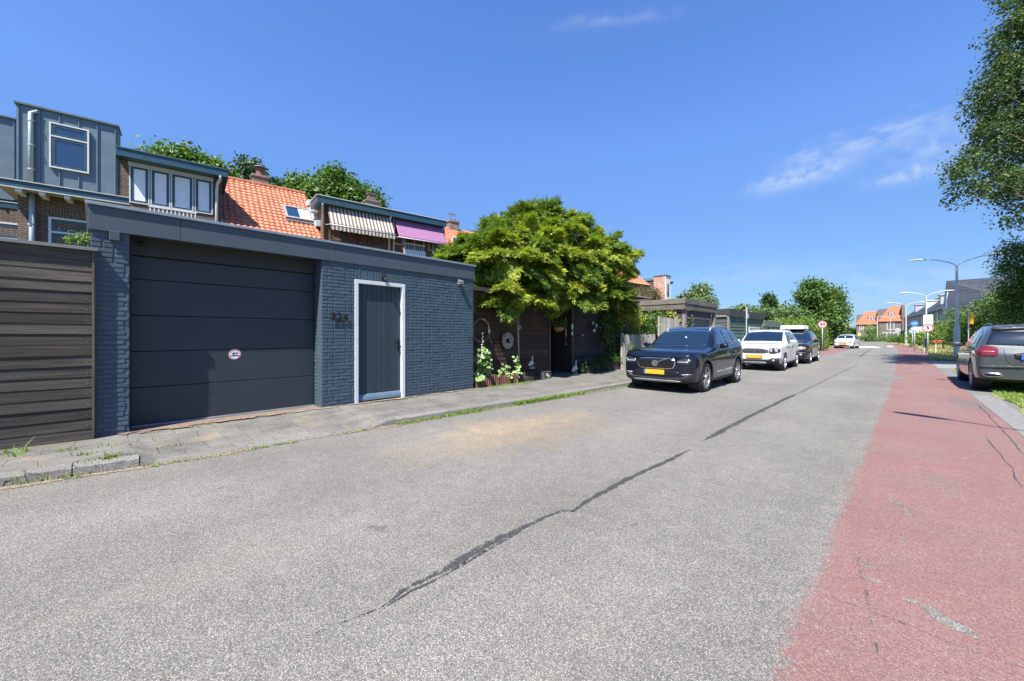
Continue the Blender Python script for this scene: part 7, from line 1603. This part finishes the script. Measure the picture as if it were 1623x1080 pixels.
dd2 = [('grille', pm('dark_grille_slats', (.07, .07, .075), .4, metal=.3), 'F', [(-.46, .885), (.46, .885), (.48, .69), (-.48, .69)], dict(off=.010)), ('grille_bar', M_CHR, 'F', [(-.43, .78), (.43, .78), (.43, .765), (-.43, .765)], dict(off=.018, r=0)),
       ('grille_bar', M_CHR, 'F', [(-.43, .835), (.43, .835), (.43, .823), (-.43, .823)], dict(off=.018, r=0)),
       ('headlight', M_LENS, 'F', [(.49, .89), (.72, .91), (.85, .87), (.85, .73), (.66, .68), (.49, .69)], dict(mir=1, off=.008)), ('lamp_bowl', M_LENW, 'F', [(.51, .86), (.61, .865), (.61, .74), (.51, .74)], dict(mir=1, off=.014)), ('lamp_bowl', M_LENW, 'F', [(.66, .87), (.77, .875), (.79, .75), (.68, .74)], dict(mir=1, off=.014)),
       ('lower_bumper', M_CLAD, 'F', [(-.87, .52), (-.60, .52), (-.46, .46), (.46, .46), (.60, .52), (.87, .52), (.86, .27), (.5, .24), (-.5, .24), (-.86, .27)], dict(off=.010, r=0)), ('skid_plate', M_SILV, 'F', [(-.42, .36), (.42, .36), (.36, .27), (-.36, .27)], dict(off=.020)),
       ('fog_lamp', M_LENW, 'F', [(.60, .46), (.68, .46), (.68, .38), (.60, .38)], dict(mir=1, off=.018, r=2)),
       ('windscreen', M_CGL, 'F', [(-0.714, 1.145), (0.000, 1.155), (0.714, 1.145), (0.648, 1.53), (0.000, 1.565), (-0.648, 1.53)], dict(off=.006, r=0)),
       ('side_window', M_CGL, 'S', [(1.56, 1.11), (1.86, 1.43), (2.05, 1.53), (2.40, 1.55), (2.45, 1.12)], dict(off=.005)), ('rear_side_window', M_CGL2, 'S', [(2.51, 1.12), (2.47, 1.55), (2.95, 1.54), (3.12, 1.51), (3.14, 1.13)], dict(off=.005)), ('quarter_window', M_CGL2, 'S', [(3.22, 1.14), (3.20, 1.50), (3.45, 1.46), (3.66, 1.24)], dict(off=.005)),
       ('sill_cladding', M_CLAD, 'S', [(1.2, .225), (1.2, .33), (3.1, .33), (3.1, .23)], dict(off=.010, r=0)), ('fender_vent', M_BLKP, 'S', [(1.20, .94), (1.36, .96), (1.44, .86), (1.30, .87)], dict(off=.008)),
       ('door_seam', M_BLKP, 'S', seam([(1.40, .35), (1.34, .6), (1.36, 1.02)]), SEAM), ('door_seam', M_BLKP, 'S', seam([(2.46, .35), (2.48, 1.1)]), SEAM), ('door_seam', M_BLKP, 'S', seam([(3.04, .42), (3.20, .75), (3.22, 1.1)]), SEAM), ('door_handle', M_CLAD, 'S', [(2.24, .94), (2.42, .945), (2.42, .915), (2.24, .91)], dict(off=.03, t=.03)),
       ('rear_window', M_CGL2, 'R', [(-.55, 1.46), (.55, 1.46), (.64, 1.17), (-.64, 1.17)], dict(off=.005)), ('tail_light', M_TAIL, 'R', [(.70, 1.1), (.80, 1.08), (.82, .80), (.72, .80)], dict(mir=1))]
car('parked_car', (-3.05 - .905, 18.8 - .82, 0), PI / 2, 'white SUV with grey roof rails and dark lower bumper parked between two dark cars', 'car', 4.32, .91, 1.69, dus, P_WHT, (.82, 3.49), .345, dd2, 'six', 'cars parked on the left of the street', rails=(1.95, 3.6, M_SILV, .60), mirrors=(1.66, 1.12, P_WHT), plate=('F', 0, .56, False), archm=None)
# ---------------------------------------------------------------- dark wagon with white roof box
wag = [(.00, .60, .36, .78, .80, .42, .79), (.06, .76, .28, .86, .89, .56, .88), (.20, .87, .22, .93, .97, .68, .955), (.45, .92, .20, .965, 1.02, .74, 1.005), (.9, .935, .20, .99, 1.06, .76, 1.045), (1.35, .935, .20, 1.01, 1.09, .77, 1.075), (1.52, .935, .20, 1.02, 1.13, .77, 1.10),
       (1.90, .93, .20, 1.03, 1.38, .69, 1.34), (2.25, .93, .20, 1.04, 1.60, .62, 1.55), (2.65, .93, .20, 1.05, 1.67, .61, 1.62), (3.2, .935, .20, 1.055, 1.68, .61, 1.63), (3.7, .93, .21, 1.07, 1.675, .60, 1.625), (4.2, .92, .23, 1.09, 1.62, .59, 1.57), (4.42, .90, .26, 1.09, 1.42, .61, 1.38), (4.56, .87, .30, 1.06, 1.10, .68, 1.08), (4.64, .80, .34, .95, .98, .60, .97), (4.67, .68, .42, .84, .88, .50, .86)]
dd3 = [('grille', M_BLKP, 'F', [(-.42, .82), (.42, .82), (.40, .66), (-.40, .66)], dict(off=.010)), ('headlight', M_LENW, 'F', [(.46, .82), (.66, .84), (.80, .82), (.80, .72), (.62, .68), (.47, .70)], dict(mir=1, off=.008)), ('indicator', M_AMB, 'F', [(.70, .83), (.82, .81), (.82, .73), (.74, .71)], dict(mir=1, off=.014)),
       ('bumper_strip', M_SILV, 'F', [(-.80, .56), (.80, .56), (.80, .545), (-.80, .545)], dict(off=.014, r=0)), ('fog_lamp', M_LENW, 'F', [(.58, .50), (.68, .50), (.68, .41), (.58, .41)], dict(mir=1, off=.016, r=2)), ('lower_grille', M_BLKP, 'F', [(-.50, .50), (.50, .50), (.42, .34), (-.42, .34)], dict(off=.008)),
       ('windscreen', M_CGL, 'F', [(-0.734, 1.13), (0.000, 1.145), (0.734, 1.13), (0.648, 1.55), (0.000, 1.59), (-0.648, 1.55)], dict(off=.006, r=0)),
       ('side_window', M_CGL, 'S', [(1.86, 1.10), (2.20, 1.44), (2.42, 1.56), (2.80, 1.58), (2.84, 1.11)], dict(off=.005)), ('rear_side_window', M_CGL2, 'S', [(2.90, 1.11), (2.87, 1.58), (3.45, 1.57), (3.62, 1.54), (3.66, 1.13)], dict(off=.005)), ('quarter_window', M_CGL2, 'S', [(3.73, 1.13), (3.70, 1.53), (3.95, 1.49), (4.15, 1.24)], dict(off=.005)),
       ('sill_strip', M_SILV, 'S', [(1.5, .30), (1.5, .34), (3.3, .34), (3.3, .30)], dict(off=.012)), ('door_seam', M_BLKP, 'S', seam([(1.62, .35), (1.56, .6), (1.60, 1.0)]), SEAM), ('door_seam', M_BLKP, 'S', seam([(2.86, .35), (2.87, 1.1)]), SEAM),
       ('rear_window', M_CGL2, 'R', [(-.56, 1.5), (.56, 1.5), (.64, 1.15), (-.64, 1.15)], dict(off=.005)), ('tail_light', M_TAIL, 'R', [(.66, 1.05), (.82, 1.0), (.82, .84), (.68, .86)], dict(mir=1))]
def roofbox(c, bvh):
    # local y negative is the road side
    rb = MB().box(2.25, 4.1, -.44, .58, 1.72, 1.92, (.03, .03, .02, .02)).build('roof_box', pm('white_roof_box', (.74, .73, .68), .45, var=.04), c, bevel=.012)
    MB().box(2.6, 2.64, -.62, .62, 1.675, 1.715).box(3.6, 3.64, -.62, .62, 1.675, 1.715).build('roof_bars', M_BLK, c)
car('parked_car', (-2.90 - .93, 24.3 - .9, 0), PI / 2, 'dark estate car carrying a flat white roof box, parked farthest in the left row', 'car', 4.67, .935, 1.7, wag, P_BLK2, (.90, 3.72), .36, dd3, 'six', 'cars parked on the left of the street', mirrors=(1.95, 1.10, P_BLK2), extra=roofbox, archm=None)
# ---------------------------------------------------------------- small white car driving towards the camera
sm = [(.00, .55, .34, .66, .68, .40, .67), (.05, .70, .26, .76, .79, .52, .78), (.16, .78, .20, .84, .88, .60, .87), (.40, .82, .18, .90, .95, .66, .94), (.75, .835, .18, .93, 1.0, .68, .985), (.98, .835, .18, .94, 1.05, .68, 1.03), (1.35, .83, .18, .95, 1.30, .60, 1.26), (1.62, .83, .18, .96, 1.43, .56, 1.39), (2.1, .83, .18, .97, 1.48, .55, 1.44), (2.8, .83, .19, .99, 1.46, .55, 1.42), (3.3, .82, .22, 1.02, 1.38, .56, 1.34), (3.58, .79, .27, .99, 1.08, .60, 1.06), (3.68, .72, .33, .86, .90, .54, .88), (3.72, .6, .4, .76, .8, .45, .78)]
dd4 = [('grille', M_BLKP, 'F', [(-.45, .63), (.45, .63), (.44, .56), (-.44, .56)], dict(off=.01)), ('lower_grille', M_BLKP, 'F', [(-.50, .36), (.50, .36), (.45, .27), (-.45, .27)], dict(off=.01)), ('headlight', M_LENS, 'F', [(.46, .72), (.68, .76), (.74, .70), (.66, .62), (.48, .64)], dict(mir=1, off=.008)),
       ('windscreen', M_CGL, 'F', [(-0.653, 1.05), (0.000, 1.06), (0.653, 1.05), (0.583, 1.37), (0.000, 1.40), (-0.583, 1.37)], dict(off=.006, r=0)), ('side_window', M_CGL, 'S', [(1.3, 1.02), (1.6, 1.32), (1.8, 1.38), (2.15, 1.40), (2.2, 1.03)], dict(off=.005)), ('rear_side_window', M_CGL2, 'S', [(2.26, 1.04), (2.22, 1.40), (2.8, 1.38), (3.2, 1.12)], dict(off=.005)),
       ('windscreen_sticker', M_WP, 'F', [(-.02, 1.28), (.04, 1.28), (.04, 1.12), (-.02, 1.12)], dict(off=.012, r=0, t=.004))]
pc = gp(1336, 552.5); pc = dz(1336, 41.5)
car('driving_car', (pc.x, pc.y, 0), PI / 2 - .10, 'small white hatchback coming along the street in the distance', 'car', 3.72, .835, 1.47, sm, P_WHT, (.72, 3.06), .29, dd4, 'ten', plate=('F', 0, .45, False), mirrors=(1.35, 1.0, M_BLKP), tw=.18, archm=None)
# ---------------------------------------------------------------- grey SUV on the right verge, tail to the camera (local x=0 nose)
por = [(.00, .60, .36, .74, .76, .42, .75), (.06, .76, .28, .82, .85, .56, .84), (.22, .88, .22, .90, .94, .68, .93), (.50, .94, .20, .95, 1.0, .74, .985), (.95, .964, .20, .985, 1.05, .76, 1.035), (1.40, .964, .20, 1.01, 1.09, .77, 1.07), (1.58, .964, .20, 1.02, 1.13, .77, 1.10),
       (1.98, .962, .20, 1.03, 1.40, .70, 1.36), (2.35, .962, .20, 1.04, 1.60, .63, 1.55), (2.80, .964, .20, 1.06, 1.68, .62, 1.62), (3.3, .966, .20, 1.08, 1.685, .62, 1.63), (3.85, .964, .21, 1.09, 1.675, .63, 1.62), (4.25, .96, .24, 1.10, 1.63, .64, 1.575), (4.46, .955, .26, 1.11, 1.55, .64, 1.50), (4.58, .95, .28, 1.11, 1.36, .68, 1.33), (4.69, .94, .31, 1.08, 1.14, .76, 1.12), (4.74, .90, .33, .98, 1.02, .72, 1.0), (4.79, .82, .36, .86, .92, .62, .88)]
dd5 = [('rear_window', M_CGL2, 'R', [(-.66, 1.53), (0, 1.57), (.66, 1.53), (.79, 1.17), (0, 1.14), (-.79, 1.17)], dict(off=.006, r=0)), ('spoiler', P_GRY, 'R', [(-.62, 1.60), (0, 1.63), (.62, 1.60), (.66, 1.52), (0, 1.55), (-.66, 1.52)], dict(off=.07, t=.06)),
       ('tail_light', M_TAIL, 'R', [(.60, 1.11), (.76, 1.14), (.91, 1.12), (.935, .96), (.89, .885), (.60, .885)], dict(mir=1, off=.010)), ('light_band', glassy('pale_red_lens', (.30, .06, .06), .1), 'R', [(.64, 1.02), (.86, 1.02), (.86, .985), (.64, .985)], dict(mir=1, off=.016)), ('side_tail_light', M_TAIL, 'S', [(4.42, 1.06), (4.70, 1.08), (4.70, .90), (4.52, .90)], dict(off=.008)),
       ('tailgate_seam', M_BLKP, 'R', seam([(-.74, 1.12), (-.52, 1.08), (-.48, .80), (-.40, .70), (0, .68), (.40, .70), (.48, .80), (.52, 1.08), (.74, 1.12)], .010), SEAM), ('plate_recess', M_BLKP, 'R', [(-.38, .99), (.38, .99), (.34, .80), (-.34, .80)], dict(off=.004)),
       ('bumper_step', P_GRY, 'R', [(-.88, .66), (0, .69), (.88, .66), (.88, .62), (0, .645), (-.88, .62)], dict(off=.03, t=.03)),
       ('exhaust_surround', M_CHR, 'R', [(.56, .50), (.82, .50), (.85, .44), (.80, .395), (.58, .395), (.53, .44)], dict(mir=1, off=.016, r=2)), ('exhaust', M_BLKP, 'R', [(.58, .485), (.80, .485), (.83, .44), (.79, .41), (.60, .41), (.56, .44)], dict(mir=1, off=.022, r=2)),
       ('lower_bumper', M_CLAD, 'R', [(-.84, .37), (.84, .37), (.80, .27), (-.80, .27)], dict(off=.008)),
       ('side_window', M_CGL, 'S', [(1.95, 1.10), (2.30, 1.44), (2.50, 1.56), (2.95, 1.59), (2.98, 1.12)], dict(off=.005)), ('rear_side_window', M_CGL2, 'S', [(3.05, 1.13), (3.02, 1.59), (3.55, 1.58), (3.74, 1.54), (3.82, 1.16)], dict(off=.005)), ('quarter_window', M_CGL2, 'S', [(3.90, 1.17), (3.82, 1.53), (4.08, 1.48), (4.34, 1.27)], dict(off=.005)),
       ('window_trim', M_CHR, 'S', seam([(1.95, 1.085), (3.0, 1.105), (4.36, 1.255)], .014), dict(off=.009, t=.004, r=0)), ('door_seam', M_BLKP, 'S', seam([(3.00, .35), (3.02, 1.1)]), SEAM), ('door_seam', M_BLKP, 'S', seam([(3.55, .42), (3.80, .75), (3.86, 1.13)]), SEAM), ('door_handle', P_GRY, 'S', [(3.56, .96), (3.76, .965), (3.76, .93), (3.56, .925)], dict(off=.03, t=.03)), ('door_handle', P_GRY, 'S', [(2.74, .94), (2.94, .945), (2.94, .91), (2.74, .905)], dict(off=.03, t=.03)),
       ('windscreen', M_CGL, 'F', [(-0.734, 1.14), (0.734, 1.14), (0.648, 1.54), (-0.648, 1.54)], dict(off=.006, r=0)), ('headlight', M_LENS, 'F', [(.5, .82), (.8, .84), (.82, .70), (.55, .68)], dict(mir=1))]
# rear wheel contact on the near side at y=15.9; nose points away (+y) so rotz=-90deg and local x runs toward the camera
def cay(c, bvh):
    h = bvh.ray_cast(Vector((8, 0, 1.56)), Vector((-1, 0, 0)))[0]; MB().box(h.x + .075, h.x + .09, -.12, .12, 1.565, 1.58).build('brake_light', M_TAIL, c)
YR = 15.86
car('parked_car', (1.46 + .965, YR + 3.83, 0), -PI / 2, 'metallic grey SUV on the right verge, tail to the camera, cut by the picture edge', 'car', 4.79, .965, 1.7, por, P_GRY, (.975, 3.83), .385, dd5, 'ten', mirrors=(2.05, 1.12, P_GRY), plate=('R', 0, .88, True), tw=.27, archm=None, extra=cay, rails=(2.4, 4.2, M_BLKP, .60))
# ------------------------------------------------------------------ tidy: drop helper properties
for o in bpy.data.objects:
    if '_off' in o.keys(): del o['_off']
